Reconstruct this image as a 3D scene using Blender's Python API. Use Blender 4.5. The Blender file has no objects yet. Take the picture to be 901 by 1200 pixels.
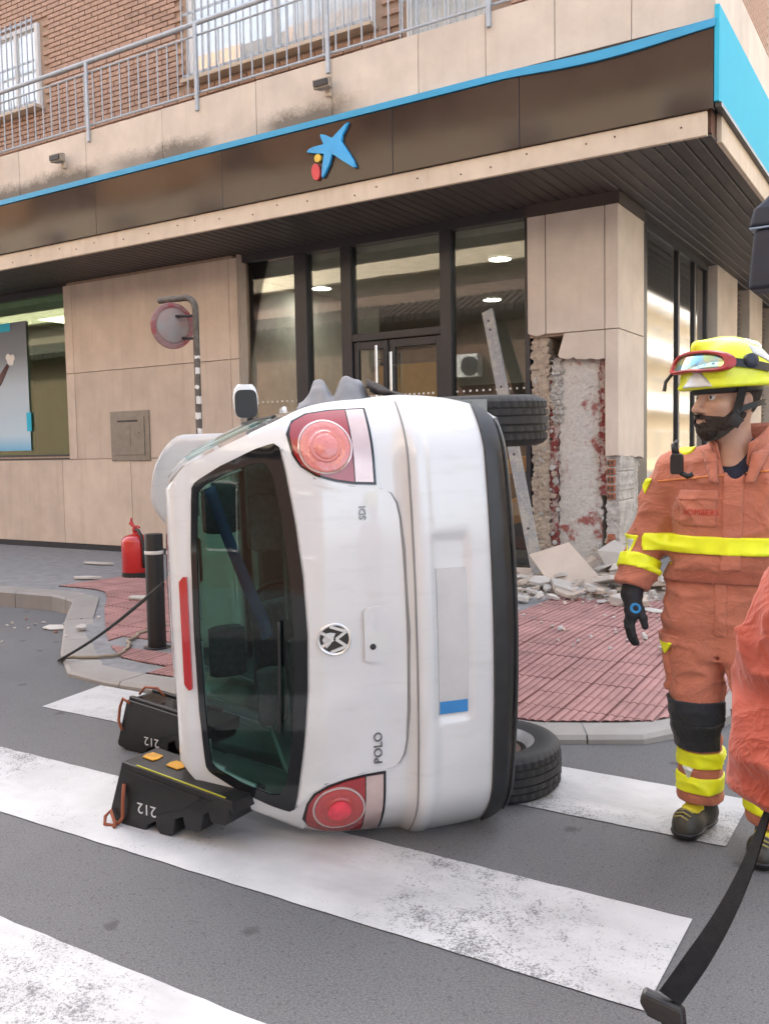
import bpy, bmesh, math, random
import numpy as np
from mathutils import Vector, Matrix

random.seed(7)
rng = np.random.default_rng(7)
S = bpy.context.scene
R = math.radians

# ------------------------------------------------------------------ camera
cam_data = bpy.data.cameras.new("camera")
cam_data.sensor_fit = 'HORIZONTAL'
cam_data.sensor_width = 36.0
cam_data.lens = 1058.95 / 901 * 36
cam_data.clip_end = 1500
cam = bpy.data.objects.new("camera", cam_data)
S.collection.objects.link(cam)
yaw, pitch, roll = 0.55411383, -0.06800256, -0.01814798
fw = Vector((-math.sin(yaw) * math.cos(pitch), math.cos(yaw) * math.cos(pitch), math.sin(pitch)))
r0 = Vector((math.cos(yaw), math.sin(yaw), 0))
u0 = r0.cross(fw)
rv = math.cos(roll) * r0 + math.sin(roll) * u0
uv = -math.sin(roll) * r0 + math.cos(roll) * u0
M = Matrix((rv, uv, -fw)).transposed().to_4x4()
M.translation = Vector((0, 0, 1.5))
cam.matrix_world = M
S.camera = cam

# ------------------------------------------------------------------ sky, sun, exposure
SUN_EL, SUN_AZ = R(44), R(-38)          # azimuth from +Y towards +X (negative: from the left, behind the bank)
world = bpy.data.worlds.new("World")
S.world = world
world.use_nodes = True
wn = world.node_tree
wn.nodes.clear()
sky = wn.nodes.new('ShaderNodeTexSky')
sky.sky_type = 'NISHITA'
sky.sun_disc = False
sky.sun_elevation = SUN_EL
sky.sun_rotation = SUN_AZ
sky.air_density = 1.0
sky.dust_density = 4.0
sky.ozone_density = 0.6
hsv = wn.nodes.new('ShaderNodeHueSaturation')
hsv.inputs['Saturation'].default_value = 0.55
bg = wn.nodes.new('ShaderNodeBackground')
bg.inputs['Strength'].default_value = 0.15
wo = wn.nodes.new('ShaderNodeOutputWorld')
wn.links.new(sky.outputs[0], hsv.inputs['Color'])
wn.links.new(hsv.outputs[0], bg.inputs['Color'])
wn.links.new(bg.outputs[0], wo.inputs['Surface'])

sun_data = bpy.data.lights.new("sun", 'SUN')
sun_data.energy = 2.8
sun_data.angle = R(0.5)
sun_data.color = (1.0, 0.94, 0.85)
sun = bpy.data.objects.new("sun", sun_data)
S.collection.objects.link(sun)
to_sun = Vector((math.sin(SUN_AZ) * math.cos(SUN_EL), math.cos(SUN_AZ) * math.cos(SUN_EL), math.sin(SUN_EL)))
sun.rotation_euler = to_sun.to_track_quat('Z', 'Y').to_euler()
sun.location = (-10, 20, 30)

S.view_settings.view_transform = 'Standard'
S.view_settings.look = 'None'
S.view_settings.exposure = 2.38
S.view_settings.gamma = 1.0
S.render.engine = 'CYCLES'
S.cycles.use_denoising = True
S.cycles.max_bounces = 10
S.cycles.diffuse_bounces = 5
S.cycles.transparent_max_bounces = 16
S.cycles.sample_clamp_indirect = 6.0

# ------------------------------------------------------------------ mesh helpers
C = S.collection
LOC = {}                     # thing -> its base location (parts are written in world metres)


class MB:
    """collects geometry for ONE mesh"""

    def __init__(self):
        self.v, self.f, self.m, self.mi = [], [], [], 0

    def add(self, vs, fs):
        o = len(self.v)
        self.v += [tuple(map(float, p)) for p in vs]
        self.f += [tuple(o + i for i in f) for f in fs]
        self.m += [self.mi] * len(fs)
        return self

    def box(self, x0, x1, y0, y1, z0, z1, mat=None):
        p = [(x, y, z) for z in (z0, z1) for y in (y0, y1) for x in (x0, x1)]
        if mat is not None:
            p = [mat @ Vector(q) for q in p]
        return self.add(p, [(0, 2, 3, 1), (4, 5, 7, 6), (0, 1, 5, 4), (2, 6, 7, 3), (0, 4, 6, 2), (1, 3, 7, 5)])

    def loft(self, rings, closed=True, cap=True):
        n = len(rings[0])
        vs = [p for r in rings for p in r]
        fs = []
        m = n if closed else n - 1
        for k in range(len(rings) - 1):
            for i in range(m):
                j = (i + 1) % n
                fs.append((k * n + i, k * n + j, (k + 1) * n + j, (k + 1) * n + i))
        if cap and closed:
            fs.append(tuple(reversed(range(n))))
            fs.append(tuple(range((len(rings) - 1) * n, len(rings) * n)))
        return self.add(vs, fs)

    def tube(self, path, r, n=10, cap=True):
        path = [Vector(p) for p in path]
        rad = r if isinstance(r, (list, tuple)) else [r] * len(path)
        rings = []
        t0 = (path[1] - path[0]).normalized()
        a = t0.orthogonal().normalized()
        for i, p in enumerate(path):
            t = (path[min(i + 1, len(path) - 1)] - path[max(i - 1, 0)]).normalized()
            a = (a - t * a.dot(t)).normalized()
            b = t.cross(a)
            rings.append([p + rad[i] * (math.cos(2 * math.pi * k / n) * a + math.sin(2 * math.pi * k / n) * b) for k in range(n)])
        return self.loft(rings, True, cap)

    def lathe(self, prof, n=32, mat=None, cap=True):
        rings = []
        for (r, z) in prof:
            ring = [Vector((r * math.cos(2 * math.pi * k / n), r * math.sin(2 * math.pi * k / n), z)) for k in range(n)]
            rings.append([mat @ p for p in ring] if mat is not None else ring)
        return self.loft(rings, True, cap)

    def prism(self, poly, fn, d0, d1):
        """poly in 2-D, fn(a,b,d) -> 3-D; extruded from d0 to d1"""
        return self.loft([[fn(a, b, d0) for a, b in poly], [fn(a, b, d1) for a, b in poly]])

    def grid(self, P):
        n, m = len(P), len(P[0])
        return self.add([q for r in P for q in r],
                        [(i * m + j, i * m + j + 1, (i + 1) * m + j + 1, (i + 1) * m + j) for i in range(n - 1) for j in range(m - 1)])


def thing(name, label, cat, loc, group=None):
    o = bpy.data.objects.new(name, None)
    o.empty_display_size = 0.2
    C.objects.link(o)
    o.location = loc
    LOC[o] = Vector(loc)
    o['label'] = label
    o['category'] = cat
    if group:
        o['group'] = group
    return o


def root_of(o):
    while o.parent is not None:
        o = o.parent
    return o


def obj(name, mb, mats, parent=None, smooth=False, bevel=0, seg=2, local=False, recalc=True, auto=None, kind=None, label=None):
    me = bpy.data.meshes.new(name)
    vs = mb.v
    if parent is not None and not local:
        L = LOC.get(root_of(parent), Vector((0, 0, 0)))
        vs = [(p[0] - L[0], p[1] - L[1], p[2] - L[2]) for p in vs]
    me.from_pydata(vs, [], mb.f)
    mats = mats if isinstance(mats, (list, tuple)) else [mats]
    for m in mats:
        me.materials.append(m)
    me.polygons.foreach_set('material_index', mb.m)
    if recalc:
        bm = bmesh.new()
        bm.from_mesh(me)
        bmesh.ops.recalc_face_normals(bm, faces=bm.faces[:])
        bm.to_mesh(me)
        bm.free()
    if smooth:
        me.polygons.foreach_set('use_smooth', [True] * len(me.polygons))
    me.update()
    if auto is not None:
        try:
            me.set_sharp_from_angle(angle=R(auto))
        except Exception:
            pass
    o = bpy.data.objects.new(name, me)
    C.objects.link(o)
    if parent is not None:
        o.parent = parent
    if bevel:
        b = o.modifiers.new('bevel', 'BEVEL')
        b.width = bevel
        b.segments = seg
        b.limit_method = 'ANGLE'
        b.angle_limit = R(40)
        b.harden_normals = False
    if kind:
        o['kind'] = kind
    if label:
        o['label'] = label
    return o


def single(name, mb, mats, label, cat, group=None, **k):
    """a thing that is one mesh; its origin sits at the middle of its base"""
    a = np.array(mb.v)
    L = Vector(((a[:, 0].min() + a[:, 0].max()) / 2, (a[:, 1].min() + a[:, 1].max()) / 2, a[:, 2].min()))
    mb.v = [(p[0] - L[0], p[1] - L[1], p[2] - L[2]) for p in mb.v]
    o = obj(name, mb, mats, None, **k)
    o.location = L
    o['label'] = label
    o['category'] = cat
    if group:
        o['group'] = group
    return o


def place_copy(src, parent, loc, rot=None, scale=None, name=None):
    c = src.copy()
    C.objects.link(c)
    c.parent = parent
    c.location = loc
    if rot is not None:
        c.rotation_euler = rot
    if scale is not None:
        c.scale = scale
    return c


def copy_tree(o, parent=None):
    c = o.copy()
    C.objects.link(c)
    c.parent = parent
    for ch in list(o.children):
        copy_tree(ch, c)
    return c


def text_mesh(body, size, extr=0.001):
    """flat lettering as a mesh: list of 2-D triangles"""
    cu = bpy.data.curves.new('lettering', 'FONT')
    cu.body = body
    cu.size = size
    cu.align_x = 'CENTER'
    cu.align_y = 'CENTER'
    cu.resolution_u = 3
    t = bpy.data.objects.new('lettering', cu)
    C.objects.link(t)
    dg = bpy.context.evaluated_depsgraph_get()
    me = bpy.data.meshes.new_from_object(t.evaluated_get(dg))
    vs = [tuple(v.co) for v in me.vertices]
    fs = [tuple(p.vertices) for p in me.polygons]
    bpy.data.objects.remove(t)
    bpy.data.curves.remove(cu)
    bpy.data.meshes.remove(me)
    return vs, fs


# ------------------------------------------------------------------ materials
class N:
    def __init__(self, name):
        self.m = bpy.data.materials.new(name)
        self.m.use_nodes = True
        self.t = self.m.node_tree
        self.t.nodes.clear()
        self.out = self.t.nodes.new('ShaderNodeOutputMaterial')
        self.b = self.t.nodes.new('ShaderNodeBsdfPrincipled')
        self.link(self.b.outputs[0], self.out.inputs['Surface'])
        self.geo = None

    def link(self, a, b):
        self.t.links.new(a, b)

    def new(self, k):
        return self.t.nodes.new(k)

    def pos(self, scale=(1, 1, 1)):
        if self.geo is None:
            self.geo = self.new('ShaderNodeNewGeometry')
        mp = self.new('ShaderNodeMapping')
        mp.inputs['Scale'].default_value = scale
        self.link(self.geo.outputs['Position'], mp.inputs['Vector'])
        return mp.outputs[0]

    def objpos(self, scale=(1, 1, 1)):
        tc = self.new('ShaderNodeTexCoord')
        mp = self.new('ShaderNodeMapping')
        mp.inputs['Scale'].default_value = scale
        self.link(tc.outputs['Object'], mp.inputs['Vector'])
        return mp.outputs[0]

    def noise(self, scale, detail=4, rough=0.55, vec=None, dist=0):
        n = self.new('ShaderNodeTexNoise')
        n.inputs['Scale'].default_value = scale
        n.inputs['Detail'].default_value = detail
        n.inputs['Roughness'].default_value = rough
        n.inputs['Distortion'].default_value = dist
        self.link(vec if vec is not None else self.pos(), n.inputs['Vector'])
        return n.outputs['Fac']

    def ramp(self, fac, stops):
        r = self.new('ShaderNodeValToRGB')
        el = r.color_ramp.elements
        while len(el) < len(stops):
            el.new(0.5)
        for e, (p, c) in zip(el, stops):
            e.position = p
            e.color = (c, c, c, 1) if isinstance(c, (int, float)) else (*c, 1)
        self.link(fac, r.inputs[0])
        return r.outputs[0]

    def mix(self, fac, a, b, mode='MIX'):
        x = self.new('ShaderNodeMix')
        x.data_type = 'RGBA'
        x.blend_type = mode
        for s, v in (('Factor', fac), ('A', a), ('B', b)):
            sock = [i for i in x.inputs if i.name == s and (i.type == 'RGBA' if s != 'Factor' else i.type == 'VALUE')][0]
            if isinstance(v, (int, float)):
                sock.default_value = v
            elif isinstance(v, tuple):
                sock.default_value = (*v, 1)
            else:
                self.link(v, sock)
        return [o for o in x.outputs if o.type == 'RGBA'][0]

    def math(self, op, a, b=0.0):
        x = self.new('ShaderNodeMath')
        x.operation = op
        for i, v in enumerate((a, b)):
            if isinstance(v, (int, float)):
                x.inputs[i].default_value = v
            else:
                self.link(v, x.inputs[i])
        return x.outputs[0]

    def bump(self, h, strength=0.3, dist=0.01):
        b = self.new('ShaderNodeBump')
        b.inputs['Strength'].default_value = strength
        b.inputs['Distance'].default_value = dist
        self.link(h, b.inputs['Height'])
        self.link(b.outputs[0], self.b.inputs['Normal'])

    def set(self, **k):
        for n, v in k.items():
            s = self.b.inputs[n.replace('_', ' ')]
            if isinstance(v, tuple):
                s.default_value = (*v, 1)
            elif isinstance(v, (int, float)):
                s.default_value = v
            else:
                self.link(v, s)
        return self


def mat(name, col, rough=0.6, metal=0.0, coat=0.0, var=0.12, nscale=6.0, bump=0.0, bscale=60.0, rand=0.0, spec=0.5):
    n = N(name)
    f = n.noise(nscale, 5)
    lo = tuple(max(0, c * (1 - var)) for c in col)
    hi = tuple(min(1, c * (1 + var)) for c in col)
    c = n.mix(n.ramp(f, [(0.3, 0.0), (0.7, 1.0)]), lo, hi)
    if rand:
        oi = n.new('ShaderNodeObjectInfo')
        v = n.new('ShaderNodeHueSaturation')
        n.link(n.math('ADD', n.math('MULTIPLY', oi.outputs['Random'], 2 * rand), 1 - rand), v.inputs['Value'])
        n.link(c, v.inputs['Color'])
        c = v.outputs[0]
    rr = n.math('ADD', n.math('MULTIPLY', f, 0.15), rough - 0.075)
    n.set(Base_Color=c, Roughness=rr, Metallic=metal, Coat_Weight=coat, Coat_Roughness=0.04)
    n.b.inputs['Specular IOR Level'].default_value = spec
    if bump:
        n.bump(n.noise(bscale, 4), bump, 0.004)
    return n.m


def glass_mat(name, tint=(0.8, 0.85, 0.82), ior=1.5, rough=0.0, gain=1.0):
    n = N(name)
    n.t.nodes.remove(n.b)
    tr = n.new('ShaderNodeBsdfTransparent')
    tr.inputs[0].default_value = (*tint, 1)
    gl = n.new('ShaderNodeBsdfGlossy')
    gl.inputs['Roughness'].default_value = rough
    gl.inputs['Color'].default_value = (1, 1, 1, 1)
    fr = n.new('ShaderNodeFresnel')
    fr.inputs['IOR'].default_value = ior
    mx = n.new('ShaderNodeMixShader')
    n.link(n.math('MULTIPLY', fr.outputs[0], gain), mx.inputs[0])
    n.link(tr.outputs[0], mx.inputs[1])
    n.link(gl.outputs[0], mx.inputs[2])
    n.link(mx.outputs[0], n.out.inputs['Surface'])
    # very slight waviness of the panes
    bp = n.new('ShaderNodeBump')
    bp.inputs['Strength'].default_value = 0.02
    bp.inputs['Distance'].default_value = 0.02
    n.link(n.noise(1.2, 1), bp.inputs['Height'])
    n.link(bp.outputs[0], gl.inputs['Normal'])
    return n.m


def asphalt_mat():
    n = N('asphalt')
    big = n.noise(0.7, 4)
    mid = n.noise(9, 5)
    fine = n.noise(160, 3, 0.7)
    grit = n.new('ShaderNodeTexVoronoi')
    grit.inputs['Scale'].default_value = 130
    n.link(n.pos(), grit.inputs['Vector'])
    c = n.mix(n.ramp(big, [(0.35, 0.0), (0.65, 1.0)]), (0.086, 0.086, 0.088), (0.118, 0.117, 0.118))
    c = n.mix(n.ramp(mid, [(0.35, 0.25), (0.7, 0.0)]), c, (0.08, 0.08, 0.085))
    c = n.mix(n.ramp(fine, [(0.42, 0.0), (0.72, 0.55)]), c, (0.26, 0.26, 0.26))
    c = n.mix(n.ramp(grit.outputs['Color'], [(0.80, 0.0), (0.9, 0.45)]), c, (0.04, 0.04, 0.042))
    # old oil spots
    v = n.new('ShaderNodeTexVoronoi')
    v.voronoi_dimensions = '2D'
    v.inputs['Scale'].default_value = 1.5
    v.inputs['Randomness'].default_value = 1.0
    n.link(n.pos(), v.inputs['Vector'])
    d = n.math('ADD', v.outputs['Distance'], n.math('ADD', n.math('MULTIPLY', n.noise(20, 5, 0.7), 0.16), -0.055))
    c = n.mix(n.ramp(d, [(0.045, 0.7), (0.075, 0.0)]), c, (0.05, 0.048, 0.047))
    n.set(Base_Color=c, Roughness=0.86)
    n.bump(n.math('ADD', fine, n.math('MULTIPLY', mid, 0.5)), 0.5, 0.006)
    return n.m


def paint_mat():
    n = N('road_paint')
    wear = n.noise(1.1, 3)
    fine = n.noise(130, 4, 0.8)
    mid = n.noise(16, 4, 0.6)
    sy = n.new('ShaderNodeSeparateXYZ')
    n.link(n.pos(), sy.inputs[0])
    keep = n.new('ShaderNodeMapRange')      # the stripe nearest the kerb lane is less worn
    keep.inputs['From Min'].default_value = 1.9
    keep.inputs['From Max'].default_value = 2.2
    keep.inputs['To Min'].default_value = -0.07
    keep.inputs['To Max'].default_value = 0.015
    n.link(sy.outputs['Y'], keep.inputs['Value'])
    wear = n.math('ADD', wear, keep.outputs[0])
    x = n.math('ADD', n.math('MULTIPLY', wear, 0.85), n.math('ADD', n.math('MULTIPLY', fine, 0.9), n.math('MULTIPLY', mid, 0.3)))
    k = n.ramp(x, [(0.30, 0.0), (0.31, 0.0), (0.5, 0.0)])
    k = n.new('ShaderNodeMapRange')
    k.inputs['From Min'].default_value = 1.13
    k.inputs['From Max'].default_value = 1.19
    n.link(x, k.inputs['Value'])
    c = n.mix(n.ramp(n.noise(3.5, 5), [(0.3, 0.0), (0.7, 1.0)]), (0.44, 0.44, 0.44), (0.56, 0.56, 0.56))
    grime = n.ramp(n.noise(0.9, 5, 0.65, n.pos((0.6, 2.2, 1))), [(0.48, 0.0), (0.72, 0.55)])
    c = n.mix(grime, c, (0.22, 0.22, 0.22))
    c = n.mix(n.math('MULTIPLY', k.outputs[0], 0.82), c, (0.10, 0.10, 0.105))
    n.set(Base_Color=c, Roughness=0.75)
    n.bump(n.math('ADD', fine, n.math('MULTIPLY', k.outputs[0], -0.8)), 0.35, 0.004)
    return n.m


def stone_mat(name, col, stain=0.0, streak=0.4, rand=0.06):
    n = N(name)
    a = n.noise(2.3, 6, 0.6)
    b = n.noise(1.6, 4, 0.6, n.pos((5, 5, 0.5)))
    f = n.noise(90, 3, 0.7)
    c = n.mix(n.ramp(a, [(0.3, 0.0), (0.7, 1.0)]), tuple(x * 0.84 for x in col), tuple(min(1, x * 1.08) for x in col))
    c = n.mix(n.math('MULTIPLY', n.ramp(b, [(0.5, 0.0), (0.75, 1.0)]), streak), c, tuple(x * y for x, y in zip(col, (0.72, 0.66, 0.58))))
    c = n.mix(n.math('MULTIPLY', n.ramp(f, [(0.45, 0.0), (0.7, 1.0)]), 0.25), c, tuple(x * 0.8 for x in col))
    oi = n.new('ShaderNodeObjectInfo')
    v = n.new('ShaderNodeHueSaturation')
    n.link(n.math('ADD', n.math('MULTIPLY', oi.outputs['Random'], 2 * rand), 1 - rand), v.inputs['Value'])
    n.link(c, v.inputs['Color'])
    c = v.outputs[0]
    if stain:
        # black mould that creeps up from the strip at the foot of the parapet, in two long patches
        sp = n.new('ShaderNodeSeparateXYZ')
        n.link(n.pos(), sp.inputs[0])
        edge = n.math('ADD', n.math('MULTIPLY', n.noise(3.0, 6, 0.7), 0.85), n.math('MULTIPLY', n.noise(34, 4, 0.75), 0.6))
        h = n.math('SUBTRACT', 5.17, sp.outputs['Z'])          # >0 low down
        xx = n.math('MULTIPLY', n.math('SUBTRACT', -4.9, sp.outputs['X']), 1.0)
        mx = n.new('ShaderNodeMapRange')
        mx.inputs['From Min'].default_value = 0.0
        mx.inputs['From Max'].default_value = 0.5
        n.link(xx, mx.inputs['Value'])
        big = n.ramp(n.noise(0.55, 2, 0.5, n.pos((1, 1, 0.2))), [(0.42, 0.0), (0.56, 1.0)])
        k = n.math('ADD', n.math('MULTIPLY', h, 3.2), n.math('SUBTRACT', edge, 0.80))
        kk = n.new('ShaderNodeMapRange')
        kk.inputs['From Min'].default_value = 0.0
        kk.inputs['From Max'].default_value = 0.45
        n.link(k, kk.inputs['Value'])
        fac = n.math('MULTIPLY', n.math('MULTIPLY', kk.outputs[0], mx.outputs[0]), n.math('ADD', n.math('MULTIPLY', big, 0.95), 0.18))
        c = n.mix(n.math('MULTIPLY', fac, stain), c, (0.10, 0.082, 0.06))
    n.set(Base_Color=c, Roughness=0.72)
    n.bump(n.math('ADD', f, a), 0.12, 0.003)
    return n.m


M_ = {}
M_['asphalt'] = asphalt_mat()
M_['paint'] = paint_mat()
STONE = (0.60, 0.495, 0.405)
M_['stone'] = stone_mat('stone_cladding', STONE)
M_['stone_pillar'] = stone_mat('pillar_stone', (0.62, 0.54, 0.465), 0, 0.2)
M_['parapet'] = stone_mat('parapet_render', (0.66, 0.57, 0.475), stain=0.75, streak=0.25)
M_['band'] = stone_mat('fascia_edge', (0.64, 0.53, 0.41), 0, 0.5)
M_['brick'] = mat('brick_clay', (0.41, 0.27, 0.20), 0.85, var=0.18, nscale=25, bump=0.3, bscale=90, rand=0.16)
M_['mortar'] = mat('mortar', (0.38, 0.28, 0.21), 0.95, var=0.15, nscale=30)
M_['brown'] = mat('brown_gloss_panel', (0.042, 0.024, 0.017), 0.10, coat=0.0, var=0.15, nscale=2, spec=0.38)
M_['blue'] = mat('blue_trim', (0.03, 0.33, 0.58), 0.35, var=0.05)
M_['cyan'] = mat('cyan_sign_panel', (0.06, 0.46, 0.64), 0.7, var=0.03, spec=0.08)
M_['soffit'] = mat('soffit_slat', (0.060, 0.048, 0.043), 0.5, var=0.08, rand=0.08)
M_['dark'] = mat('dark_frame', (0.030, 0.030, 0.034), 0.4, var=0.1)
M_['black'] = mat('black_plastic', (0.012, 0.012, 0.013), 0.45, var=0.2, bump=0.08, bscale=200)
M_['rubber'] = mat('tyre_rubber', (0.022, 0.022, 0.023), 0.72, var=0.25, nscale=20, bump=0.1, bscale=150)
M_['glass'] = glass_mat('window_glass', (0.86, 0.89, 0.87), 1.55, gain=1.15, rough=0.015)
M_['glass_clear'] = glass_mat('flat_window_glass', (0.97, 0.98, 0.98), 1.45, gain=0.5)
M_['glass_side'] = glass_mat('side_window_glass', (0.80, 0.83, 0.80), 1.6, gain=1.6, rough=0.07)
M_['glass_green'] = glass_mat('green_window_glass', (0.74, 0.86, 0.74), 1.5, gain=0.4, rough=0.02)
M_['steel'] = mat('brushed_steel', (0.26, 0.24, 0.21), 0.42, metal=0.7, var=0.1, nscale=12)
M_['chrome'] = mat('chrome', (0.75, 0.75, 0.75), 0.12, metal=1.0, var=0.05)
M_['galv'] = mat('galvanised_rail', (0.42, 0.46, 0.50), 0.5, metal=0.25, var=0.12, nscale=15)
M_['white'] = mat('white_coating', (0.72, 0.71, 0.69), 0.5, var=0.06)
M_['grey_pave'] = mat('grey_pavement', (0.20, 0.20, 0.205), 0.85, var=0.2, nscale=9, bump=0.25, bscale=120, rand=0.08)
M_['kerb'] = stone_mat('kerb_granite', (0.30, 0.28, 0.26), 0, 0.3, 0.1)
M_['red_tile_top'] = mat('pale_tile_rib', (0.35, 0.19, 0.175), 0.85, var=0.2, nscale=5, bump=0.2, bscale=140, rand=0.08)  # ribs in a paler red than the tile body
M_['red_tile'] = mat('red_tile', (0.235, 0.10, 0.09), 0.82, var=0.2, nscale=5, bump=0.2, bscale=140, rand=0.10)
M_['inner'] = mat('interior_wall', (0.62, 0.62, 0.58), 0.8)
M_['inner_dark'] = mat('interior_dark', (0.07, 0.05, 0.04), 0.6)
M_['inner_floor'] = mat('interior_floor', (0.22, 0.19, 0.16), 0.4)
# ------------------------------------------------------------------ ground
mb = MB()
mb.add([(-400, -400, 0), (400, -400, 0), (400, 400, 0), (-400, 400, 0)], [(0, 1, 2, 3)])
road = obj('road', mb, M_['asphalt'], kind='structure')
for (x0, x1, xr0, xr1, y0, y1) in ((-5.1, -0.66, 0, 0, 1.19, 1.755), (-4.75, -0.645, 0, 0, 2.305, 2.846), (-4.62, -0.66, 0, 0, 3.44, 3.955)):
    mb = MB()
    n = 60
    top = [(x0 + (x1 - x0) * i / n, y1 + 0.0015 * math.sin(i * 2.1) + rng.normal() * 0.0012, 0.004) for i in range(n + 1)]
    bot = [(x0 + (x1 - x0) * i / n, y0 + 0.0015 * math.sin(i * 1.7) + rng.normal() * 0.0012, 0.004) for i in range(n + 1)]
    if y0 > 3:
        bot[0] = (x0 + 0.05, y0, 0.004)
        top[0] = (x0 - 0.03, y1, 0.004)
    mb.add(bot + top, [(i, i + 1, n + 2 + i, n + 1 + i) for i in range(n)])
    obj('crosswalk_stripe', mb, M_['paint'], road, recalc=False)

KP = [(-40, 5.45), (-9, 5.58), (-7.35, 5.70), (-6.95, 5.62), (-6.45, 5.12), (-5.6, 4.40), (-5.05, 4.02), (-4.62, 3.965), (-4.0, 3.99), (-2.8, 4.08), (-1.75, 4.20), (-1.25, 4.46), (-0.98, 4.85), (-0.86, 5.4), (-0.82, 6.2), (-0.80, 12), (-0.80, 60)]


def kerb_y(x):
    return float(np.interp(x, [p[0] for p in KP[:15]], [p[1] for p in KP[:15]]))


def sstep(t):
    t = min(1, max(0, t))
    return t * t * (3 - 2 * t)


def pave_z(x, y):
    low = 0.035 + 0.085 * sstep((y - 4.1) / 2.4)
    high = 0.155 - 0.035 * sstep((y - 5.8) / 3)
    k = sstep((x + 7.3) / 1.1)
    return low * k + high * (1 - k)


mb = MB()
xs = [-40, -30, -20, -14] + [-12 + 0.1 * i for i in range(112)] + [-0.86]
rows = []
for x in xs:
    y0 = kerb_y(x) + 0.03
    col = []
    for j in range(64):
        y = y0 + (9.6 - y0) * (j / 63)
        col.append((x, y, pave_z(x, y)))
    rows.append(col)
mb.grid(rows)
mb.add([(-3.2, 9.4, 0.118), (-0.83, 9.4, 0.118), (-0.83, 60, 0.118), (-3.2, 60, 0.118)], [(0, 1, 2, 3)])
pavement = obj('pavement', mb, M_['grey_pave'], kind='structure', smooth=True, recalc=False)

# kerb stones along the edge
path = []
for (a, b) in zip(KP[:-1], KP[1:]):
    a, b = Vector(a), Vector(b)
    if (a.x < -13) or b.y > 20:
        if a.x < -13:
            a = Vector((-13, kerb_y(-13)))
        else:
            b = Vector((-0.8, 16))
    n = max(1, int((b - a).length / 0.12))
    path += [a.lerp(b, i / n) for i in range(n)]
path.append(Vector((-0.8, 16)))
acc, cut = 0.0, [0]
for i in range(1, len(path)):
    acc += (path[i] - path[i - 1]).length
    if acc > 0.72:
        cut.append(i)
        acc = 0
for i0, i1 in zip(cut[:-1], cut[1:]):
    seg = path[i0:i1 + 1]
    rings = []
    for k, p in enumerate(seg):
        q0, q1 = path[max(0, i0 + k - 1)], path[min(len(path) - 1, i0 + k + 1)]
        t = (q1 - q0).normalized()
        nrm = Vector((-t.y, t.x))
        sh = 0.004 if k == 0 else (-0.004 if k == len(seg) - 1 else 0)
        p = p + t * sh
        zt = pave_z(p.x, p.y) + 0.006
        w = 0.24
        rings.append([(p.x, p.y, -0.05), (p.x, p.y, zt - 0.02), (p.x + nrm.x * 0.02, p.y + nrm.y * 0.02, zt), (p.x + nrm.x * w, p.y + nrm.y * w, zt), (p.x + nrm.x * w, p.y + nrm.y * w, -0.05)])
    mb = MB()
    mb.loft(rings)
    obj('kerb_stone', mb, M_['kerb'], pavement)

# ribbed red tiles
TS = 0.25
mb = MB()
h = TS / 2 - 0.004
mb.box(-h, h, -h, h, -0.03, 0.004)
mb.mi = 1
for k in range(5):
    x = -h + (k + 0.5) * (2 * h / 5)
    mb.add([(x - 0.017, -h, 0.004), (x - 0.009, -h, 0.009), (x + 0.009, -h, 0.009), (x + 0.017, -h, 0.004),
            (x - 0.017, h, 0.004), (x - 0.009, h, 0.009), (x + 0.009, h, 0.009), (x + 0.017, h, 0.004)],
           [(0, 1, 5, 4), (1, 2, 6, 5), (2, 3, 7, 6), (0, 3, 2, 1), (4, 5, 6, 7)])
tile0 = obj('tile', mb, [M_['red_tile'], M_['red_tile_top']], pavement, recalc=False)
spots, edge_spots = [], []
for i in range(-31, -3):
    for j in range(16, 36):
        x, y = i * TS + 0.11, j * TS + 0.06
        off = 0.25 if x > -4.4 else 0.44
        cs = [y + dy > kerb_y(x + dx) + off for dx in (-0.12, 0.12) for dy in (-0.12, 0.12)]
        ok = all(cs)
        part_in = any(cs) and not ok
        if x > -1.12:
            ok = part_in = False
        if -5.5 < x < -4.55 and 4.66 < y < 4.98:
            ok = part_in = False                         # grey strip round the bollard
        if x < -3 and y > 6.95:
            ok = part_in = False
        if part_in:
            edge_spots.append((x, y, off))
        if ok:
            spots.append((x, y))
spots.sort(key=lambda p: p[0] ** 2 + p[1] ** 2)
# tiles cut along the grey border
for (x, y, off) in edge_spots:
    bm = bmesh.new()
    bm.from_mesh(tile0.data)
    a = Vector((x - 0.14, kerb_y(x - 0.14) + off, 0))
    b = Vector((x + 0.14, kerb_y(x + 0.14) + off, 0))
    nn = Vector((-(b - a).y, (b - a).x, 0)).normalized()
    r = bmesh.ops.bisect_plane(bm, geom=bm.verts[:] + bm.edges[:] + bm.faces[:], plane_co=(a + b) / 2 - Vector((x, y, 0)), plane_no=nn, clear_inner=True)
    if bm.faces:
        me = bpy.data.meshes.new('tile')
        bm.to_mesh(me)
        for m in tile0.data.materials:
            me.materials.append(m)
        t = bpy.data.objects.new('tile', me)
        C.objects.link(t)
        t.parent = pavement
        sl = (pave_z(x, y + 0.1) - pave_z(x, y - 0.1)) / 0.2
        sx = (pave_z(x + 0.1, y) - pave_z(x - 0.1, y)) / 0.2
        t.location = (x, y, pave_z(x, y) + 0.004)
        t.rotation_euler = (math.atan(sl), -math.atan(sx), 0)
    bm.free()
NT = 300 - len(edge_spots)
rest = MB()
tv, tf = [tuple(v.co) for v in tile0.data.vertices], [tuple(p.vertices) for p in tile0.data.polygons]
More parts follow.
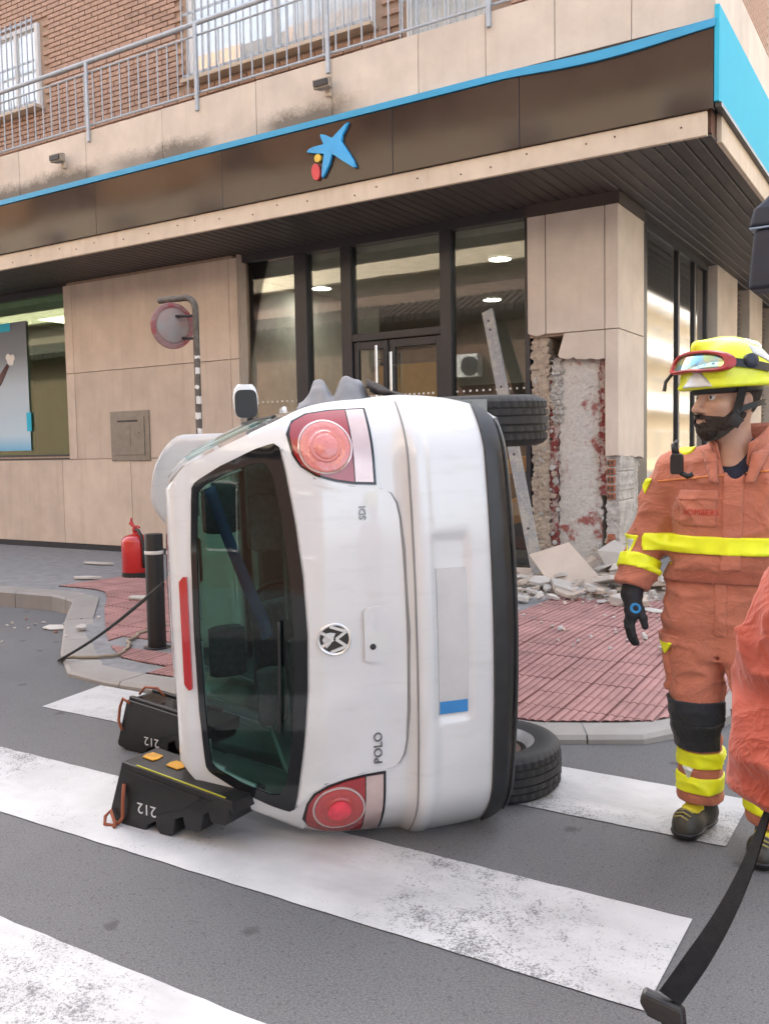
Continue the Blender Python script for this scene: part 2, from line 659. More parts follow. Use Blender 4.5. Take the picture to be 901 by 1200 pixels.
for k, (x, y) in enumerate(spots):
    z = pave_z(x, y) + 0.004 + random.uniform(-0.0015, 0.002)
    sl = (pave_z(x, y + 0.1) - pave_z(x, y - 0.1)) / 0.2
    sx = (pave_z(x + 0.1, y) - pave_z(x - 0.1, y)) / 0.2
    if k < NT:
        t = tile0 if k == 0 else place_copy(tile0, pavement, (0, 0, 0))
        t.location = (x, y, z)
        t.rotation_euler = (math.atan(sl) + random.uniform(-.006, .006), -math.atan(sx) + random.uniform(-.006, .006), random.uniform(-.006, .006))
    else:
        rest.add([(x + a, y + b, z + c + sl * b + sx * a) for a, b, c in tv], tf)
        rest.m[-len(tf):] = [q.material_index for q in tile0.data.polygons]
if rest.v:
    obj('tile', rest, [M_['red_tile'], M_['red_tile_top']], pavement, recalc=False, kind='stuff')

# ------------------------------------------------------------------ the bank building
B = thing('corner_building', 'beige stone clad corner building with a bank branch below and red brick flats above', 'building', (-7, 9.2, 0.12))
FY, FX = 7.85, -1.628          # front and side planes of the canopy fascia
WY = 8.977                     # face of the stone wall
GY = 9.14                      # shopfront glass
SOF = 4.028

# bearing core behind everything (floor slab, upper storeys, wall backing)
mb = MB()
mb.box(-40, -2.32, 8.50, 40, 4.93, 11.0)             # flats
mb.box(-40, -1.80, 7.98, 40, 4.06, 4.93)             # floor slab
mb.box(-40, -11.03, WY + 0.035, 9.30, 0.0, 1.50)     # wall below the left window
mb.box(-10.99, -7.80, WY + 0.035, 9.30, 0.0, 4.06)   # wall pier
mb.box(-40, -13.6, WY + 0.035, 9.30, 1.5, 4.06)
obj('masonry_core', mb, M_['mortar'], B)

mb = MB()
mb.box(-40, -7.70, WY - 0.012, WY + 0.03, 0.05, 0.196)
obj('plinth', mb, M_['dark'], B)
panels = []
lowx = [-40, -17.8, -15.6, -13.5, -11.2, -9.75, -7.845]
for a, b in zip(lowx[:-1], lowx[1:]):
    panels.append((a, b, 0.198, 1.452))
panels += [(-7.845, -7.70, 0.198, 1.452)]
for z0, z1 in ((1.452, 2.709), (2.709, SOF - 0.04)):
    panels += [(-11.03, -10.85, z0, z1), (-10.85, -7.845, z0, z1), (-7.845, -7.70, z0, z1)]
panels += [(-40, -13.6, 1.452, SOF - 0.04)]
for (a, b, z0, z1) in panels:
    mb = MB()
    g = 0.004
    dy = random.uniform(-0.002, 0.002)
    mb.box(a + g, b - g, WY + dy, WY + 0.034, z0 + g, z1 - g)
    obj('stone_panel', mb, M_['stone'], B, bevel=0.003, seg=1)
# returns of the pier into the shopfront and the window
mb = MB()
mb.box(-7.73, -7.69, WY + 0.037, GY + 0.1, 0.12, SOF)
obj('stone_return', mb, M_['stone'], B)

# left window with its dark sill frame
win = MB()
win.box(-13.6, -11.03, GY - 0.05, GY + 0.03, 1.455, 1.53)
win.box(-13.6, -11.03, GY - 0.05, GY + 0.03, 3.93, 4.03)
win.box(-11.07, -11.03, GY - 0.05, GY + 0.03, 1.53, 3.93)
win.box(-13.6, -13.55, GY - 0.05, GY + 0.03, 1.53, 3.93)
sw = obj('shop_window', win, M_['dark'], B, bevel=0.004, seg=1)
mb = MB()
mb.box(-13.55, -11.07, GY - 0.012, GY, 1.53, 3.93)
obj('pane', mb, M_['glass_green'], sw)
mb = MB()
mb.box(-13.6, -11.0, WY + 0.005, GY - 0.051, 1.457, 1.475)
obj('sill', mb, M_['dark'], sw)

# shopfront: mullions, panes, transom, doors
mull = [(-7.79, -7.735), (-6.873, -6.69), (-6.181, -6.034), (-4.841, -4.701), (-3.82, -3.765)]
for a, b in mull:
    mb = MB()
    mb.box(a, b, GY - 0.06, GY + 0.08, 0.12, 3.93)
    obj('mullion', mb, M_['dark'], B, bevel=0.006)
mb = MB()
mb.box(-7.79, -3.765, GY - 0.075, GY + 0.08, 3.932, SOF + 0.02)
obj('head_frame', mb, M_['dark'], B, bevel=0.006)
mb = MB()
mb.box(-7.69, -3.765, GY - 0.055, GY + 0.06, 0.118, 0.20)
obj('bottom_frame', mb, M_['dark'], B, bevel=0.006)
mb = MB()
mb.box(-6.034, -4.841, GY - 0.055, GY + 0.07, 2.80, 2.888)
obj('transom', mb, M_['dark'], B, bevel=0.006)
for a, b, z0, z1 in ((-7.735, -6.873, 0.2, 3.93), (-6.69, -6.181, 0.2, 3.93), (-6.034, -4.841, 2.888, 3.93), (-4.701, -3.82, 0.2, 3.93)):
    mb = MB()
    mb.box(a, b, GY + 0.0, GY + 0.012, z0, z1)
    gp = obj('glass_pane', mb, M_['glass'], B)
    if z0 < 1:
        mb = MB()
        n = int((b - a) / 0.075)
        for k in range(n):
            x = a + (k + 0.5) * (b - a) / n
            mb.lathe([(0.013, 0), (0.013, 0.002)], 10, Matrix.Translation((x, GY - 0.001, 2.147)) @ Matrix.Rotation(R(90), 4, 'X'))
        obj('safety_dot', mb, M_['white'], gp, kind='stuff')
for (a, b, hx, htop) in ((-6.034, -5.55, -5.666, 2.73), (-5.53, -4.841, -5.468, 2.64)):
    d = MB()
    d.box(a + 0.01, a + 0.07, GY - 0.03, GY + 0.03, 0.2, 2.79)
    d.box(b - 0.07, b - 0.01, GY - 0.03, GY + 0.03, 0.2, 2.79)
    d.box(a + 0.07, b - 0.07, GY - 0.028, GY + 0.028, 2.70, 2.79)
    d.box(a + 0.07, b - 0.07, GY - 0.028, GY + 0.028, 0.2, 0.34)
    do = obj('door', d, M_['dark'], B, bevel=0.004, seg=1)
    p = MB()
    p.box(a + 0.07, b - 0.07, GY - 0.004, GY + 0.008, 0.34, 2.70)
    obj('pane', p, M_['glass'], do)
    hd = MB()
    hd.tube([(hx, GY - 0.10, 1.0), (hx, GY - 0.10, htop)], 0.019, 14)
    for z in (1.1, htop - 0.15):
        hd.tube([(hx, GY - 0.10, z), (hx, GY - 0.0, z)], 0.009, 8)
    obj('handle', hd, M_['chrome'], do, smooth=True, auto=40)
    dm = MB()
    for k in range(8):
        x = a + 0.1 + (k + 0.5) * (b - a - 0.2) / 8
        dm.lathe([(0.013, 0), (0.013, 0.002)], 10, Matrix.Translation((x, GY - 0.005, 2.147)) @ Matrix.Rotation(R(90), 4, 'X'))
    obj('safety_dot', dm, M_['white'], do, kind='stuff')

# interior of the branch
mb = MB()
mb.box(-14, -3.0, 9.3, 16, 0.10, 0.13)
obj('interior_floor', mb, M_['inner_floor'], B)
mb = MB()
mb.box(-14, -3.0, 9.25, 16, 3.86, 3.98)
ceil = obj('interior_ceiling', mb, M_['inner'], B)
mb = MB()
mb.box(-14, -3.0, 15.6, 15.8, 0.13, 3.86)
mb.box(-11.0, -10.9, 9.32, 15.6, 0.13, 3.86)
mb.box(-8.2, -8.08, 9.32, 13.0, 0.13, 3.86)
obj('interior_partition', mb, M_['inner'], B)
mb = MB()
mb.box(-16.1, -16.0, 9.32, 14.0, 0.13, 3.80)
mb.box(-16.0, -11.02, 12.2, 12.3, 0.13, 3.80)
obj('green_partition', mb, mat('dark_green_wall', (0.10, 0.115, 0.075), 0.7), B)
mb = MB()
mb.box(-8.0, -3.9, 12.9, 13.0, 0.13, 2.5)
mb.box(-5.2, -4.2, 11.3, 11.9, 0.13, 1.2)
obj('counter', mb, M_['inner_dark'], B, bevel=0.01)
mb = MB()
mb.box(-8.0, -6.9, 12.80, 12.88, 1.9, 2.9)
obj('wooden_panel', mb, mat('yellow_wood', (0.50, 0.30, 0.08), 0.5), B)
em = N('lamp_glow')
em.set(Base_Color=(0.8, 0.8, 0.8), Emission_Color=(1.0, 0.93, 0.80), Emission_Strength=10.0)
tub = N('tube_lamp_glow')
tub.set(Base_Color=(0.8, 0.8, 0.8), Emission_Color=(1.0, 0.95, 0.75), Emission_Strength=1.6)
for (x, y) in ((-4.72, 10.45), (-8.0 + 0.35, 10.75), (-6.1, 13.2), (-4.3, 13.4)):
    mb = MB()
    mb.lathe([(0.135, 3.835), (0.15, 3.835), (0.15, 3.858), (0.135, 3.858)], 28, Matrix.Translation((x, y, 0)), cap=False)
    dl = obj('downlight', mb, M_['white'], B, smooth=True, auto=40)
    mb = MB()
    mb.lathe([(0.133, 3.838), (0.133, 3.85)], 28, Matrix.Translation((x, y, 0)))
    obj('diffuser', mb, em.m, dl)
for (x, y) in ((-12.5, 10.4), (-13.0, 11.6)):
    mb = MB()
    mb.box(x - 0.6, x + 0.6, y - 0.3, y + 0.3, 3.82, 3.858)
    fx = obj('ceiling_light', mb, M_['white'], B)
    mb = MB()
    for k in range(6):
        mb.box(x - 0.58, x + 0.58, y - 0.27 + k * 0.092, y - 0.21 + k * 0.092, 3.812, 3.8195)
    obj('tube', mb, tub.m, fx)

# canopy: soffit slats run front to back, also down the side street
sl = MB()
sl.box(-40, -12.4, FY + 0.05, 9.1, SOF + 0.004, SOF + 0.03)
obj('soffit_board', sl, M_['soffit'], B)
nx = 0
x = -12.4
while x < FX - 0.05:
    x1 = min(x + 0.125, FX - 0.03)
    mb = MB()
    ye = 9.06 if x1 < -2.80 else 30
    y0 = FY + 0.045
    mb.add([(x + 0.004, y0, SOF + 0.014), (x + 0.014, y0, SOF), (x1 - 0.014, y0, SOF), (x1 - 0.004, y0, SOF + 0.014),
            (x + 0.004, ye, SOF + 0.014), (x + 0.014, ye, SOF), (x1 - 0.014, ye, SOF), (x1 - 0.004, ye, SOF + 0.014)],
           [(0, 1, 5, 4), (1, 2, 6, 5), (2, 3, 7, 6), (0, 4, 7, 3), (0, 3, 2, 1), (4, 5, 6, 7)])
    obj('soffit_slat', mb, M_['soffit'], B)
    x += 0.125
    nx += 1

# fascia edge band, glossy sign panels, blue strip
mb = MB()
mb.box(-40, FX - 0.07, FY - 0.005, FY + 0.04, SOF - 0.004, 4.219)
band = obj('fascia_band', mb, M_['band'], B, bevel=0.004, seg=1)
mb = MB()
for k in range(26):
    xx = -12.2 + k * 0.41 + random.uniform(-.1, .1)
    mb.lathe([(0.009, 0), (0.009, 0.004), (0.004, 0.006)], 8, Matrix.Translation((xx, FY - 0.005, 4.12 + random.uniform(-0.04, 0.05))) @ Matrix.Rotation(R(90), 4, 'X'))
obj('screw', mb, mat('rusty_screw', (0.10, 0.06, 0.04), 0.7), band, kind='stuff')
mb = MB()
mb.box(FX - 0.045, FX + 0.0, FY + 0.24, 40, SOF - 0.004, 4.262)
obj('fascia_band', mb, M_['band'], B, bevel=0.004, seg=1)
mb = MB()
mb.box(FX - 0.2, FX - 0.05, FY + 0.07, FY + 0.5, SOF + 0.035, 4.25)
obj('bracket', mb, mat('rusty_bracket', (0.12, 0.055, 0.035), 0.8, var=0.4, nscale=20), B)
sx = [-40, -15.3, -13.1, -11.0, -8.935, -6.88, -4.669, -3.33, FX - 0.012]
for i, (a, b) in enumerate(zip(sx[:-1], sx[1:])):
    mb = MB()
    dy = random.uniform(-0.003, 0.003)
    mb.box(a + 0.002, b - 0.002, FY - 0.03 + dy, FY + 0.03, 4.222, 4.85)
    sp = obj('sign_panel', mb, M_['brown'], B, bevel=0.003, seg=1)
    if a == -6.88:
        star = [(-5.158, 4.807), (-5.200, 4.74), (-5.238, 4.693), (-5.25, 4.633), (-5.172, 4.523), (-5.106, 4.421), (-5.077, 4.349), (-5.107, 4.348), (-5.23, 4.432), (-5.368, 4.531), (-5.407, 4.429), (-5.474, 4.332), (-5.5, 4.313), (-5.503, 4.34), (-5.498, 4.399), (-5.481, 4.488), (-5.468, 4.552), (-5.568, 4.57), (-5.687, 4.604), (-5.66, 4.63), (-5.61, 4.644), (-5.472, 4.647), (-5.506, 4.722), (-5.509, 4.755), (-5.448, 4.736), (-5.364, 4.689), (-5.292, 4.737), (-5.20, 4.795)]
        fn = lambda p, q, d: (p, FY + d, q)
        mb = MB()
        mb.prism(star, fn, -0.07, -0.036)
        obj('star_emblem', mb, mat('star_blue', (0.03, 0.36, 0.72), 0.3), sp, bevel=0.004)
        mb = MB()
        mb.prism([(-5.552 + 0.041 * math.cos(t), 4.524 + 0.041 * math.sin(t)) for t in [2 * math.pi * k / 24 for k in range(24)]], fn, -0.065, -0.036)
        obj('yellow_dot', mb, mat('dot_yellow', (0.75, 0.48, 0.06), 0.4), sp)
        mb = MB()
        mb.prism([(-5.580 + 0.052 * math.cos(t) - 0.008 * math.sin(t), 4.389 + 0.085 * math.sin(t)) for t in [2 * math.pi * k / 28 for k in range(28)]], fn, -0.065, -0.036)
        obj('red_dot', mb, mat('dot_red', (0.62, 0.06, 0.07), 0.4), sp)
# blue strip, torn off and sagging near the corner
mb = MB()
rings = []
for k in range(81):
    t = k / 80
    xx = -13.0 + (FX + 13.0) * t if k else -40
    z = 4.857
    if xx > -3.5:
        q = (xx + 3.5) / (FX + 3.5)
        z -= 0.050 * math.sin(math.pi * q) ** 1.3
    hh = 0.062 if xx < -3.5 else 0.062 + 0.018 * math.sin(math.pi * (xx + 3.5) / (FX + 3.5))
    yo = FY - 0.034 - (0.012 * math.sin(math.pi * (xx + 3.5) / (FX + 3.5)) if xx > -3.5 else 0)
    rings.append([(xx, yo - 0.012, z), (xx, yo - 0.012, z + hh), (xx, yo + 0.02, z + hh), (xx, yo + 0.02, z)])
mb.loft(rings)
obj('blue_strip', mb, M_['blue'], B)
mb = MB()
mb.box(-40, FX - 0.02, FY - 0.006, FY + 0.04, 4.852, 4.93)
obj('strip_backing', mb, M_['black'], B)
mb = MB()
mb.box(FX - 0.01, FX + 0.03, FY - 0.03, 30, 4.272, 5.03)
obj('side_sign_panel', mb, M_['cyan'], B, bevel=0.004, seg=1)
mb = MB()
mb.box(FX - 0.008, FX + 0.045, FY + 0.0, 30, 4.235, 4.27)
obj('sign_trim', mb, M_['dark'], B)

# balcony parapet in slabs
px = [-40, -16.5, -14.9, -13.2, -11.7, -10.4, -9.114, -7.8, -6.396, -5.4, -4.385, -3.67, -3.0, -2.317, FX - 0.003]
for a, b in zip(px[:-1], px[1:]):
    mb = MB()
    mb.box(a + 0.003, b - 0.003, FY + random.uniform(-0.002, 0.002), FY + 0.13, 4.932, 5.50 + random.uniform(-0.003, 0.003))
    obj('parapet_slab', mb, M_['parapet'], B, bevel=0.004, seg=1)
py = [FY + 0.132, 9.3, 10.8, 12.4, 14, 18, 24, 30]
for a, b in zip(py[:-1], py[1:]):
    mb = MB()
    mb.box(FX - 0.13, FX - 0.012, a + 0.003, b - 0.003, 4.932, 5.53)
    obj('parapet_slab', mb, M_['parapet'], B, bevel=0.004, seg=1)

# railing
ra = MB()
ry = FY + 0.02
ra.tube([(-30, ry, 6.331), (-1.7, ry, 6.331)], 0.027, 12)
ra.tube([(-30, ry, 6.20), (-1.7, ry, 6.20)], 0.012, 8)
ra.tube([(-30, ry, 5.57), (-1.7, ry, 5.57)], 0.014, 8)
rail = obj('railing', ra, M_['galv'], B, smooth=True, auto=40)
for k in range(-3, 5):
    xx = -7.23 + k * 1.8 if k < 3 else -7.23 + k * 1.8 - 0.3
    mb = MB()
    mb.box(xx - 0.022, xx + 0.022, FY - 0.032, FY - 0.003, 5.36, 6.31)
    obj('post', mb, M_['galv'], rail, bevel=0.004, seg=1)
bal0 = None
for k in range(72):
    xx = -13.2 + k * 0.157
    if bal0 is None:
        mb = MB()
        mb.tube([(0, 0, 0), (0, 0, 0.62)], 0.0085, 7)
        bal0 = obj('baluster', mb, M_['galv'], rail, local=True, smooth=True, auto=40)
        bl = bal0
    else:
        bl = place_copy(bal0, rail, (0, 0, 0))
    bl.location = Vector((xx, ry, 5.575)) - LOC[B]

# barred windows of the flats
BY = 8.47


def flat_window(x0, x1, z0, z1, sill=True):
    f = MB()
    f.box(x0 - 0.03, x0 + 0.03, BY - 0.02, BY + 0.05, z0, z1)
    f.box(x1 - 0.03, x1 + 0.03, BY - 0.02, BY + 0.05, z0, z1)
    f.box(x0 + 0.03, x1 - 0.03, BY - 0.018, BY + 0.05, z1 - 0.06, z1)
    f.box(x0 + 0.03, x1 - 0.03, BY - 0.018, BY + 0.05, z0, z0 + 0.06)
    f.box((x0 + x1) / 2 - 0.03, (x0 + x1) / 2 + 0.03, BY - 0.018, BY + 0.05, z0 + 0.06, z1 - 0.06)
    w = obj('window', f, M_['white'], B, bevel=0.004, seg=1)
    p = MB()
    p.box(x0 + 0.03, x1 - 0.03, BY + 0.002, BY + 0.008, z0 + 0.06, z1 - 0.06)
    obj('pane', p, M_['glass_clear'], w)
    s = MB()
    n = 26
    rows = []
    for j in (z0 + 0.06, z1 - 0.06):
        rows.append([(x0 + (x1 - x0) * i / 90, BY + 0.019 + 0.003 * math.sin(i * 1.3), j) for i in range(91)])
    s.grid(rows)
    obj('curtain', s, M_['curtain'], w, smooth=True)
    nb = int((x1 - x0 + 0.1) / 0.105)
    b0 = None
    for i in range(nb + 1):
        xx = x0 - 0.05 + (x1 - x0 + 0.1) * i / nb
        if b0 is None:
            m = MB()
            m.box(-0.006, 0.006, -0.006, 0.006, 0, z1 - z0 + 0.1)
            b0 = bb = obj('bar', m, M_['galv'], w, local=True)
        else:
            bb = place_copy(b0, w, (0, 0, 0))
        bb.location = Vector((xx, BY - 0.12, z0 - 0.05)) - LOC[B]
    m = MB()
    for z in (z0 + 0.02, (z0 + z1) / 2, z1 - 0.02):
        m.box(x0 - 0.06, x1 + 0.06, BY - 0.108, BY - 0.10, z, z + 0.03)
    obj('crossbar', m, M_['galv'], w)
    if sill:
        m = MB()
        m.box(x0 - 0.08, x1 + 0.08, BY - 0.14, BY + 0.02, z0 - 0.045, z0 - 0.003)
        obj('sill', m, M_['band'], w, bevel=0.005)
    return w


M_['curtain'] = mat('pale_curtain', (0.78, 0.80, 0.82), 0.8, var=0.1, nscale=10)
openings = [(-11.62, -10.72, 6.33, 7.45), (-7.87, -5.30, 6.03, 7.5), (-4.82, -3.95, 5.05, 7.2)]
flat_window(*openings[0])
flat_window(*openings[1])
flat_window(*openings[2], sill=False)

# bricks of the flats' front wall
bw, bh, gp_ = 0.235, 0.052, 0.012
brm = MB()
c_ = 0.003
x_, z_ = bw / 2, bh / 2
vs, fs = [], []
for (y, k) in ((0.0, c_), (c_, 0), (0.05, 0)):
    vs += [(-x_ + k, y, -z_ + k), (x_ - k, y, -z_ + k), (x_ - k, y, z_ - k), (-x_ + k, y, z_ - k)]
fs = [(0, 1, 2, 3)] + [(4 * r + i, 4 * r + 4 + i, 4 * r + 4 + (i + 1) % 4, 4 * r + (i + 1) % 4) for r in (0, 1) for i in range(4)]
brm.add(vs, fs)
brick0 = obj('brick', brm, M_['brick'], B, local=True)
cand = []
nrow = int((8.6 - 5.30) / (bh + gp_))
for r in range(nrow):
    z = 5.35 + r * (bh + gp_)
    for i in range(48):
        xx = -13.2 + i * (bw + gp_) + (bw / 2 if r % 2 else 0)
        if xx > -2.45:
            continue
        if any(a - 0.04 - bw / 2 < xx < b + 0.04 + bw / 2 and z0 - 0.05 < z < z1 + 0.03 for a, b, z0, z1 in openings):
            continue
        # seen from the street: over the parapet and inside the picture
        top = 5.60 + 0.80 * (-2.9 - xx) * 0.44
        cand.append((z <= top + 0.1, xx, z))
vis = [c for c in cand if c[0]]
vis.sort(key=lambda c: -c[1])
oth = vis[300:] + [c for c in cand if not c[0]]
for k, (_, xx, z) in enumerate(vis[:300]):
    b = brick0 if k == 0 else place_copy(brick0, B, (0, 0, 0))
    b.location = Vector((xx, BY - 0.0 + random.uniform(-0.002, 0.002), z)) - LOC[B]
mb = MB()
for (_, xx, z) in oth:
    mb.add([(xx + a, BY + b + random.uniform(-.001, .001), z + c) for a, b, c in vs], fs)
# side wall bricks near the corner
for r in range(38):
    z = 5.45 + r * (bh + gp_)
    for i in range(24):
        yy = 8.62 + i * (bw + gp_) + (bw / 2 if r % 2 else 0)
        mb.add([(-2.29 - b, yy + a, z + c) for a, b, c in vs], fs)
obj('brick', mb, M_['brick'], B, kind='stuff')

# side front towards the side street: pillar, glazing, second pillar, louvre
SX = -2.904
for y0, y1 in ((9.925, 10.35), (11.75, 11.83), (12.62, 12.70), (13.35, 13.42)):
    mb = MB()
    mb.box(SX - 0.06, SX + 0.03, y0, y1, 0.12, 3.93)
    obj('mullion', mb, M_['dark'], B, bevel=0.005)
for y0, y1 in ((10.35, 11.75), (11.83, 12.62), (12.70, 13.35)):
    mb = MB()
    mb.box(SX - 0.012, SX, y0, y1, 0.2, 3.93)
    obj('glass_pane', mb, M_['glass_side'], B)
mb = MB()
mb.box(SX - 0.06, SX + 0.035, 9.925, 13.42, 3.932, SOF + 0.02)
obj('head_frame', mb, M_['dark'], B)
mb = MB()
mb.box(SX - 0.05, SX + 0.02, 9.925, 13.42, 0.118, 0.2)
obj('bottom_frame', mb, M_['dark'], B)
for y0, y1, x1 in ((13.52, 14.95, -2.76), (16.0, 17.2, -2.76), (18.4, 30, -2.80)):
    mb = MB()
    mb.box(-3.3, x1, y0, y1, 0.12, SOF + 0.01)
    obj('side_pillar', mb, M_['stone_pillar'], B, bevel=0.01)
lv = MB()
lv.box(-3.2, -2.98, 14.95, 16.0, 0.12, SOF)
lv.box(-3.2, -2.98, 17.2, 18.4, 0.12, SOF)
lou = obj('louvre_panel', lv, M_['dark'], B)
mb = MB()
for y0, y1 in ((14.96, 15.99), (17.21, 18.39)):
    for k in range(50):
        z = 0.2 + k * 0.076
        mb.add([(-2.975, y0, z + 0.05), (-2.90, y0, z), (-2.90, y0, z + 0.012), (-2.975, y0, z + 0.062),
                (-2.975, y1, z + 0.05), (-2.90, y1, z), (-2.90, y1, z + 0.012), (-2.975, y1, z + 0.062)],
               [(0, 1, 5, 4), (1, 2, 6, 5), (2, 3, 7, 6), (3, 0, 4, 7), (0, 3, 2, 1), (4, 5, 6, 7)])
obj('slat', mb, mat('louvre_brown', (0.16, 0.12, 0.09), 0.6), lou, kind='stuff')

# ------------------------------------------------------------------ damaged corner pillar
PY = 9.015
PX = [-3.76, -3.56, -2.93, -2.79]
YB = 9.92


def rough(P, amp):
    return [[(p[0] + random.gauss(0, amp), p[1] + random.gauss(0, amp), p[2] + random.gauss(0, amp * 0.6)) for p in r] for r in P]


def slabpoly(name, poly, plane, d0, d1, m, bev=0.004):
    mb = MB()
    if plane == 'y':
        mb.prism(poly, lambda a, b, d: (a, PY + d, b), d0, d1)
    else:
        mb.prism(poly, lambda a, b, d: (PX[3] - d, a, b), d0, d1)
    return obj(name, mb, m, B, bevel=bev, seg=1)


def jag(a, b, n, amp):
    return [(a[0] + (b[0] - a[0]) * i / n + (0 if i in (0, n) else random.gauss(0, amp * 0.5)), a[1] + (b[1] - a[1]) * i / n + (0 if i in (0, n) else random.gauss(0, amp))) for i in range(n + 1)]


ZT = SOF - 0.12
# dark trim round the pillar head
mb = MB()
mb.box(PX[0] - 0.01, PX[3] + 0.012, PY - 0.012, YB, ZT + 0.002, SOF + 0.01)
obj('pillar_head_trim', mb, M_['soffit'], B)
g = 0.004
sp_ = M_['stone_pillar']
slabpoly('pillar_panel', [(PX[0], 2.70), (PX[0] + 0.10, 2.665), (PX[1] - g, 2.69), (PX[1] - g, ZT), (PX[0], ZT)], 'y', 0, 0.04, sp_)
slabpoly('pillar_panel', [(PX[1] + g, 2.684), (PX[2] - g, 2.684), (PX[2] - g, ZT), (PX[1] + g, ZT)], 'y', 0, 0.04, sp_)
low = jag((PX[1] + 0.16, 2.42), (PX[2] - g, 2.375), 14, 0.008)
low = [(a, b + 0.04 * ((a - PX[1]) / 0.63 - 0.5) ** 2) for a, b in low]
slabpoly('pillar_panel', [(PX[1] + 0.20, 2.676)] + [(PX[1] + 0.13, 2.45)] + low + [(PX[2] - g, 2.676)], 'y', 0.002, 0.04, sp_)
slabpoly('pillar_panel', [(PX[2] + g, 2.684), (PX[3], 2.684), (PX[3], ZT), (PX[2] + g, ZT)], 'y', -0.002, 0.04, sp_)
slabpoly('pillar_panel', [(PX[2] + g, 1.40)] + [(PX[3], 1.41), (PX[3], 2.676), (PX[2] + g, 2.676)], 'y', -0.002, 0.04, sp_)
slabpoly('pillar_panel', [(PY + 0.042, 2.684), (YB, 2.684), (YB, ZT), (PY + 0.042, ZT)], 'x', 0, 0.04, sp_)
slabpoly('pillar_panel', [(PY + 0.042, 1.40)] + jag((PY + 0.042, 1.41), (YB, 1.36), 8, 0.012)[1:] + [(YB, 2.676), (PY + 0.042, 2.676)], 'x', 0, 0.04, sp_)
# inner faces (towards the shopfront) and the hidden upper core
mb = MB()
mb.box(PX[0] + 0.005, PX[3] - 0.045, PY + 0.045, YB - 0.01, 2.66, ZT + 0.05)
obj('pillar_core', mb, M_['mortar'], B)


def plaster(name, c0, c1, k=0.5, sc=9):
    n = N(name)
    f = n.noise(sc, 6, 0.65)
    f2 = n.noise(sc * 6, 4, 0.7)
    c = n.mix(n.ramp(f, [(k - 0.04, 0.0), (k + 0.06, 1.0)]), c0, c1)
    c = n.mix(n.ramp(f2, [(0.35, 0.35), (0.6, 0.0)]), c, tuple(x * 0.55 for x in c0))
    n.set(Base_Color=c, Roughness=0.95)
    n.bump(n.math('ADD', f, f2), 0.9, 0.015)
    return n.m


M_['plaster'] = plaster('white_plaster', (0.55, 0.53, 0.50), (0.40, 0.385, 0.36))
M_['plaster_red'] = plaster('red_stained_plaster', (0.56, 0.535, 0.50), (0.30, 0.08, 0.065), 0.585, 5)
M_['redpaint'] = plaster('red_mortar', (0.24, 0.055, 0.05), (0.50, 0.43, 0.39), 0.50, 12)
M_['rubblestone'] = plaster('cream_mortar', (0.52, 0.43, 0.34), (0.42, 0.34, 0.27), 0.5, 14)


def rough_col(name, x0, x1, y0, z0, z1, m, amp, nx=10, nz=60, depth=0.3, bulge=0.0, seed=1):
    r = np.random.default_rng(seed)
    P = []
    for j in range(nz + 1):
        z = z0 + (z1 - z0) * j / nz
        row = [(x0 + r.normal() * amp * 0.4, y0 + depth, z)]
        wob0, wob1 = r.normal() * amp * 1.3, r.normal() * amp * 1.3
        for i in range(nx + 1):
            t = i / nx
            yy = y0 + bulge * (2 * t - 1) ** 2 + r.normal() * amp * 0.6
            row.append((x0 + wob0 * (1 - t) + wob1 * t + (x1 - x0) * t, yy, z + r.normal() * amp * 0.3))
        row.append((x1 + r.normal() * amp * 0.4, y0 + depth, z))
        P.append(row)
    mb = MB()
    mb.grid(P)
    return obj(name, mb, m, B, smooth=True, auto=35, recalc=False)


rough_col('exposed_column', -3.46, -3.00, PY + 0.085, 0.10, 2.47, M_['plaster_red'], 0.007, 16, 90, 0.5, 0.03, 3)
rough_col('red_mortar_strip', -3.56, -3.465, PY + 0.10, 0.10, 2.2, M_['redpaint'], 0.008, 6, 80, 0.4, 0, 4)
rough_col('white_mortar_strip', -3.53, -3.42, PY + 0.082, 1.75, 2.44, M_['plaster'], 0.016, 6, 40, 0.4, 0, 9)
rough_col('red_mortar_strip', -3.01, -2.925, PY + 0.075, 1.0, 2.44, M_['redpaint'], 0.008, 6, 70, 0.4, 0, 5)
rough_col('broken_masonry', -3.75, -3.555, PY + 0.07, 0.10, 2.68, M_['rubblestone'], 0.011, 9, 120, 0.5, 0, 6)
rough_col('broken_masonry', -2.935, -2.80, PY + 0.07, 0.10, 1.42, M_['plaster'], 0.005, 10, 80, 0.5, 0, 7)
# side face under the torn panels
r7 = np.random.default_rng(8)
P = []
for j in range(50):
    z = 0.1 + 1.33 * j / 49
    P.append([(PX[3] - 0.055 + r7.normal() * 0.008, PY + 0.08 + (YB - PY - 0.1) * i / 14, z) for i in range(15)])
mb = MB()
mb.grid(P)
obj('broken_masonry', mb, M_['plaster'], B, smooth=True, auto=35)
# hollow bricks laid bare at the edge
hb = mat('hollow_brick_clay', (0.36, 0.13, 0.075), 0.9, var=0.25, nscale=30)
for k in range(9):
    z0 = 0.62 + k * 0.085 if k >= 4 else 0.32 + k * 0.073
    mb = MB()
    mb.box(-2.925 + random.uniform(-.01, .01), -2.842, PY + 0.040, PY + 0.2, z0, z0 + 0.062)
    hbo = obj('hollow_brick', mb, hb, B, bevel=0.004, seg=1)
    if k >= 4:
        m2 = MB()
        for i in range(2):
            xx = -2.918 + i * 0.037
            m2.box(xx, xx + 0.026, PY + 0.036, PY + 0.05, z0 + 0.012, z0 + 0.05)
        obj('hole', m2, M_['inner_dark'], hbo)
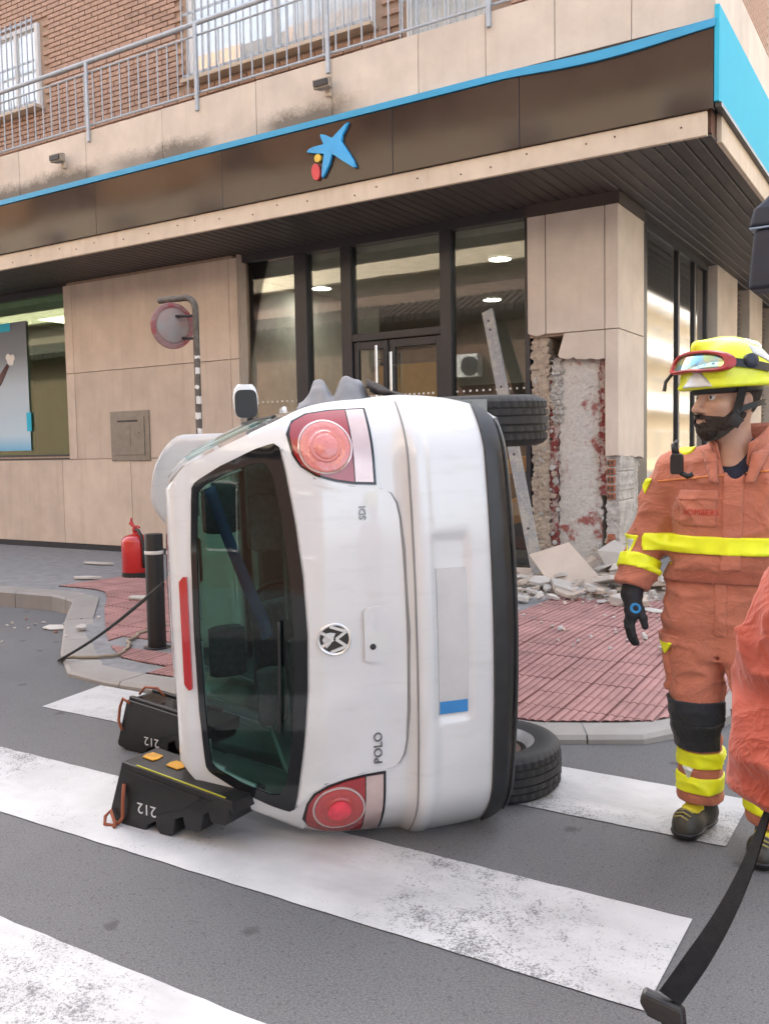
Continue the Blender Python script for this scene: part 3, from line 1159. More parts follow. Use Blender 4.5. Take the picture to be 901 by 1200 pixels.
# lumps of mortar clinging on
for k in range(46):
    a = random.choice([(-3.74, -3.58), (-3.55, -3.46), (-3.05, -2.92), (-2.93, -2.81), (-3.62, -3.50)])
    x0, z0 = random.uniform(*a), random.uniform(0.2, 2.35) if a[1] < -2.95 else random.uniform(0.2, 1.38)
    s = random.uniform(0.014, 0.042)
    mb = MB()
    bm = bmesh.new()
    bmesh.ops.create_icosphere(bm, subdivisions=1, radius=1)
    mb.add([(x0 + s * v.co.x * random.uniform(.6, 1.3), PY + 0.072 + s * 0.5 * v.co.y, z0 + s * v.co.z * random.uniform(.6, 1.4)) for v in bm.verts], [[v.index for v in f.verts] for f in bm.faces])
    bm.free()
    obj('mortar_lump', mb, random.choice([M_['plaster'], M_['rubblestone'], M_['plaster']]), B)

# ------------------------------------------------------------------ buildings across the streets (seen in the glass)
OB = thing('opposite_house', 'low brick house across the street with a dark tiled eave, mirrored in the bank windows', 'building', (-12, -6, 0))
mb = MB()
mb.box(-34, 4, -14, -5.0, 0, 5.3)
br = N('far_brick')
bt = br.new('ShaderNodeTexBrick')
bt.inputs['Scale'].default_value = 1.0
bt.inputs['Brick Width'].default_value = 0.25
bt.inputs['Row Height'].default_value = 0.066
bt.inputs['Mortar Size'].default_value = 0.008
bt.inputs['Color1'].default_value = (0.13, 0.065, 0.045, 1)
bt.inputs['Color2'].default_value = (0.17, 0.085, 0.055, 1)
bt.inputs['Mortar'].default_value = (0.16, 0.13, 0.10, 1)
rm = br.new('ShaderNodeMapping')
rm.inputs['Rotation'].default_value = (R(90), 0, 0)
br.link(br.pos(), rm.inputs['Vector'])
br.link(rm.outputs[0], bt.inputs['Vector'])
br.set(Base_Color=bt.outputs['Color'], Roughness=0.9)
obj('wall', mb, br.m, OB)
mb = MB()
mb.box(-34, 4, -14, -5.6, 5.3, 6.73)
obj('upper_wall', mb, mat('pink_render', (0.22, 0.15, 0.125), 0.9), OB)
mb = MB()
mb.box(-34, 4, -14, -5.2, 6.73, 9.6)
obj('cream_storey', mb, mat('cream_render', (0.62, 0.52, 0.38), 0.9), OB)
for (x0, x1, c_) in ((-34, -27, (0.36, 0.20, 0.10)), (-27, -23.5, (0.05, 0.04, 0.035)), (-23.5, -18.5, (0.40, 0.23, 0.12)), (-18.5, -16.8, (0.06, 0.05, 0.045)), (-16.8, -13.5, (0.28, 0.16, 0.09)), (-13.5, -10.2, (0.045, 0.035, 0.03)), (-10.2, 4, (0.24, 0.17, 0.13))):
    mb = MB()
    mb.box(x0 + 0.004, x1 - 0.004, -14, -5.1 + (0.12 if c_[0] < 0.1 else 0.0) * -1, 9.604, 14.0)
    obj('upper_storey', mb, mat('upper_storey_render', c_, 0.85), OB)
mb = MB()
for k in range(150):
    x0 = -34 + k * 0.253
    mb.tube([(x0, -4.35, 5.28), (x0, -5.6, 5.86)], 0.115, 8)
obj('roof_tile', mb, mat('dark_tile', (0.07, 0.05, 0.045), 0.8), OB, kind='stuff')
for x0 in (-30, -26.5, -23, -19.5, -9.3, -5.5, -2):
    for z0, z1 in ((0.9, 2.6), (3.5, 4.9), (7.9, 9.2)):
        if z0 < 5 and x0 < -18:
            continue
        mb = MB()
        yy = -4.96 if z0 < 5 else -5.16
        mb.box(x0, x0 + 1.2, yy - 0.06, yy, z0, z1)
        w = obj('window', mb, M_['white'], OB)
        mb = MB()
        mb.box(x0 + 0.08, x0 + 1.12, yy + 0.002, yy + 0.01, z0 + 0.08, z1 - 0.08)
        obj('pane', mb, M_['dark'], w)
ac = thing('air_conditioner', 'white outdoor air conditioner unit on the opposite brick wall, seen mirrored in the bank window', 'air conditioner', (-11.5, -4.85, 3.5))
mb = MB()
mb.box(-11.95, -11.05, -4.95, -4.62, 3.5, 4.15)
obj('casing', mb, M_['white'], ac, bevel=0.02)
mb = MB()
mb.lathe([(0.05, 0), (0.25, 0.0), (0.27, 0.02), (0.25, 0.03)], 28, Matrix.Translation((-11.3, -4.615, 3.82)) @ Matrix.Rotation(R(-90), 4, 'X'))
obj('fan_grille', mb, M_['dark'], ac)
SB = thing('yellow_apartment_block', 'sunlit cream apartment block across the side street, mirrored in the side windows of the bank', 'building', (14, 14, 0))
mb = MB()
mb.box(9.5, 20, 6, 130, 0, 12.5)
obj('wall', mb, mat('warm_render', (0.60, 0.46, 0.27), 0.9), SB)
for y0 in [7.5 + 3.5 * q for q in range(34)]:
    for z0 in (0.6, 3.9, 7.0, 10.0):
        mb = MB()
        mb.box(9.44, 9.52, y0, y0 + 1.5, z0, z0 + 1.9)
        w = obj('window', mb, M_['white'], SB)
        mb = MB()
        mb.box(9.43, 9.438, y0 + 0.1, y0 + 1.4, z0 + 0.1, z0 + 1.8)
        obj('pane', mb, M_['dark'], w)
        if z0 > 2:
            mb = MB()
            mb.box(8.7, 9.42, y0 - 0.5, y0 + 2.0, z0 - 0.3, z0 - 0.15)
            mb.box(8.7, 8.76, y0 - 0.5, y0 + 2.0, z0 - 0.15, z0 + 0.7)
            obj('balcony', mb, M_['white'], SB)
# ------------------------------------------------------------------ the overturned car (local axes: X forward, Y its left, Z its up)
CS = 1.03
car = thing('overturned_car', 'white hatchback lying on its left side across the zebra crossing', 'car', (0, 0, 0))
th, cr, cp = 0.785, 0.019, 0.016
ca = Vector((-math.sin(th), math.cos(th), 0))
cl_ = Vector((-math.cos(th), -math.sin(th), 0))
cz = Vector((0, 0, 1))
A2 = math.cos(cp) * ca + math.sin(cp) * cz
Z1 = -math.sin(cp) * ca + math.cos(cp) * cz
UP = math.cos(cr) * cl_ - math.sin(cr) * Z1
RT = math.cos(cr) * Z1 + math.sin(cr) * cl_
CM = Matrix((A2 * CS, -RT * CS, UP * CS)).transposed().to_4x4()
CM.translation = Vector((-1.169, 3.25, 0.852))
car.matrix_world = CM
LOC[car] = Vector((0, 0, 0))

paint = N('white_car_paint')
dust = paint.noise(2.2, 6, 0.65, paint.objpos())
sm = paint.noise(4.0, 4, 0.6, paint.objpos((1, 6, 1)))
pc = paint.mix(paint.ramp(dust, [(0.40, 0.0), (0.8, 0.5)]), (0.655, 0.67, 0.685), (0.58, 0.58, 0.57))
pc = paint.mix(paint.ramp(sm, [(0.56, 0.0), (0.75, 0.35)]), pc, (0.50, 0.49, 0.47))
paint.set(Base_Color=pc, Roughness=0.3, Coat_Weight=1.0, Coat_Roughness=0.035)
M_['paintwork'] = paint.m
M_['car_inner'] = mat('car_lining', (0.22, 0.235, 0.23), 0.8)
M_['car_glass'] = glass_mat('tinted_car_glass', (0.58, 0.80, 0.74), 1.5, gain=0.7)
M_['frit'] = mat('black_glass_border', (0.010, 0.011, 0.013), 0.08, var=0.1)
M_['gap'] = mat('panel_gap', (0.26, 0.26, 0.26), 0.8)
M_['blackbump'] = mat('black_bumper', (0.025, 0.026, 0.028), 0.38, var=0.25, nscale=8, bump=0.06, bscale=260)


def smooth01(a, b, x):
    return sstep((x - a) / (b - a))


VW = [(0.225, 0.74), (0.30, 0.795), (0.40, 0.825), (0.50, 0.838), (0.60, 0.842), (0.66, 0.84), (0.70, 0.832), (0.80, 0.828), (0.90, 0.815), (0.97, 0.79), (1.05, 0.752), (1.12, 0.722), (1.24, 0.668), (1.36, 0.607), (1.41, 0.57), (1.44, 0.50)]
UW = [(0.225, 0.045), (0.26, 0.015), (0.32, 0.004), (0.45, -0.004), (0.530, -0.008), (0.545, -0.020), (0.580, -0.022), (0.598, -0.012), (0.612, 0.010), (0.63, 0.038), (0.70, 0.050), (0.80, 0.054), (0.92, 0.066), (1.0, 0.10), (1.20, 0.222), (1.37, 0.335), (1.40, 0.345), (1.425, 0.365), (1.44, 0.41)]


def pint(T, x):
    return float(np.interp(x, [t[0] for t in T], [t[1] for t in T]))


VWs = [(w, np.mean([pint(VW, w + d) for d in (-.03, -.015, 0, .015, .03)])) for w in np.linspace(0.225, 1.44, 82)]


def Vw(w):
    return pint(VWs, w)


def rear_u(v, w, recess=True):
    av = abs(v)
    b = np.mean([pint(UW, w + d) for d in (-.008, 0, .008)])
    u = b + 0.05 * (av / 0.6) ** 2
    if av > 0.6:
        u += 2.7 * (av - 0.6) ** 2 * (1.0 if w < 1.0 else 0.8)
    if recess:
        k = smooth01(0.345, 0.325, av) * smooth01(0.400, 0.412, w) * smooth01(0.548, 0.532, w)
        u += 0.014 * k
    return u


def RP(v, w, off=0.0):
    """point on the rear skin, pushed outwards (backwards) by off"""
    u = rear_u(v, w)
    e = 0.004
    du_v = (rear_u(v + e, w) - rear_u(v - e, w)) / (2 * e)
    du_w = (rear_u(v, w + e) - rear_u(v, w - e)) / (2 * e)
    n = Vector((-1, du_v, du_w)).normalized()
    return Vector((u, v, w)) + n * off


HALFGLASS = [(0, .979), (.2, .985), (.4, 1.002), (.56, 1.022), (.66, 1.036), (.675, 1.055), (.655, 1.12), (.60, 1.24), (.545, 1.33), (.52, 1.345), (.3, 1.358), (0, 1.363)]
INGLASS = [(0, 1.022), (.2, 1.027), (.4, 1.042), (.55, 1.062), (.605, 1.080), (.612, 1.115), (.575, 1.22), (.53, 1.305), (.505, 1.324), (.3, 1.337), (0, 1.342)]


def sym(h):
    return h + [(-a, b) for a, b in reversed(h) if a > 1e-6]


def inside(poly, x, y):
    c = False
    n = len(poly)
    for i in range(n):
        (x0, y0), (x1, y1) = poly[i], poly[(i + 1) % n]
        if (y0 > y) != (y1 > y) and x < (x1 - x0) * (y - y0) / (y1 - y0) + x0:
            c = not c
    return c


def dense(poly, step=0.015):
    out = []
    n = len(poly)
    for i in range(n):
        a, b = Vector(poly[i]), Vector(poly[(i + 1) % n])
        k = max(1, int((b - a).length / step))
        out += [tuple(a.lerp(b, j / k)) for j in range(k)]
    return out


def patch(poly, off, skirt=0.012, step=0.018, fn=RP, axis=1):
    """shell patch over the rear skin bounded by poly (v,w): scanlines along axis, with a skirt"""
    p = np.array(poly)
    lo, hi = p[:, axis].min() + 1e-4, p[:, axis].max() - 1e-4
    n = max(4, int((hi - lo) / step))
    o = 1 - axis
    rows = []
    spans = []
    for i in range(n + 1):
        s = lo + (hi - lo) * i / n
        xs_ = []
        m = len(poly)
        for k in range(m):
            a, b = poly[k], poly[(k + 1) % m]
            if (a[axis] > s) != (b[axis] > s):
                xs_.append(a[o] + (b[o] - a[o]) * (s - a[axis]) / (b[axis] - a[axis]))
        spans.append((s, min(xs_), max(xs_)))
    width = max(b - a for _, a, b in spans)
    m = max(4, int(width / step))
    for s, a, b in spans:
        r = []
        for j in range(m + 1):
            q = a + (b - a) * j / m
            v, w = (q, s) if axis == 1 else (s, q)
            r.append((v, w))
        rows.append(r)
    mb = MB()
    P = [[fn(v, w, off) for v, w in r] for r in rows]
    mb.grid(P)
    ring = [(0, j) for j in range(m + 1)] + [(i, m) for i in range(1, n + 1)] + [(n, j) for j in range(m - 1, -1, -1)] + [(i, 0) for i in range(n - 1, 0, -1)]
    if skirt:
        top = [P[i][j] for i, j in ring]
        bot = [fn(*rows[i][j], off - skirt) for i, j in ring]
        k = len(ring)
        mb.add(top + bot, [(i, (i + 1) % k, k + (i + 1) % k, k + i) for i in range(k)])
    return mb


def ribbon(path, w, off, fn=RP, closed=False, thick=0.006):
    """strip of width w following path on the rear skin"""
    mb = MB()
    pts = [Vector(q) for q in path]
    n = len(pts)
    rings = []
    for i, q in enumerate(pts):
        a, b = (pts[(i - 1) % n], pts[(i + 1) % n]) if closed else (pts[max(0, i - 1)], pts[min(n - 1, i + 1)])
        t = (b - a).normalized()
        nn = Vector((-t.y, t.x)) * w / 2
        rings.append([fn(q.x - nn.x, q.y - nn.y, off), fn(q.x + nn.x, q.y + nn.y, off), fn(q.x + nn.x, q.y + nn.y, off - thick), fn(q.x - nn.x, q.y - nn.y, off - thick)])
    if closed:
        rings.append(rings[0])
    mb.loft(rings, True, not closed)
    return mb


# ---- body shell: rear skin grid + lofted sides and roof
NV, WS = 88, list(np.linspace(0.225, 1.44, 102))
tpar = list(np.linspace(-1, 1, NV + 1))
NW = len(WS)
gfull, gin = sym(HALFGLASS), sym(INGLASS)
body = MB()
idx = np.zeros((NW, NV + 1), int)
vv = []
for j, w in enumerate(WS):
    for i, t in enumerate(tpar):
        v = t * Vw(w)
        idx[j, i] = len(vv)
        vv.append((rear_u(v, w), v, w))
faces = []
for j in range(NW - 1):
    for i in range(NV):
        wc, vc = (WS[j] + WS[j + 1]) / 2, (tpar[i] + tpar[i + 1]) / 2 * Vw((WS[j] + WS[j + 1]) / 2)
        if inside(gfull, vc * 1.06, 1.17 + (wc - 1.17) * 1.07):
            continue
        faces.append((idx[j, i], idx[j, i + 1], idx[j + 1, i + 1], idx[j + 1, i]))
# rim loop: bottom (v - to +), left side up, top (v + to -), right side down
rim = [('b', t, WS[0]) for t in tpar] + [('s', 1, w) for w in WS[1:]] + [('t', t, WS[-1]) for t in reversed(tpar[:-1])] + [('s', -1, w) for w in reversed(WS[1:-1])]
UST = [0.0, 0.10, 0.2, 0.30, 0.36, 0.42, 0.5, 0.58, 0.65, 0.72, 0.80, 0.9, 1.0, 1.1, 1.2, 1.3, 1.4, 1.48, 1.53, 1.58, 1.63, 1.75, 1.9, 2.05, 2.2, 2.30, 2.36, 2.45, 2.55, 2.65, 2.72, 2.79, 2.86, 2.93, 3.0, 3.08, 3.16, 3.24, 3.31, 3.38, 3.45, 3.55, 3.65, 3.74, 3.82, 3.88, 3.91]
TOPU = [(0.3, 1.44), (0.7, 1.455), (1.2, 1.462), (1.7, 1.458), (2.1, 1.44), (2.36, 1.405), (2.72, 1.18), (3.08, 0.985), (3.4, 0.915), (3.7, 0.80), (3.82, 0.70), (3.91, 0.58)]
BW = [(0.3, 1.0), (2.8, 1.0), (3.2, 0.985), (3.5, 0.95), (3.75, 0.86), (3.86, 0.76), (3.91, 0.60)]


def station(U, kind, t, w):
    top, bw = pint(TOPU, U), pint(BW, U)
    base = 0.225 - 0.035 * smooth01(0.3, 0.8, U)
    belt = min(0.97 + 0.0 * U, top - 0.03)
    if kind == 'b':
        return (U, t * 0.74 * bw, base)
    if kind == 's':
        if w <= 0.97:
            wz = base + (w - 0.225) / (0.97 - 0.225) * (belt - base)
            sv = Vw(w)
        else:
            q = (w - 0.97) / (1.44 - 0.97)
            wz = belt + q * (top - 0.028 - belt)
            hi = (top - belt) / 0.5
            sv = Vw(w) if hi > 0.98 else Vw(0.97) + (Vw(w) - Vw(0.97)) * max(0.25, min(1, hi))
        return (U, t * sv * bw, wz)
    hi = (top - belt) / 0.5
    sv = Vw(1.44) if hi > 0.98 else Vw(0.97) + (Vw(1.44) - Vw(0.97)) * max(0.25, min(1, hi))
    return (U, t * sv * bw, top - 0.028 * (abs(t) ** 2.2))


rings = []
rim_idx = []
for (k, t, w) in rim:
    if k == 'b':
        rim_idx.append(int(idx[0, tpar.index(t)]))
    elif k == 's':
        rim_idx.append(int(idx[WS.index(w), NV if t > 0 else 0]))
    else:
        rim_idx.append(int(idx[NW - 1, tpar.index(t)]))
prev = rim_idx
nr = len(rim)
glass_side = {}
UREF = 0.0
allr = [rim_idx]
ringU = [None]
for U in UST[1:]:
    cur = []
    for r, (k, t, w) in enumerate(rim):
        p0 = vv[rim_idx[r]]
        uu = U if U > 0.60 else p0[0] + (0.60 - p0[0]) * (U / 0.60)
        f = smooth01(0.0, 0.62, U)
        s = station(max(uu, 0.3), k, t, w)
        cur.append(len(vv))
        vv.append((uu, p0[1] + (s[1] - p0[1]) * f, p0[2] + (s[2] - p0[2]) * f))
    allr.append(cur)
    ringU.append(U)
wind, side_l, side_r = [], [], []
ARCH = [(0.645, 0.30), (3.11, 0.30)]
for a in range(len(allr) - 1):
    U0, U1 = UST[a], UST[a + 1]
    uc = (U0 + U1) / 2
    for r in range(nr):
        r2 = (r + 1) % nr
        f = (allr[a][r], allr[a][r2], allr[a + 1][r2], allr[a + 1][r])
        k, t, w = rim[r]
        k2, t2, w2 = rim[r2]
        wm = (w + w2) / 2
        if k == 's' and k2 == 's' and 1.0 < wm < 1.36:
            lim = 1.36 - max(0, (uc - 2.2)) * 0.42
            if (0.80 < uc < 1.48 or 1.63 < uc < 2.36) and wm < lim:
                (side_l if t > 0 else side_r).append(f)
                continue
        if k == 't' and k2 == 't' and 2.36 < uc < 3.0 and abs(t + t2) / 2 < 0.93:
            wind.append(f)
            continue
        if k == 's' and k2 == 's':
            cz_ = sum(vv[i][2] for i in f) / 4
            cu_ = sum(vv[i][0] for i in f) / 4
            if any(math.hypot(cu_ - q[0], cz_ - q[1]) < 0.335 for q in ARCH):
                continue
        if k == 'b' and k2 == 'b':
            cu_ = sum(vv[i][0] for i in f) / 4
            cv_ = sum(vv[i][1] for i in f) / 4
            if any(abs(cu_ - q[0]) < 0.33 and abs(cv_) > 0.50 for q in ARCH):
                continue
        faces.append(f)
faces.append(tuple(allr[-1]))
body.v, body.f = vv, faces
body.m = [0] * len(faces)
bo = obj('body', body, [M_['paintwork'], M_['car_inner']], car, smooth=True, local=True, auto=50)
so = bo.modifiers.new('skin', 'SOLIDIFY')
so.thickness = 0.018
so.offset = -1
so.material_offset = 1
so.use_rim = True


def sub_glass(name, fl, m, off=0.0):
    ids = sorted({i for f in fl for i in f})
    mp = {i: k for k, i in enumerate(ids)}
    mb = MB()
    mb.add([vv[i] for i in ids], [[mp[i] for i in f] for f in fl])
    o = obj(name, mb, m, car, smooth=True, local=True)
    s = o.modifiers.new('thickness', 'SOLIDIFY')
    s.thickness = 0.005
    s.offset = -1
    return o


sub_glass('windscreen', wind, M_['car_glass'])
sub_glass('side_window', side_l, M_['car_glass'])
sub_glass('side_window', side_r, M_['car_glass'])

# rear window with its black border
gl = patch(gfull, 0.004, 0.0, 0.03)
rw = obj('rear_window', gl, M_['car_glass'], car, smooth=True, local=True)
od, idn = dense(gfull, 0.01), None
# border: between the outline and the clear field
K = 160


def resample(poly, k):
    P = [Vector(p) for p in poly] + [Vector(poly[0])]
    L = [0]
    for a, b in zip(P[:-1], P[1:]):
        L.append(L[-1] + (b - a).length)
    out = []
    for i in range(k):
        s = L[-1] * i / k
        j = max(q for q in range(len(L) - 1) if L[q] <= s)
        out.append(P[j].lerp(P[j + 1], (s - L[j]) / (L[j + 1] - L[j])))
    return out


def polar(poly, k, c=(0, 1.19)):
    out = []
    for i in range(k):
        t = 2 * math.pi * i / k
        d = Vector((math.cos(t), math.sin(t)))
        best = 0
        for a, b in zip(poly, poly[1:] + poly[:1]):
            ax, ay = a[0] - c[0], a[1] - c[1]
            bx, by = b[0] - c[0], b[1] - c[1]
            den = d.x * (by - ay) - d.y * (bx - ax)
            if abs(den) < 1e-9:
                continue
            s = (ax * (by - ay) - ay * (bx - ax)) / den
            q = (ax * d.y - ay * d.x) / den
            if -1e-6 <= q <= 1 + 1e-6 and s > best:
                best = s
        out.append((c[0] + d.x * best, c[1] + d.y * best))
    return out


po, pi_ = polar(gfull, 220), polar(gin, 220)
mb = MB()
rg = []
for (a, b) in zip(po, pi_):
    rg.append([RP(a[0] * 1.004, a[1], 0.0065), RP((a[0] * 2 + b[0]) / 3, (a[1] * 2 + b[1]) / 3, 0.0065), RP((a[0] + 2 * b[0]) / 3, (a[1] + 2 * b[1]) / 3, 0.0065), RP(b[0], b[1], 0.0062), RP(b[0], b[1], 0.0), RP(a[0], a[1], -0.008)])
rg.append(rg[0])
mb.loft(rg, True, False)
obj('border', mb, M_['frit'], rw, smooth=True, local=True, auto=40)
# wiper, parked inside the lower edge of the glass
mb = MB()
mb.tube([RP(v, 1.065 + 0.03 * (v + 0.05), 0.016) for v in np.linspace(-0.05, 0.36, 12)], 0.006, 8)
obj('rear_wiper', mb, M_['black'], car, smooth=True, local=True)
# high brake lamp on the spoiler lip
mb = patch([(-.20, 1.378), (.22, 1.378), (.225, 1.392), (.20, 1.404), (-.18, 1.404), (-.20, 1.392)], 0.012, 0.02, 0.012)
lampred = N('red_lens')
lampred.set(Base_Color=(0.42, 0.012, 0.016), Roughness=0.12, Coat_Weight=1.0, Coat_Roughness=0.02)
lw = lampred.new('ShaderNodeTexWave')
lw.inputs['Scale'].default_value = 40
lampred.link(lampred.objpos(), lw.inputs['Vector'])
lampred.bump(lw.outputs['Fac'], 0.15, 0.004)
obj('high_brake_lamp', mb, lampred.m, car, smooth=True, local=True, auto=40)

# tailgate panel, standing proud between its gaps
TG = [(0, .630), (.29, .634), (.40, .641), (.455, .650), (.492, .668), (.510, .695), (.516, .735), (.522, .80), (.533, .86), (.553, .925), (.59, .985), (.655, 1.028), (.56, 1.014), (.4, .994), (.2, .977), (0, .971)]
tg = obj('tailgate', patch(sym(TG), 0.007, 0.014, 0.014, axis=0), M_['paintwork'], car, smooth=True, local=True, auto=45)
seam = [(.655, 1.03), (.588, .990), (.549, .928), (.528, .862), (.517, .80), (.511, .735), (.505, .700), (.488, .664), (.455, .645), (.40, .636), (.29, .629), (0, .625)]
mb = ribbon(dense(seam, 0.02)[:-1] if False else [tuple(p) for p in seam] + [(-a, b) for a, b in reversed(seam[:-1])], 0.006, 0.0062)
obj('gap_seal', mb, M_['gap'], tg, smooth=False, local=True)
# tailgate handle: recessed dish, grip bar and lock
mb = patch([(-.07, .69), (.075, .69), (.10, .705), (.105, .74), (.10, .775), (.075, .785), (-.07, .785), (-.09, .772), (-.095, .74), (-.09, .703)], 0.0095, 0.004, 0.01)
dish = obj('handle', mb, M_['paintwork'], tg, smooth=True, local=True, auto=30)
mb = patch([(-.085, .745), (.095, .745), (.10, .752), (.10, .778), (.09, .786), (-.08, .786), (-.09, .778), (-.09, .752)], 0.021, 0.012, 0.008)
obj('handle_grip', mb, M_['paintwork'], tg, smooth=True, local=True, auto=30)
mb = MB()
fr = Matrix.Translation(RP(0.045, .757, 0.021)) @ Matrix.Rotation(R(-90), 4, 'Y')
mb.lathe([(0.011, 0.0), (0.011, 0.003), (0.008, 0.004)], 16, fr)
obj('lock', mb, M_['dark'], tg, smooth=True, local=True, auto=30)
# round badge with the two letters
BCv, BCw = 0.012, 0.888


def bf(a, b, d):
    return RP(BCv + a, BCw + b, d)


mb = MB()
rg = []
for i in range(48):
    t = 2 * math.pi * i / 48
    c, s = math.cos(t), math.sin(t)
    rg.append([bf(0.058 * c, 0.058 * s, 0.008), bf(0.058 * c, 0.058 * s, 0.014), bf(0.054 * c, 0.054 * s, 0.017), bf(0.049 * c, 0.049 * s, 0.014), bf(0.049 * c, 0.049 * s, 0.008)])
rg.append(rg[0])
mb.loft(rg, True, False)


def stroke(m, pts, w, d0, d1, f):
    for (p, q) in zip(pts[:-1], pts[1:]):
        p, q = Vector(p), Vector(q)
        t = (q - p).normalized()
        n_ = Vector((-t.y, t.x)) * w / 2
        quad = [(p - n_), (p + n_), (q + n_), (q - n_)]
        m.prism([tuple(x) for x in quad], f, d0, d1)


vs_ = -1     # car's right is -v: reading direction left to right runs from +v to -v
stroke(mb, [(0.026, 0.044), (0.0, 0.006), (-0.026, 0.044)], 0.010, 0.009, 0.0155, bf)
stroke(mb, [(0.046, 0.016), (0.026, -0.040), (0.0, -0.004), (-0.026, -0.040), (-0.046, 0.016)], 0.010, 0.009, 0.0157, bf)
badge = obj('badge', mb, mat('badge_chrome', (0.78, 0.78, 0.78), 0.3, metal=0.6), tg, local=True)
mb = MB()
mb.loft([[bf(0.052 * math.cos(2 * math.pi * i / 40), 0.052 * math.sin(2 * math.pi * i / 40), d) for i in range(40)] for d in (0.006, 0.0095)])
obj('badge_ground', mb, mat('badge_ground', (0.03, 0.028, 0.026), 0.4), tg, local=True)
# lettering
vs2, fs2 = text_mesh('POLO', 0.052)


def letters(name, txt, size, cv, cw, m, stretch=1.0):
    a, f = text_mesh(txt, size)
    mb = MB()
    nv = len(a)
    top = [RP(cv - p[0] * stretch, cw + p[1], 0.0125) for p in a]
    bot = [RP(cv - p[0] * stretch, cw + p[1], 0.005) for p in a]
    mb.add(top, f)
    mb.add(bot, f)
    edges = {}
    for q in f:
        for i in range(len(q)):
            e = (q[i], q[(i + 1) % len(q)])
            edges[e] = edges.get(e, 0) + 1
    for (i, j) in edges:
        if (j, i) not in edges:
            mb.add([top[i], top[j], bot[j], bot[i]], [(0, 1, 2, 3)])
    return obj(name, mb, m, tg, local=True)


M_['letter'] = mat('dull_chrome_letters', (0.20, 0.20, 0.21), 0.3, metal=0.7)
letters('lettering', 'POLO', 0.044, 0.425, .742, M_['letter'], 1.05)
letters('lettering', 'SDI', 0.034, -0.425, .770, M_['letter'], 1.0)

# bumper trim, plate, black lower bumper, white corner lines
bump_seam = [(v, 0.600) for v in np.linspace(-0.80, 0.80, 50)]
mb = ribbon([(v, 0.605 - 0.002 * abs(v)) for v in np.linspace(-0.815, 0.815, 60)], 0.004, 0.004)
obj('bumper_seam', mb, M_['gap'], car, local=True)
pl = patch([(-.22, .417), (.31, .417), (.31, .530), (-.22, .530)], 0.006, 0.006, 0.02)
M_['plate'] = mat('number_plate', (0.55, 0.55, 0.55), 0.35, var=0.08, nscale=6)
plate = obj('number_plate', pl, M_['plate'], car, local=True, smooth=True, auto=30)
mb = patch([(.262, .419), (.308, .419), (.308, .528), (.262, .528)], 0.0075, 0.003, 0.012)
obj('blue_band', mb, mat('plate_blue', (0.05, 0.25, 0.58), 0.35), plate, local=True)
lowpoly = sym([(0, .236), (.25, .236), (.5, .243), (.66, .250), (.735, .256), (.775, .285), (.80, .320), (.70, .318), (.5, .306), (.25, .288), (0, .284)])
obj('lower_bumper', patch(lowpoly, 0.012, 0.05, 0.02), M_['blackbump'], car, local=True, smooth=True, auto=50)
# the lower bumper's under-roll
mb = MB()
rows = []
for v in np.linspace(-0.735, 0.735, 50):
    w0 = 0.236 + 0.02 * (abs(v) / 0.7) ** 2
    b0 = RP(v, w0, 0.012)
    rows.append([b0, b0 + Vector((0.012, 0, -0.012)), b0 + Vector((0.05, 0, -0.020)), b0 + Vector((0.16, 0, -0.012))])
mb.grid(rows)
o = obj('lower_bumper', mb, M_['blackbump'], car, local=True, smooth=True)
sdm = o.modifiers.new('t', 'SOLIDIFY')
sdm.thickness = 0.006

# tail lamps: each a lens block, round lamp with rings, clear strip
M_['lampdark'] = N('lamp_dark_red')
M_['lampdark'].set(Base_Color=(0.30, 0.014, 0.018), Roughness=0.1, Coat_Weight=1.0, Coat_Roughness=0.02)
M_['lampdark'] = M_['lampdark'].m
M_['lamppink'] = N('lamp_inner_red')
M_['lamppink'].set(Base_Color=(0.42, 0.045, 0.045), Roughness=0.15, Coat_Weight=1.0, Coat_Roughness=0.02)
vz = M_['lamppink'].new('ShaderNodeTexVoronoi')
vz.inputs['Scale'].default_value = 60
M_['lamppink'].link(M_['lamppink'].objpos(), vz.inputs['Vector'])
M_['lamppink'].bump(vz.outputs['Distance'], 0.6, 0.004)
M_['lamppink'] = M_['lamppink'].m
M_['lamp_skylit'] = N('skylit_lamp_lens')  # upper lamp: sky reflection painted in as a paler copy of the red
M_['lamp_skylit'].set(Base_Color=(0.62, 0.20, 0.18), Roughness=0.15, Coat_Weight=1.0, Coat_Roughness=0.02)
vz = M_['lamp_skylit'].new('ShaderNodeTexVoronoi')
vz.inputs['Scale'].default_value = 60
M_['lamp_skylit'].link(M_['lamp_skylit'].objpos(), vz.inputs['Vector'])
M_['lamp_skylit'].bump(vz.outputs['Distance'], 0.6, 0.004)
M_['lamp_skylit'] = M_['lamp_skylit'].m
M_['lampclear'] = mat('clear_lens', (0.56, 0.43, 0.41), 0.12, metal=0.3, coat=1.0, var=0.12, nscale=8)
M_['lampbright'] = mat('lamp_centre_red', (0.72, 0.03, 0.06), 0.15, coat=1.0, var=0.2, nscale=30)
LP = [(.530, .722), (.535, .80), (.546, .86), (.565, .92), (.60, .970), (.645, .994), (.705, 1.002), (.745, .985), (.772, .93), (.782, .85), (.785, .722)]
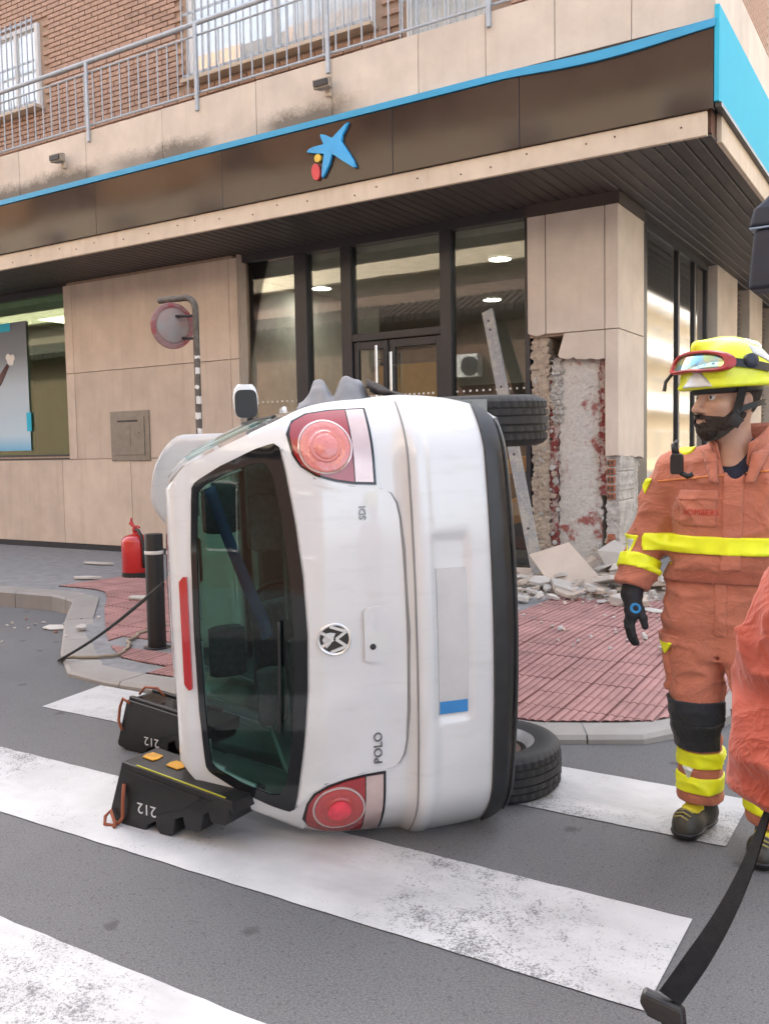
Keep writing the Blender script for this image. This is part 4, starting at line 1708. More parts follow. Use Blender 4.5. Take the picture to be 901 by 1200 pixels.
for s in (-1, 1):
    poly = [(s * a, b) for a, b in LP]
    big = [(s * (0.655 + (a - 0.655) * 1.07), .86 + (b - .86) * 1.06) for a, b in LP]
    lb = obj('tail_lamp', patch(big, 0.004, 0.012, 0.012), M_['frit'], car, local=True, smooth=True, auto=45)
    red = [(a, b) for a, b in poly if b > .79]
    red = [(s * .534, .792)] + [p for p in poly if p[1] > .793] + [(s * .784, .792)]
    obj('lens', patch(red, 0.0095, 0.008, 0.012), M_['lampdark'], lb, local=True, smooth=True, auto=45)
    clr = [(s * .530, .724), (s * .534, .788), (s * .784, .788), (s * .785, .724)]
    obj('clear_lens', patch(clr, 0.0095, 0.008, 0.012), M_['lampclear'], lb, local=True, smooth=True, auto=45)
    c0 = (s * .655, .882)

    def lf(r, t, d):
        return RP(c0[0] + r * math.cos(t), c0[1] + r * math.sin(t), d)

    def disc(name, prof, m):
        rg = [[lf(r, 2 * math.pi * i / 44, d) for i in range(44)] for r, d in prof]
        mb = MB()
        mb.loft(rg, True, True)
        obj(name, mb, m, lb, local=True, smooth=True, auto=50)
    disc('ring', [(0.092, 0.008), (0.092, 0.015), (0.086, 0.0165), (0.084, 0.012)], M_['lampclear'])
    disc('round_lamp', [(0.084, 0.008), (0.0835, 0.0155), (0.066, 0.0185), (0.062, 0.0165), (0.052, 0.0165), (0.049, 0.021), (0.042, 0.019)], M_['lamppink'] if s > 0 else M_['lamp_skylit'])
    disc('lamp_centre', [(0.041, 0.010), (0.040, 0.022), (0.030, 0.026), (0.004, 0.028)], M_['lampbright'] if s > 0 else M_['lamp_skylit'])
    mb = MB()
    for k in range(4):
        y0 = .722 + 0.013 * k + 0.008
        mb.add(ribbon([(s * .545, y0), (s * .775, y0)], 0.003, 0.0105, thick=0.003).v, [(0, 1, 5, 4), (1, 2, 6, 5), (2, 3, 7, 6), (3, 0, 4, 7), (0, 3, 2, 1), (4, 5, 6, 7)])
    obj('rib', mb, M_['lampclear'], lb, local=True)

# wheels
def tyre_mesh():
    nseg = 144
    r_out, half = 0.300, 0.0975
    prof = [(-half + 0.008, 0.185, 0), (-half - 0.002, 0.215, 0), (-half - 0.006, 0.25, 0), (-half + 0.004, 0.278, 0), (-half + 0.016, 0.291, 1)]
    groove = []
    x = -half + 0.022
    for (a, b, kind) in ((-0.076, -0.052, 1), (-0.052, -0.044, -1), (-0.044, -0.022, 2), (-0.022, -0.014, -1), (-0.014, 0.014, 3), (0.014, 0.022, -1), (0.022, 0.044, 2), (0.044, 0.052, -1), (0.052, 0.076, 1)):
        rr = 0.300 - 9 * ((a + b) / 2) ** 2 * 0.12
        if kind == -1:
            groove += [(a + 0.001, rr - 0.009, 0), (b - 0.001, rr - 0.009, 0)]
        else:
            groove += [(a, rr, kind), (b, rr, kind)]
    prof = prof + groove + [(-q[0], q[1], q[2]) for q in reversed(prof)]
    mb = MB()
    rings = []
    for k in range(nseg):
        ring = []
        for i, (y, r, kind) in enumerate(prof):
            cut = 0
            if kind == 1 and k % 3 == 0:
                cut = 0.006
            if kind == 2 and (k + 1) % 4 == 0:
                cut = 0.005
            if kind == 3 and (k + 2) % 6 == 0:
                cut = 0.003
            t = 2 * math.pi * (k + (0.8 * (y / 0.08) if kind in (1, 2) else 0)) / nseg
            ring.append(((r - cut) * math.cos(t), y, (r - cut) * math.sin(t)))
        rings.append(ring)
    rings.append(rings[0])
    mb.loft(rings, False, False)
    return mb


def make_wheel(pos, flip):
    rt = MB()
    # rim: lathe around Y
    Rx = Matrix.Rotation(R(90), 4, 'X')
    prof = [(0.186, -0.085), (0.190, -0.08), (0.165, -0.07), (0.155, 0.0), (0.165, 0.06), (0.188, 0.078), (0.192, 0.084), (0.186, 0.088), (0.17, 0.075), (0.15, 0.05)]
    rt.lathe(prof, 48, Rx, cap=False)
    w = obj('wheel', rt, M_['rimsteel'], car, local=True, smooth=True, auto=35)
    w.location = pos
    if flip:
        w.rotation_euler = (0, 0, math.pi)
    w0 = w
    t = obj('tyre', tyre_mesh(), M_['rubber'], w, local=True, smooth=True, auto=28, recalc=True)
    hb_ = MB()
    hb_.lathe([(0.15, -0.045), (0.09, -0.055), (0.07, -0.07), (0.04, -0.072), (0.03, -0.06)], 40, Rx)
    for k in range(8):
        a = 2 * math.pi * k / 8
        hb_.lathe([(0.022, -0.062), (0.02, -0.064)], 12, Matrix.Translation((0.115 * math.cos(a), 0, 0.115 * math.sin(a))) @ Rx)
    obj('rim', hb_, M_['rimsteel'], w, local=True, smooth=True, auto=35)
    dr = MB()
    dr.lathe([(0.125, 0.0), (0.125, 0.05), (0.10, 0.055), (0.05, 0.06)], 32, Rx)
    obj('brake_drum', dr, M_['rust'], w, local=True, smooth=True, auto=35)
    return w


M_['rimsteel'] = mat('wheel_steel', (0.50, 0.50, 0.50), 0.4, metal=0.25, var=0.15)
M_['rust'] = mat('rusty_iron', (0.10, 0.06, 0.045), 0.85, var=0.35, nscale=15)
DROOP = 0.152
wl = make_wheel((0.62, 0.735, DROOP - 0.035), False)
wr = copy_tree(wl, car)
wr.location = (0.62, -0.735, DROOP)
wr.rotation_euler = (0, 0.3, math.pi)
for s in (1, -1):
    w2 = copy_tree(wl, car)
    w2.location = (3.11, s * 0.70, 0.24)
    w2.rotation_euler = (0, 0.7, 0 if s > 0 else math.pi)

# wheel-house liners, underbody, axle, exhaust
mb = MB()
for (u, w) in ARCH:
    for s in (-1, 1):
        rings = []
        for k in range(25):
            a = math.pi * (k / 24) * 1.16 - 0.25
            rings.append([(u + 0.345 * math.cos(a), s * 0.48, w + 0.345 * math.sin(a)), (u + 0.345 * math.cos(a), s * 0.82, w + 0.345 * math.sin(a))])
        mb.loft(rings, False, False)
        mb.add([(u + 0.345 * math.cos(math.pi * k / 24 * 1.16 - 0.25), s * 0.48, w + 0.345 * math.sin(math.pi * k / 24 * 1.16 - 0.25)) for k in range(25)], [tuple(range(25))])
obj('wheel_housing', mb, M_['car_inner'], car, local=True, smooth=True, auto=40)
mb = MB()
mb.tube([(0.62, -0.66, DROOP), (0.72, -0.5, 0.2), (0.74, 0, 0.215), (0.72, 0.5, 0.2), (0.62, 0.66, DROOP)], 0.035, 12)
for s in (-1, 1):
    mb.tube([(0.62, s * 0.58, DROOP), (1.05, s * 0.52, 0.23)], 0.03, 10)
obj('rear_axle', mb, M_['rust'], car, local=True, smooth=True, auto=40)
mb = MB()
mb.box(0.95, 3.5, -0.62, 0.62, 0.165, 0.185)
obj('underbody', mb, M_['car_inner'], car, local=True)
mb = MB()
mb.lathe([(0.06, -0.22), (0.085, -0.2), (0.085, 0.2), (0.06, 0.22)], 20, Matrix.Translation((0.30, 0.15, 0.26)) @ Matrix.Rotation(R(90), 4, 'X'))
mb.tube([(0.3, 0.05, 0.25), (0.9, 0.0, 0.15), (3.2, 0.0, 0.15)], 0.022, 10)
obj('exhaust', mb, M_['rust'], car, local=True, smooth=True, auto=40)

# door mirror on the upper (right) side
def door_mirror(s):
    mb = MB()
    prof = []
    for k, (yy, sc) in enumerate(((0.0, 0.4), (0.02, 0.8), (0.06, 0.96), (0.13, 1.0), (0.175, 0.86), (0.20, 0.6))):
        prof.append([(2.44 + 0.045 * sc * math.copysign(abs(math.cos(t)) ** 0.6, math.cos(t)), s * (0.815 + yy), 0.965 + 0.075 * sc * math.copysign(abs(math.sin(t)) ** 0.6, math.sin(t))) for t in [2 * math.pi * i / 24 for i in range(24)]])
    mb.loft(prof)
    o = obj('door_mirror', mb, M_['paintwork'], car, local=True, smooth=True, auto=60)
    mb = MB()
    pts = [(s * (0.90 + 0.083 * math.copysign(abs(math.cos(t)) ** 0.5, math.cos(t))), 0.965 + 0.066 * math.copysign(abs(math.sin(t)) ** 0.5, math.sin(t))) for t in [2 * math.pi * i / 28 for i in range(28)]]
    mb.loft([[(2.392, a, b) for a, b in pts], [(2.402, a, b) for a, b in pts]])
    obj('mirror_glass', mb, M_['black'], o, local=True)
    mb = MB()
    mb.box(2.42, 2.47, s * 0.76, s * 0.84, 0.925, 0.96)
    obj('mirror_arm', mb, M_['black'], o, local=True, bevel=0.008)


door_mirror(-1)
# side window trim on the upper side (dark rubber) and door handles
mb = MB()
mb.tube([(u, -(Vw(0.985) + 0.002), 0.985) for u in np.linspace(0.78, 2.5, 30)], 0.009, 8)
obj('window_trim', mb, M_['black'], car, local=True, smooth=True)
for u in (0.98, 1.98):
    mb = MB()
    mb.tube([(u - 0.08, -0.825, 0.80), (u - 0.07, -0.852, 0.80), (u + 0.07, -0.852, 0.80), (u + 0.08, -0.825, 0.80)], 0.012, 8)
    obj('door_handle', mb, M_['paintwork'], car, local=True, smooth=True)

# the bonnet has sprung open and stands up in front of the windscreen
mb = MB()
rows = []
for k in range(15):
    t = k / 14
    hw = 0.735 if t < 0.62 else 0.735 - 0.20 * ((t - 0.62) / 0.38) ** 2.2
    rows.append([(2.98 + 0.16 * t + 0.05 * math.sin(math.pi * t) - 0.03 * abs(q) ** 3, hw * q, 0.98 + 0.585 * t - 0.045 * abs(q) ** 4 * t) for q in np.linspace(-1, 1, 25)])
for r in rows[1:]:
    for q in range(len(r)):
        x, y, z = r[q]
        cut = 0.24 * smooth01(-0.34, 0.12, y)
        r[q] = (x, y, z - cut * (z - 0.98) / 0.585)
mb.grid(rows)
bn = obj('bonnet', mb, M_['paintwork'], car, smooth=True, local=True)
sdm = bn.modifiers.new('t', 'SOLIDIFY')
sdm.thickness = 0.022
sdm.use_rim = True

# ---- cabin seen through the rear window
M_['seat'] = mat('grey_seat_fabric', (0.085, 0.09, 0.10), 0.95, var=0.25, nscale=40)
M_['trim_grey'] = mat('grey_trim', (0.10, 0.105, 0.11), 0.8)


def cushion(name, x0, x1, y0, y1, z0, z1, lean, m, parent=car):
    mb = MB()
    n = 8
    rings = []
    for k in range(n + 1):
        t = k / n
        q = (1 - abs(2 * t - 1) ** 4) * 0.12 + 0.88
        cx_ = (x0 + x1) / 2 + lean * t
        z = z0 + (z1 - z0) * t
        hx, hy = (x1 - x0) / 2 * q, (y1 - y0) / 2 * q
        rings.append([(cx_ + hx * math.copysign(abs(math.cos(a)) ** 0.5, math.cos(a)), (y0 + y1) / 2 + hy * math.copysign(abs(math.sin(a)) ** 0.5, math.sin(a)), z) for a in [2 * math.pi * i / 24 for i in range(24)]])
    mb.loft(rings)
    return obj(name, mb, m, parent, local=True, smooth=True, auto=60)


for (y0, y1) in ((-0.60, 0.10), (0.12, 0.60)):
    cushion('rear_seat_back', 0.78, 0.90, y0, y1, 0.50, 0.98, -0.16, M_['seat'])
for y0 in (-0.36, 0.36):
    cushion('rear_headrest', 0.60, 0.68, y0 - 0.12, y0 + 0.12, 1.0, 1.12, -0.02, M_['seat'])
for y0 in (-0.36, 0.36):
    fs_ = cushion('front_seat', 1.62, 1.78, y0 - 0.24, y0 + 0.24, 0.45, 1.06, -0.20, M_['seat'])
    cushion('headrest', 1.46, 1.56, y0 - 0.13, y0 + 0.13, 1.10, 1.28, -0.02, M_['seat'], fs_)
mb = MB()
mb.box(0.22, 0.70, -0.52, 0.52, 0.90, 0.915)
obj('parcel_shelf', mb, M_['car_inner'], car, local=True)
mb = MB()
mb.box(2.55, 3.0, -0.70, 0.70, 0.62, 0.93)
obj('dashboard', mb, M_['trim_grey'], car, local=True, bevel=0.03)
mb = MB()
ring = [(2.42 + 0.03 * math.sin(t), 0.36 + 0.18 * math.cos(t), 0.82 + 0.17 * math.sin(t)) for t in [2 * math.pi * i / 32 for i in range(33)]]
mb.tube(ring, 0.016, 8, cap=False)
obj('steering_wheel', mb, M_['black'], car, local=True, smooth=True)
im = MB()
im.box(2.27, 2.31, -0.13, 0.13, 1.27, 1.34)
obj('inner_mirror', im, M_['black'], car, local=True, bevel=0.015)
# headlining: light grey felt
mb = MB()
rows = []
for u in np.linspace(0.46, 2.3, 16):
    top = pint(TOPU, u) - 0.03
    rows.append([(u, t * 0.5, top - 0.028 * abs(t) ** 2.2) for t in np.linspace(-1, 1, 12)])
mb.grid(rows)
o = obj('headlining', mb, mat('headlining_felt', (0.42, 0.45, 0.43), 0.9), car, local=True, smooth=True)
# blue strip across the cabin, standing in for the bluish wiper arm
mb = MB()
pts = [Vector((0.95, -0.50, 1.26)), Vector((0.86, -0.30, 1.20)), Vector((0.74, -0.12, 1.14)), Vector((0.66, 0.04, 1.08)), Vector((0.60, 0.10, 1.07))]
rows = []
for k in range(25):
    t = k / 24 * 4
    i = min(3, int(t))
    p = pts[i].lerp(pts[i + 1], t - i)
    rows.append([p + Vector((0, 0.0, -0.022)), p + Vector((0.004, 0.02, 0.022))])
mb.grid(rows)
o = obj('blue_cabin_strip', mb, mat('cabin_strip_blue', (0.035, 0.07, 0.17), 0.8), car, local=True, smooth=True)
sdm = o.modifiers.new('t', 'SOLIDIFY')
sdm.thickness = 0.003

# crumpled grey cloth lying on the upper side of the car
def car_pt(u, v, w):
    return CM @ Vector((u, v, w))


# ------------------------------------------------------------------ small things of the street
def ico(r, sub=1):
    bm = bmesh.new()
    bmesh.ops.create_icosphere(bm, subdivisions=sub, radius=r)
    v = [tuple(q.co) for q in bm.verts]
    f = [[x.index for x in q.verts] for q in bm.faces]
    bm.free()
    return v, f


# grey cloth hanging out over the upper side of the car
def car_up(u, v, w):
    return CM @ Vector((u, v, w))


base = car_up(0.42, -0.835, 0.765)
ax = (CM.to_3x3() @ Vector((-0.3, 0, -1))).normalized()
ax.z = 0
ax.normalize()
ay = Vector((-ax.y, ax.x, 0))
P = []
r9 = np.random.default_rng(21)
for i in range(37):
    s = i / 36
    row = []
    for j in range(19):
        t = j / 18
        hump = 0.090 * math.exp(-((s - 0.66) / 0.19) ** 4) + 0.078 * math.exp(-((s - 0.22) / 0.17) ** 4) + 0.02
        hump *= (1 - 0.95 * (2 * t - 1) ** 2) * min(1, 6 * s, 6 * (1 - s))
        hump -= 0.03 * (abs(2 * t - 1) ** 4)
        z = hump + 0.008 * math.sin(19 * s + 7 * t) + 0.006 * math.sin(31 * t + 5 * s)
        p = base + ax * (-0.17 + 0.31 * s) + ay * (-0.07 + 0.26 * t + 0.02 * math.sin(9 * s)) + Vector((0, 0, z - 0.02))
        row.append(p)
    P.append(row)
mb = MB()
mb.grid(P)
cl_m = N('grey_cloth')
cl_m.set(Base_Color=cl_m.mix(cl_m.ramp(cl_m.noise(6, 5), [(0.35, 0.0), (0.65, 1.0)]), (0.20, 0.205, 0.22), (0.30, 0.305, 0.32)), Roughness=0.9)
cl_m.bump(cl_m.noise(220, 3), 0.4, 0.002)
o = single('grey_cloth', mb, cl_m.m, 'crumpled grey cloth lying on top of the overturned car', 'cloth', smooth=True)
sd = o.modifiers.new('t', 'SOLIDIFY')
sd.thickness = 0.006
mb = MB()
P = []
for i in range(21):
    s = i / 20
    P.append([base + ax * (0.10 + 0.22 * s) + ay * (-0.02 + 0.22 * t) + Vector((0, 0, 0.004 + 0.085 * (1 - s) ** 1.6 * (1 - 0.5 * (2 * t - 1) ** 2) + 0.004 * math.sin(17 * s + 9 * t))) for t in np.linspace(0, 1, 11)])
mb.grid(P)
o = single('dark_liner', mb, mat('dark_brown_felt', (0.03, 0.024, 0.022), 0.9), 'dark flap of lining sloping down beside the grey cloth on the car', 'lining', smooth=True)
sd = o.modifiers.new('t', 'SOLIDIFY')
sd.thickness = 0.006

# fire extinguisher
ex = thing('fire_extinguisher', 'red fire extinguisher standing on the pavement behind the black bollard', 'fire extinguisher', (-7.62, 7.05, pave_z(-7.62, 7.05)))
T = Matrix.Translation(LOC[ex])
mb = MB()
mb.lathe([(0.15, 0.055), (0.158, 0.07), (0.158, 0.40), (0.150, 0.43), (0.12, 0.462), (0.06, 0.482), (0.035, 0.487), (0.033, 0.50)], 32, T)
er = mat('extinguisher_red', (0.50, 0.018, 0.016), 0.3, coat=0.6, var=0.08)
obj('cylinder', mb, er, ex, smooth=True, auto=50)
mb = MB()
mb.lathe([(0.150, 0), (0.162, 0.005), (0.162, 0.06), (0.150, 0.066)], 32, T)
obj('base_ring', mb, M_['black'], ex, smooth=True, auto=40)
mb = MB()
mb.lathe([(0.03, 0.50), (0.034, 0.505), (0.034, 0.545), (0.02, 0.55)], 16, T)
mb.tube([T @ Vector((0.0, 0, 0.55)), T @ Vector((-0.03, -0.02, 0.59)), T @ Vector((-0.05, -0.03, 0.61))], 0.018, 8)
obj('valve', mb, er, ex, smooth=True, auto=40)
mb = MB()
mb.tube([T @ Vector(p) for p in ((-0.02, 0.02, 0.55), (0.04, -0.01, 0.575), (0.10, -0.03, 0.56))], 0.011, 8)
mb.tube([T @ Vector(p) for p in ((-0.02, 0.0, 0.56), (-0.05, -0.01, 0.63), (-0.045, -0.01, 0.66))], 0.012, 8)
obj('handle', mb, er, ex, smooth=True)
mb = MB()
hp = [(0.02, -0.02, 0.53), (0.09, -0.04, 0.53), (0.15, -0.06, 0.47), (0.175, -0.06, 0.38), (0.178, -0.06, 0.22), (0.175, -0.05, 0.12)]
mb.tube([T @ Vector(p) for p in hp], [0.014, 0.016, 0.017, 0.017, 0.018, 0.022], 10)
obj('hose', mb, M_['black'], ex, smooth=True)

# bollard
bx, by = -5.0, 4.80
bz = pave_z(bx, by)
bo_ = thing('bollard', 'black round bollard with a white ring beside the car roof', 'bollard', (bx, by, bz))
T = Matrix.Translation(LOC[bo_])
mb = MB()
mb.lathe([(0.068, -0.03), (0.068, 0.852), (0.065, 0.858), (0.02, 0.862)], 28, T)
obj('post', mb, M_['black'], bo_, smooth=True, auto=40)
mb = MB()
mb.lathe([(0.0692, 0.708), (0.0702, 0.710), (0.0702, 0.732), (0.0692, 0.734)], 28, T)
obj('white_ring', mb, M_['white'], bo_, smooth=True, auto=40)
mb = MB()
mb.lathe([(0.10, 0.0), (0.10, 0.006), (0.070, 0.010)], 28, T)
obj('collar', mb, M_['dark'], bo_, smooth=True, auto=40)

# convex traffic mirror on its bent pole
px_, py_ = -6.76, 7.2
pz = pave_z(px_, py_)
tm = thing('traffic_mirror', 'round traffic mirror with a faded red rim on a bent grey pole', 'traffic mirror', (px_, py_, pz))
pole = MB()
pp = [(px_, py_, pz - 0.05), (px_, py_, 2.9), (px_, py_, 3.02)]
for k in range(7):
    a = R(90 * k / 6)
    pp.append((px_ - 0.14 * (1 - math.cos(a)), py_, 3.02 + 0.14 * math.sin(a)))
pp.append((px_ - 0.52, py_, 3.17))
pole.tube(pp, 0.034, 14)
obj('pole', pole, mat('weathered_pole', (0.13, 0.115, 0.10), 0.7, metal=0.2, var=0.35, nscale=14), tm, smooth=True, auto=40)
nd = Vector((0.93, -0.36, -0.06)).normalized()
fr = nd.to_track_quat('Z', 'Y').to_matrix().to_4x4()
fr.translation = (px_ - 0.27, py_ - 0.07, 2.87)
mb = MB()
mb.lathe([(0.235, -0.03), (0.245, 0.0), (0.24, 0.02), (0.205, 0.024), (0.20, 0.015)], 40, fr)
rimm = plaster('faded_red_rim', (0.33, 0.20, 0.20), (0.34, 0.09, 0.10), 0.52, 6)
obj('rim', mb, rimm, tm, smooth=True, auto=40)
mb = MB()
mb.lathe([(0.205, 0.012), (0.17, 0.018), (0.12, 0.024), (0.07, 0.028), (0.01, 0.030)], 40, fr)
dm = N('hazy_mirror')
dm.set(Base_Color=dm.mix(dm.ramp(dm.noise(5, 5), [(0.4, 0.0), (0.6, 1.0)]), (0.26, 0.26, 0.26), (0.30, 0.22, 0.21)), Roughness=0.5, Metallic=0.15)
obj('mirror_face', mb, dm.m, tm, smooth=True)
mb = MB()
mb.tube([fr @ Vector((0.0, 0.1, -0.03)), Vector((px_, py_, 2.96))], 0.015, 8)
mb.tube([fr @ Vector((0.1, -0.12, -0.03)), Vector((px_, py_, 2.72))], 0.015, 8)
obj('bracket', mb, M_['dark'], tm, smooth=True)
for k in range(7):
    z = 1.55 + k * 0.16
    mb = MB()
    w = random.uniform(0.05, 0.10)
    n0 = random.uniform(0, 2)
    rings = []
    for zz in (z, z + random.uniform(0.03, 0.08)):
        rings.append([(px_ + 0.0352 * math.cos(n0 - 2.6 + a), py_ + 0.0352 * math.sin(n0 - 2.6 + a), zz + random.uniform(-.008, .008)) for a in np.linspace(0, w / 0.034, 6)])
    mb.loft(rings, False, False)
    obj('sticker', mb, M_['white'], tm)

# wall letter plate
lb_ = thing('wall_plate', 'square steel letter plate set in the stone wall left of the entrance', 'letter plate', (-9.72, WY, 1.42))
mb = MB()
mb.box(-10.11, -9.34, WY - 0.02, WY + 0.01, 1.42, 2.12)
obj('frame', mb, M_['steel'], lb_, bevel=0.006)
mb = MB()
mb.box(-10.02, -9.43, WY - 0.03, WY - 0.0205, 1.50, 2.04)
obj('door', mb, M_['steel'], lb_, bevel=0.004)
mb = MB()
mb.box(-9.95, -9.55, WY - 0.036, WY - 0.0305, 1.965, 1.99)
obj('slot', mb, M_['dark'], lb_)
mb = MB()
mb.box(-9.60, -9.52, WY - 0.04, WY - 0.0305, 1.80, 1.82)
mb.box(-9.86, -9.70, WY - 0.034, WY - 0.0305, 1.62, 1.92)
obj('handle', mb, M_['steel'], lb_, bevel=0.003)

# two small floodlights on the parapet
for (x0, lab) in ((-9.49, 'small grey floodlight on the parapet left of the star emblem, further from it'), (-5.42, 'small grey floodlight on the parapet right above the star emblem')):
    z0 = 5.17
    sp = thing('floodlight', lab, 'floodlight', (x0, FY, z0), 'floodlights on the parapet')
    mb = MB()
    mb.box(x0 - 0.03, x0 + 0.03, FY - 0.05, FY - 0.004, z0 - 0.05, z0 + 0.03)
    obj('bracket', mb, M_['band'], sp, bevel=0.006)
    mb = MB()
    mb.loft([[(x0 - 0.105, FY - 0.15, z0 + 0.00), (x0 + 0.105, FY - 0.15, z0 + 0.00), (x0 + 0.105, FY - 0.17, z0 + 0.09), (x0 - 0.105, FY - 0.17, z0 + 0.09)],
             [(x0 - 0.07, FY - 0.052, z0 + 0.01), (x0 + 0.07, FY - 0.052, z0 + 0.01), (x0 + 0.07, FY - 0.06, z0 + 0.12), (x0 - 0.07, FY - 0.06, z0 + 0.12)]])
    obj('housing', mb, mat('beige_housing', (0.38, 0.32, 0.26), 0.7, var=0.3, nscale=25), sp, bevel=0.008)
    mb = MB()
    mb.box(x0 - 0.085, x0 + 0.085, FY - 0.178, FY - 0.166, z0 + 0.018, z0 + 0.074)
    obj('lens', mb, M_['dark'], sp)

# poster in the left window
po_ = thing('poster', 'grey to pale blue advertising poster with cyan tabs on the left window', 'poster', (-12.5, GY + 0.05, 1.6))
pn = N('poster_print')
spz = pn.new('ShaderNodeSeparateXYZ')
pn.link(pn.pos(), spz.inputs[0])
mr = pn.new('ShaderNodeMapRange')
mr.inputs['From Min'].default_value = 1.6
mr.inputs['From Max'].default_value = 3.6
pn.link(spz.outputs['Z'], mr.inputs['Value'])
pn.set(Base_Color=pn.ramp(mr.outputs[0], [(0.0, (0.14, 0.42, 0.66)), (0.12, (0.46, 0.60, 0.70)), (0.5, (0.42, 0.50, 0.57)), (0.75, (0.16, 0.18, 0.21)), (1.0, (0.12, 0.13, 0.16))]), Roughness=0.5)
mb = MB()
mb.box(-13.4, -12.09, GY - 0.022, GY - 0.017, 1.60, 3.60)
obj('sheet', mb, pn.m, po_)
for (a, b, c, d) in ((-13.2, -12.47, 3.47, 3.60), (-12.16, -12.05, 1.90, 2.19)):
    mb = MB()
    mb.box(a, b, GY - 0.029, GY - 0.0235, c, d)
    obj('tab', mb, M_['cyan'], po_)
mb = MB()
mb.tube([(-13.2, 0, 2.4), (-12.78, 0, 2.72), (-12.56, 0, 2.95)], [0.09, 0.07, 0.035], 10)
mb.v = [(p[0], GY - 0.024 + p[1] * 0.05, p[2]) for p in mb.v]
o = obj('printed_arm', mb, mat('print_brown', (0.10, 0.05, 0.045), 0.6), po_, smooth=True)
mb = MB()
for (dx, dz, s) in ((0, 0, .085), (.06, .03, .06), (-.05, .05, .06), (.03, -.04, .05)):
    v, f = ico(s, 2)
    mb.add([(-12.50 + dx + a, GY - 0.026 + b * 0.05, 3.02 + dz + c) for a, b, c in v], f)
obj('printed_glove', mb, M_['white'], po_, smooth=True)

# yellow panels imitating a vehicle's reflection in the shop glass beside the pillar
os_ = thing('reflection_panels', 'yellow curved panels behind the broken shop glass, imitating a mirrored yellow vehicle', 'reflection panels', (-4.35, 10.0, 0.13))
ym = mat('reflected_yellow', (0.62, 0.27, 0.03), 0.5)
mb = MB()
for (z0, z1, x0, x1) in ((1.15, 1.42, -4.72, -4.05), (1.80, 2.08, -4.3, -3.95), (0.55, 0.95, -4.62, -4.05)):
    rings = []
    for k in range(13):
        t = k / 12
        xx = x0 + (x1 - x0) * t
        rings.append([(xx, 10.0, z0 + 0.10 * t), (xx, 10.0, z1 - 0.16 * (1 - t) ** 2), (xx, 10.06, z1 - 0.16 * (1 - t) ** 2), (xx, 10.06, z0 + 0.10 * t)])
    mb.loft(rings)
obj('panel', mb, ym, os_, bevel=0.01)
mb = MB()
mb.tube([(-4.2, 10.08, 0.13), (-4.2, 10.08, 2.05)], 0.03, 10)
mb.lathe([(0.25, 0.0), (0.25, 0.02), (0.04, 0.03)], 24, Matrix.Translation((-4.2, 10.08, 0.13)))
obj('stand', mb, M_['dark'], os_, smooth=True, auto=40)

# steel profile leaning against the shopfront
a, b = Vector((-3.50, 8.62, pave_z(-3.5, 8.6) + 0.02)), Vector((-4.235, 9.015, 2.99))
d = (b - a).normalized()
sidev = Vector((1, -0.25, 0))
sidev = (sidev - d * sidev.dot(d)).normalized()
nv = d.cross(sidev).normalized()
L_ = (b - a).length
ln = thing('leaning_profile', 'grey metal profile leaning diagonally against the shopfront behind the upper wheel', 'metal profile', a)
mb = MB()
hw, dp = 0.068, 0.03
sec = [(-hw, 0), (hw, 0), (hw, dp), (hw - 0.006, dp), (hw - 0.006, 0.006), (-hw + 0.006, 0.006), (-hw + 0.006, dp), (-hw, dp)]
sgn = -1 if nv.y > 0 else 1
mb.loft([[a + d * q + sidev * s + nv * (sgn * -e) for s, e in sec] for q in (0, L_)])
gp = plaster('scuffed_metal', (0.34, 0.35, 0.36), (0.46, 0.44, 0.40), 0.5, 6)
obj('profile', mb, gp, ln)
for q in (0.55, 1.35, 2.1, 2.75, L_ - 0.12):
    mb = MB()
    c = a + d * q + nv * (sgn * 0.001)
    mb.loft([[c + sidev * (0.014 * math.cos(t)) + d * (0.014 * math.sin(t)) + nv * (sgn * e) for t in [2 * math.pi * i / 12 for i in range(12)]] for e in (0.0, 0.003)])
    obj('hole', mb, M_['dark'], ln)

# traffic light on the far corner
tlx, tly = -0.745, 5.09
tl = thing('traffic_light', 'dark pedestrian traffic light seen from behind at the right edge', 'traffic light', (tlx + 0.20, tly, 0.05))
mb = MB()
mb.tube([(tlx + 0.28, tly + 0.1, 0.0), (tlx + 0.28, tly + 0.1, 3.0)], 0.05, 16)
obj('pole', mb, M_['dark'], tl, smooth=True, auto=40)
navy = mat('navy_housing', (0.012, 0.016, 0.028), 0.5, var=0.2)
for (z0, z1, tp) in ((2.29, 2.595, 0.0), (2.605, 2.79, 0.08)):
    mb = MB()
    mb.loft([[(tlx - 0.13 + o, tly - 0.09 + o * 0.4, z), (tlx + 0.17 - o * 0.4, tly - 0.09 + o * 0.4, z), (tlx + 0.17 - o * 0.4, tly + 0.10, z), (tlx - 0.13 + o, tly + 0.10, z)] for z, o in ((z0, 0.0), ((z0 + z1) / 2, 0.012 + tp * 0.12), (z1 - 0.05, 0.02 + tp * 0.6), (z1, 0.03 + tp))])
    hs = obj('housing', mb, navy, tl, bevel=0.02, seg=3)
    mb = MB()
    zc = (z0 + z1) / 2
    mb.lathe([(0.10, 0), (0.105, 0.10), (0.10, 0.10), (0.095, 0.0)], 24, Matrix.Translation((tlx + 0.02, tly + 0.101, zc)) @ Matrix.Rotation(R(-90), 4, 'X'))
    obj('visor', mb, navy, hs, smooth=True, auto=40)
mb = MB()
mb.box(tlx - 0.125, tlx + 0.15, tly - 0.088, tly + 0.09, 2.596, 2.604)
obj('joint_strip', mb, mat('pale_joint', (0.25, 0.32, 0.42), 0.4), tl)
mb = MB()
mb.box(tlx + 0.172, tlx + 0.24, tly + 0.06, tly + 0.14, 2.40, 2.45)
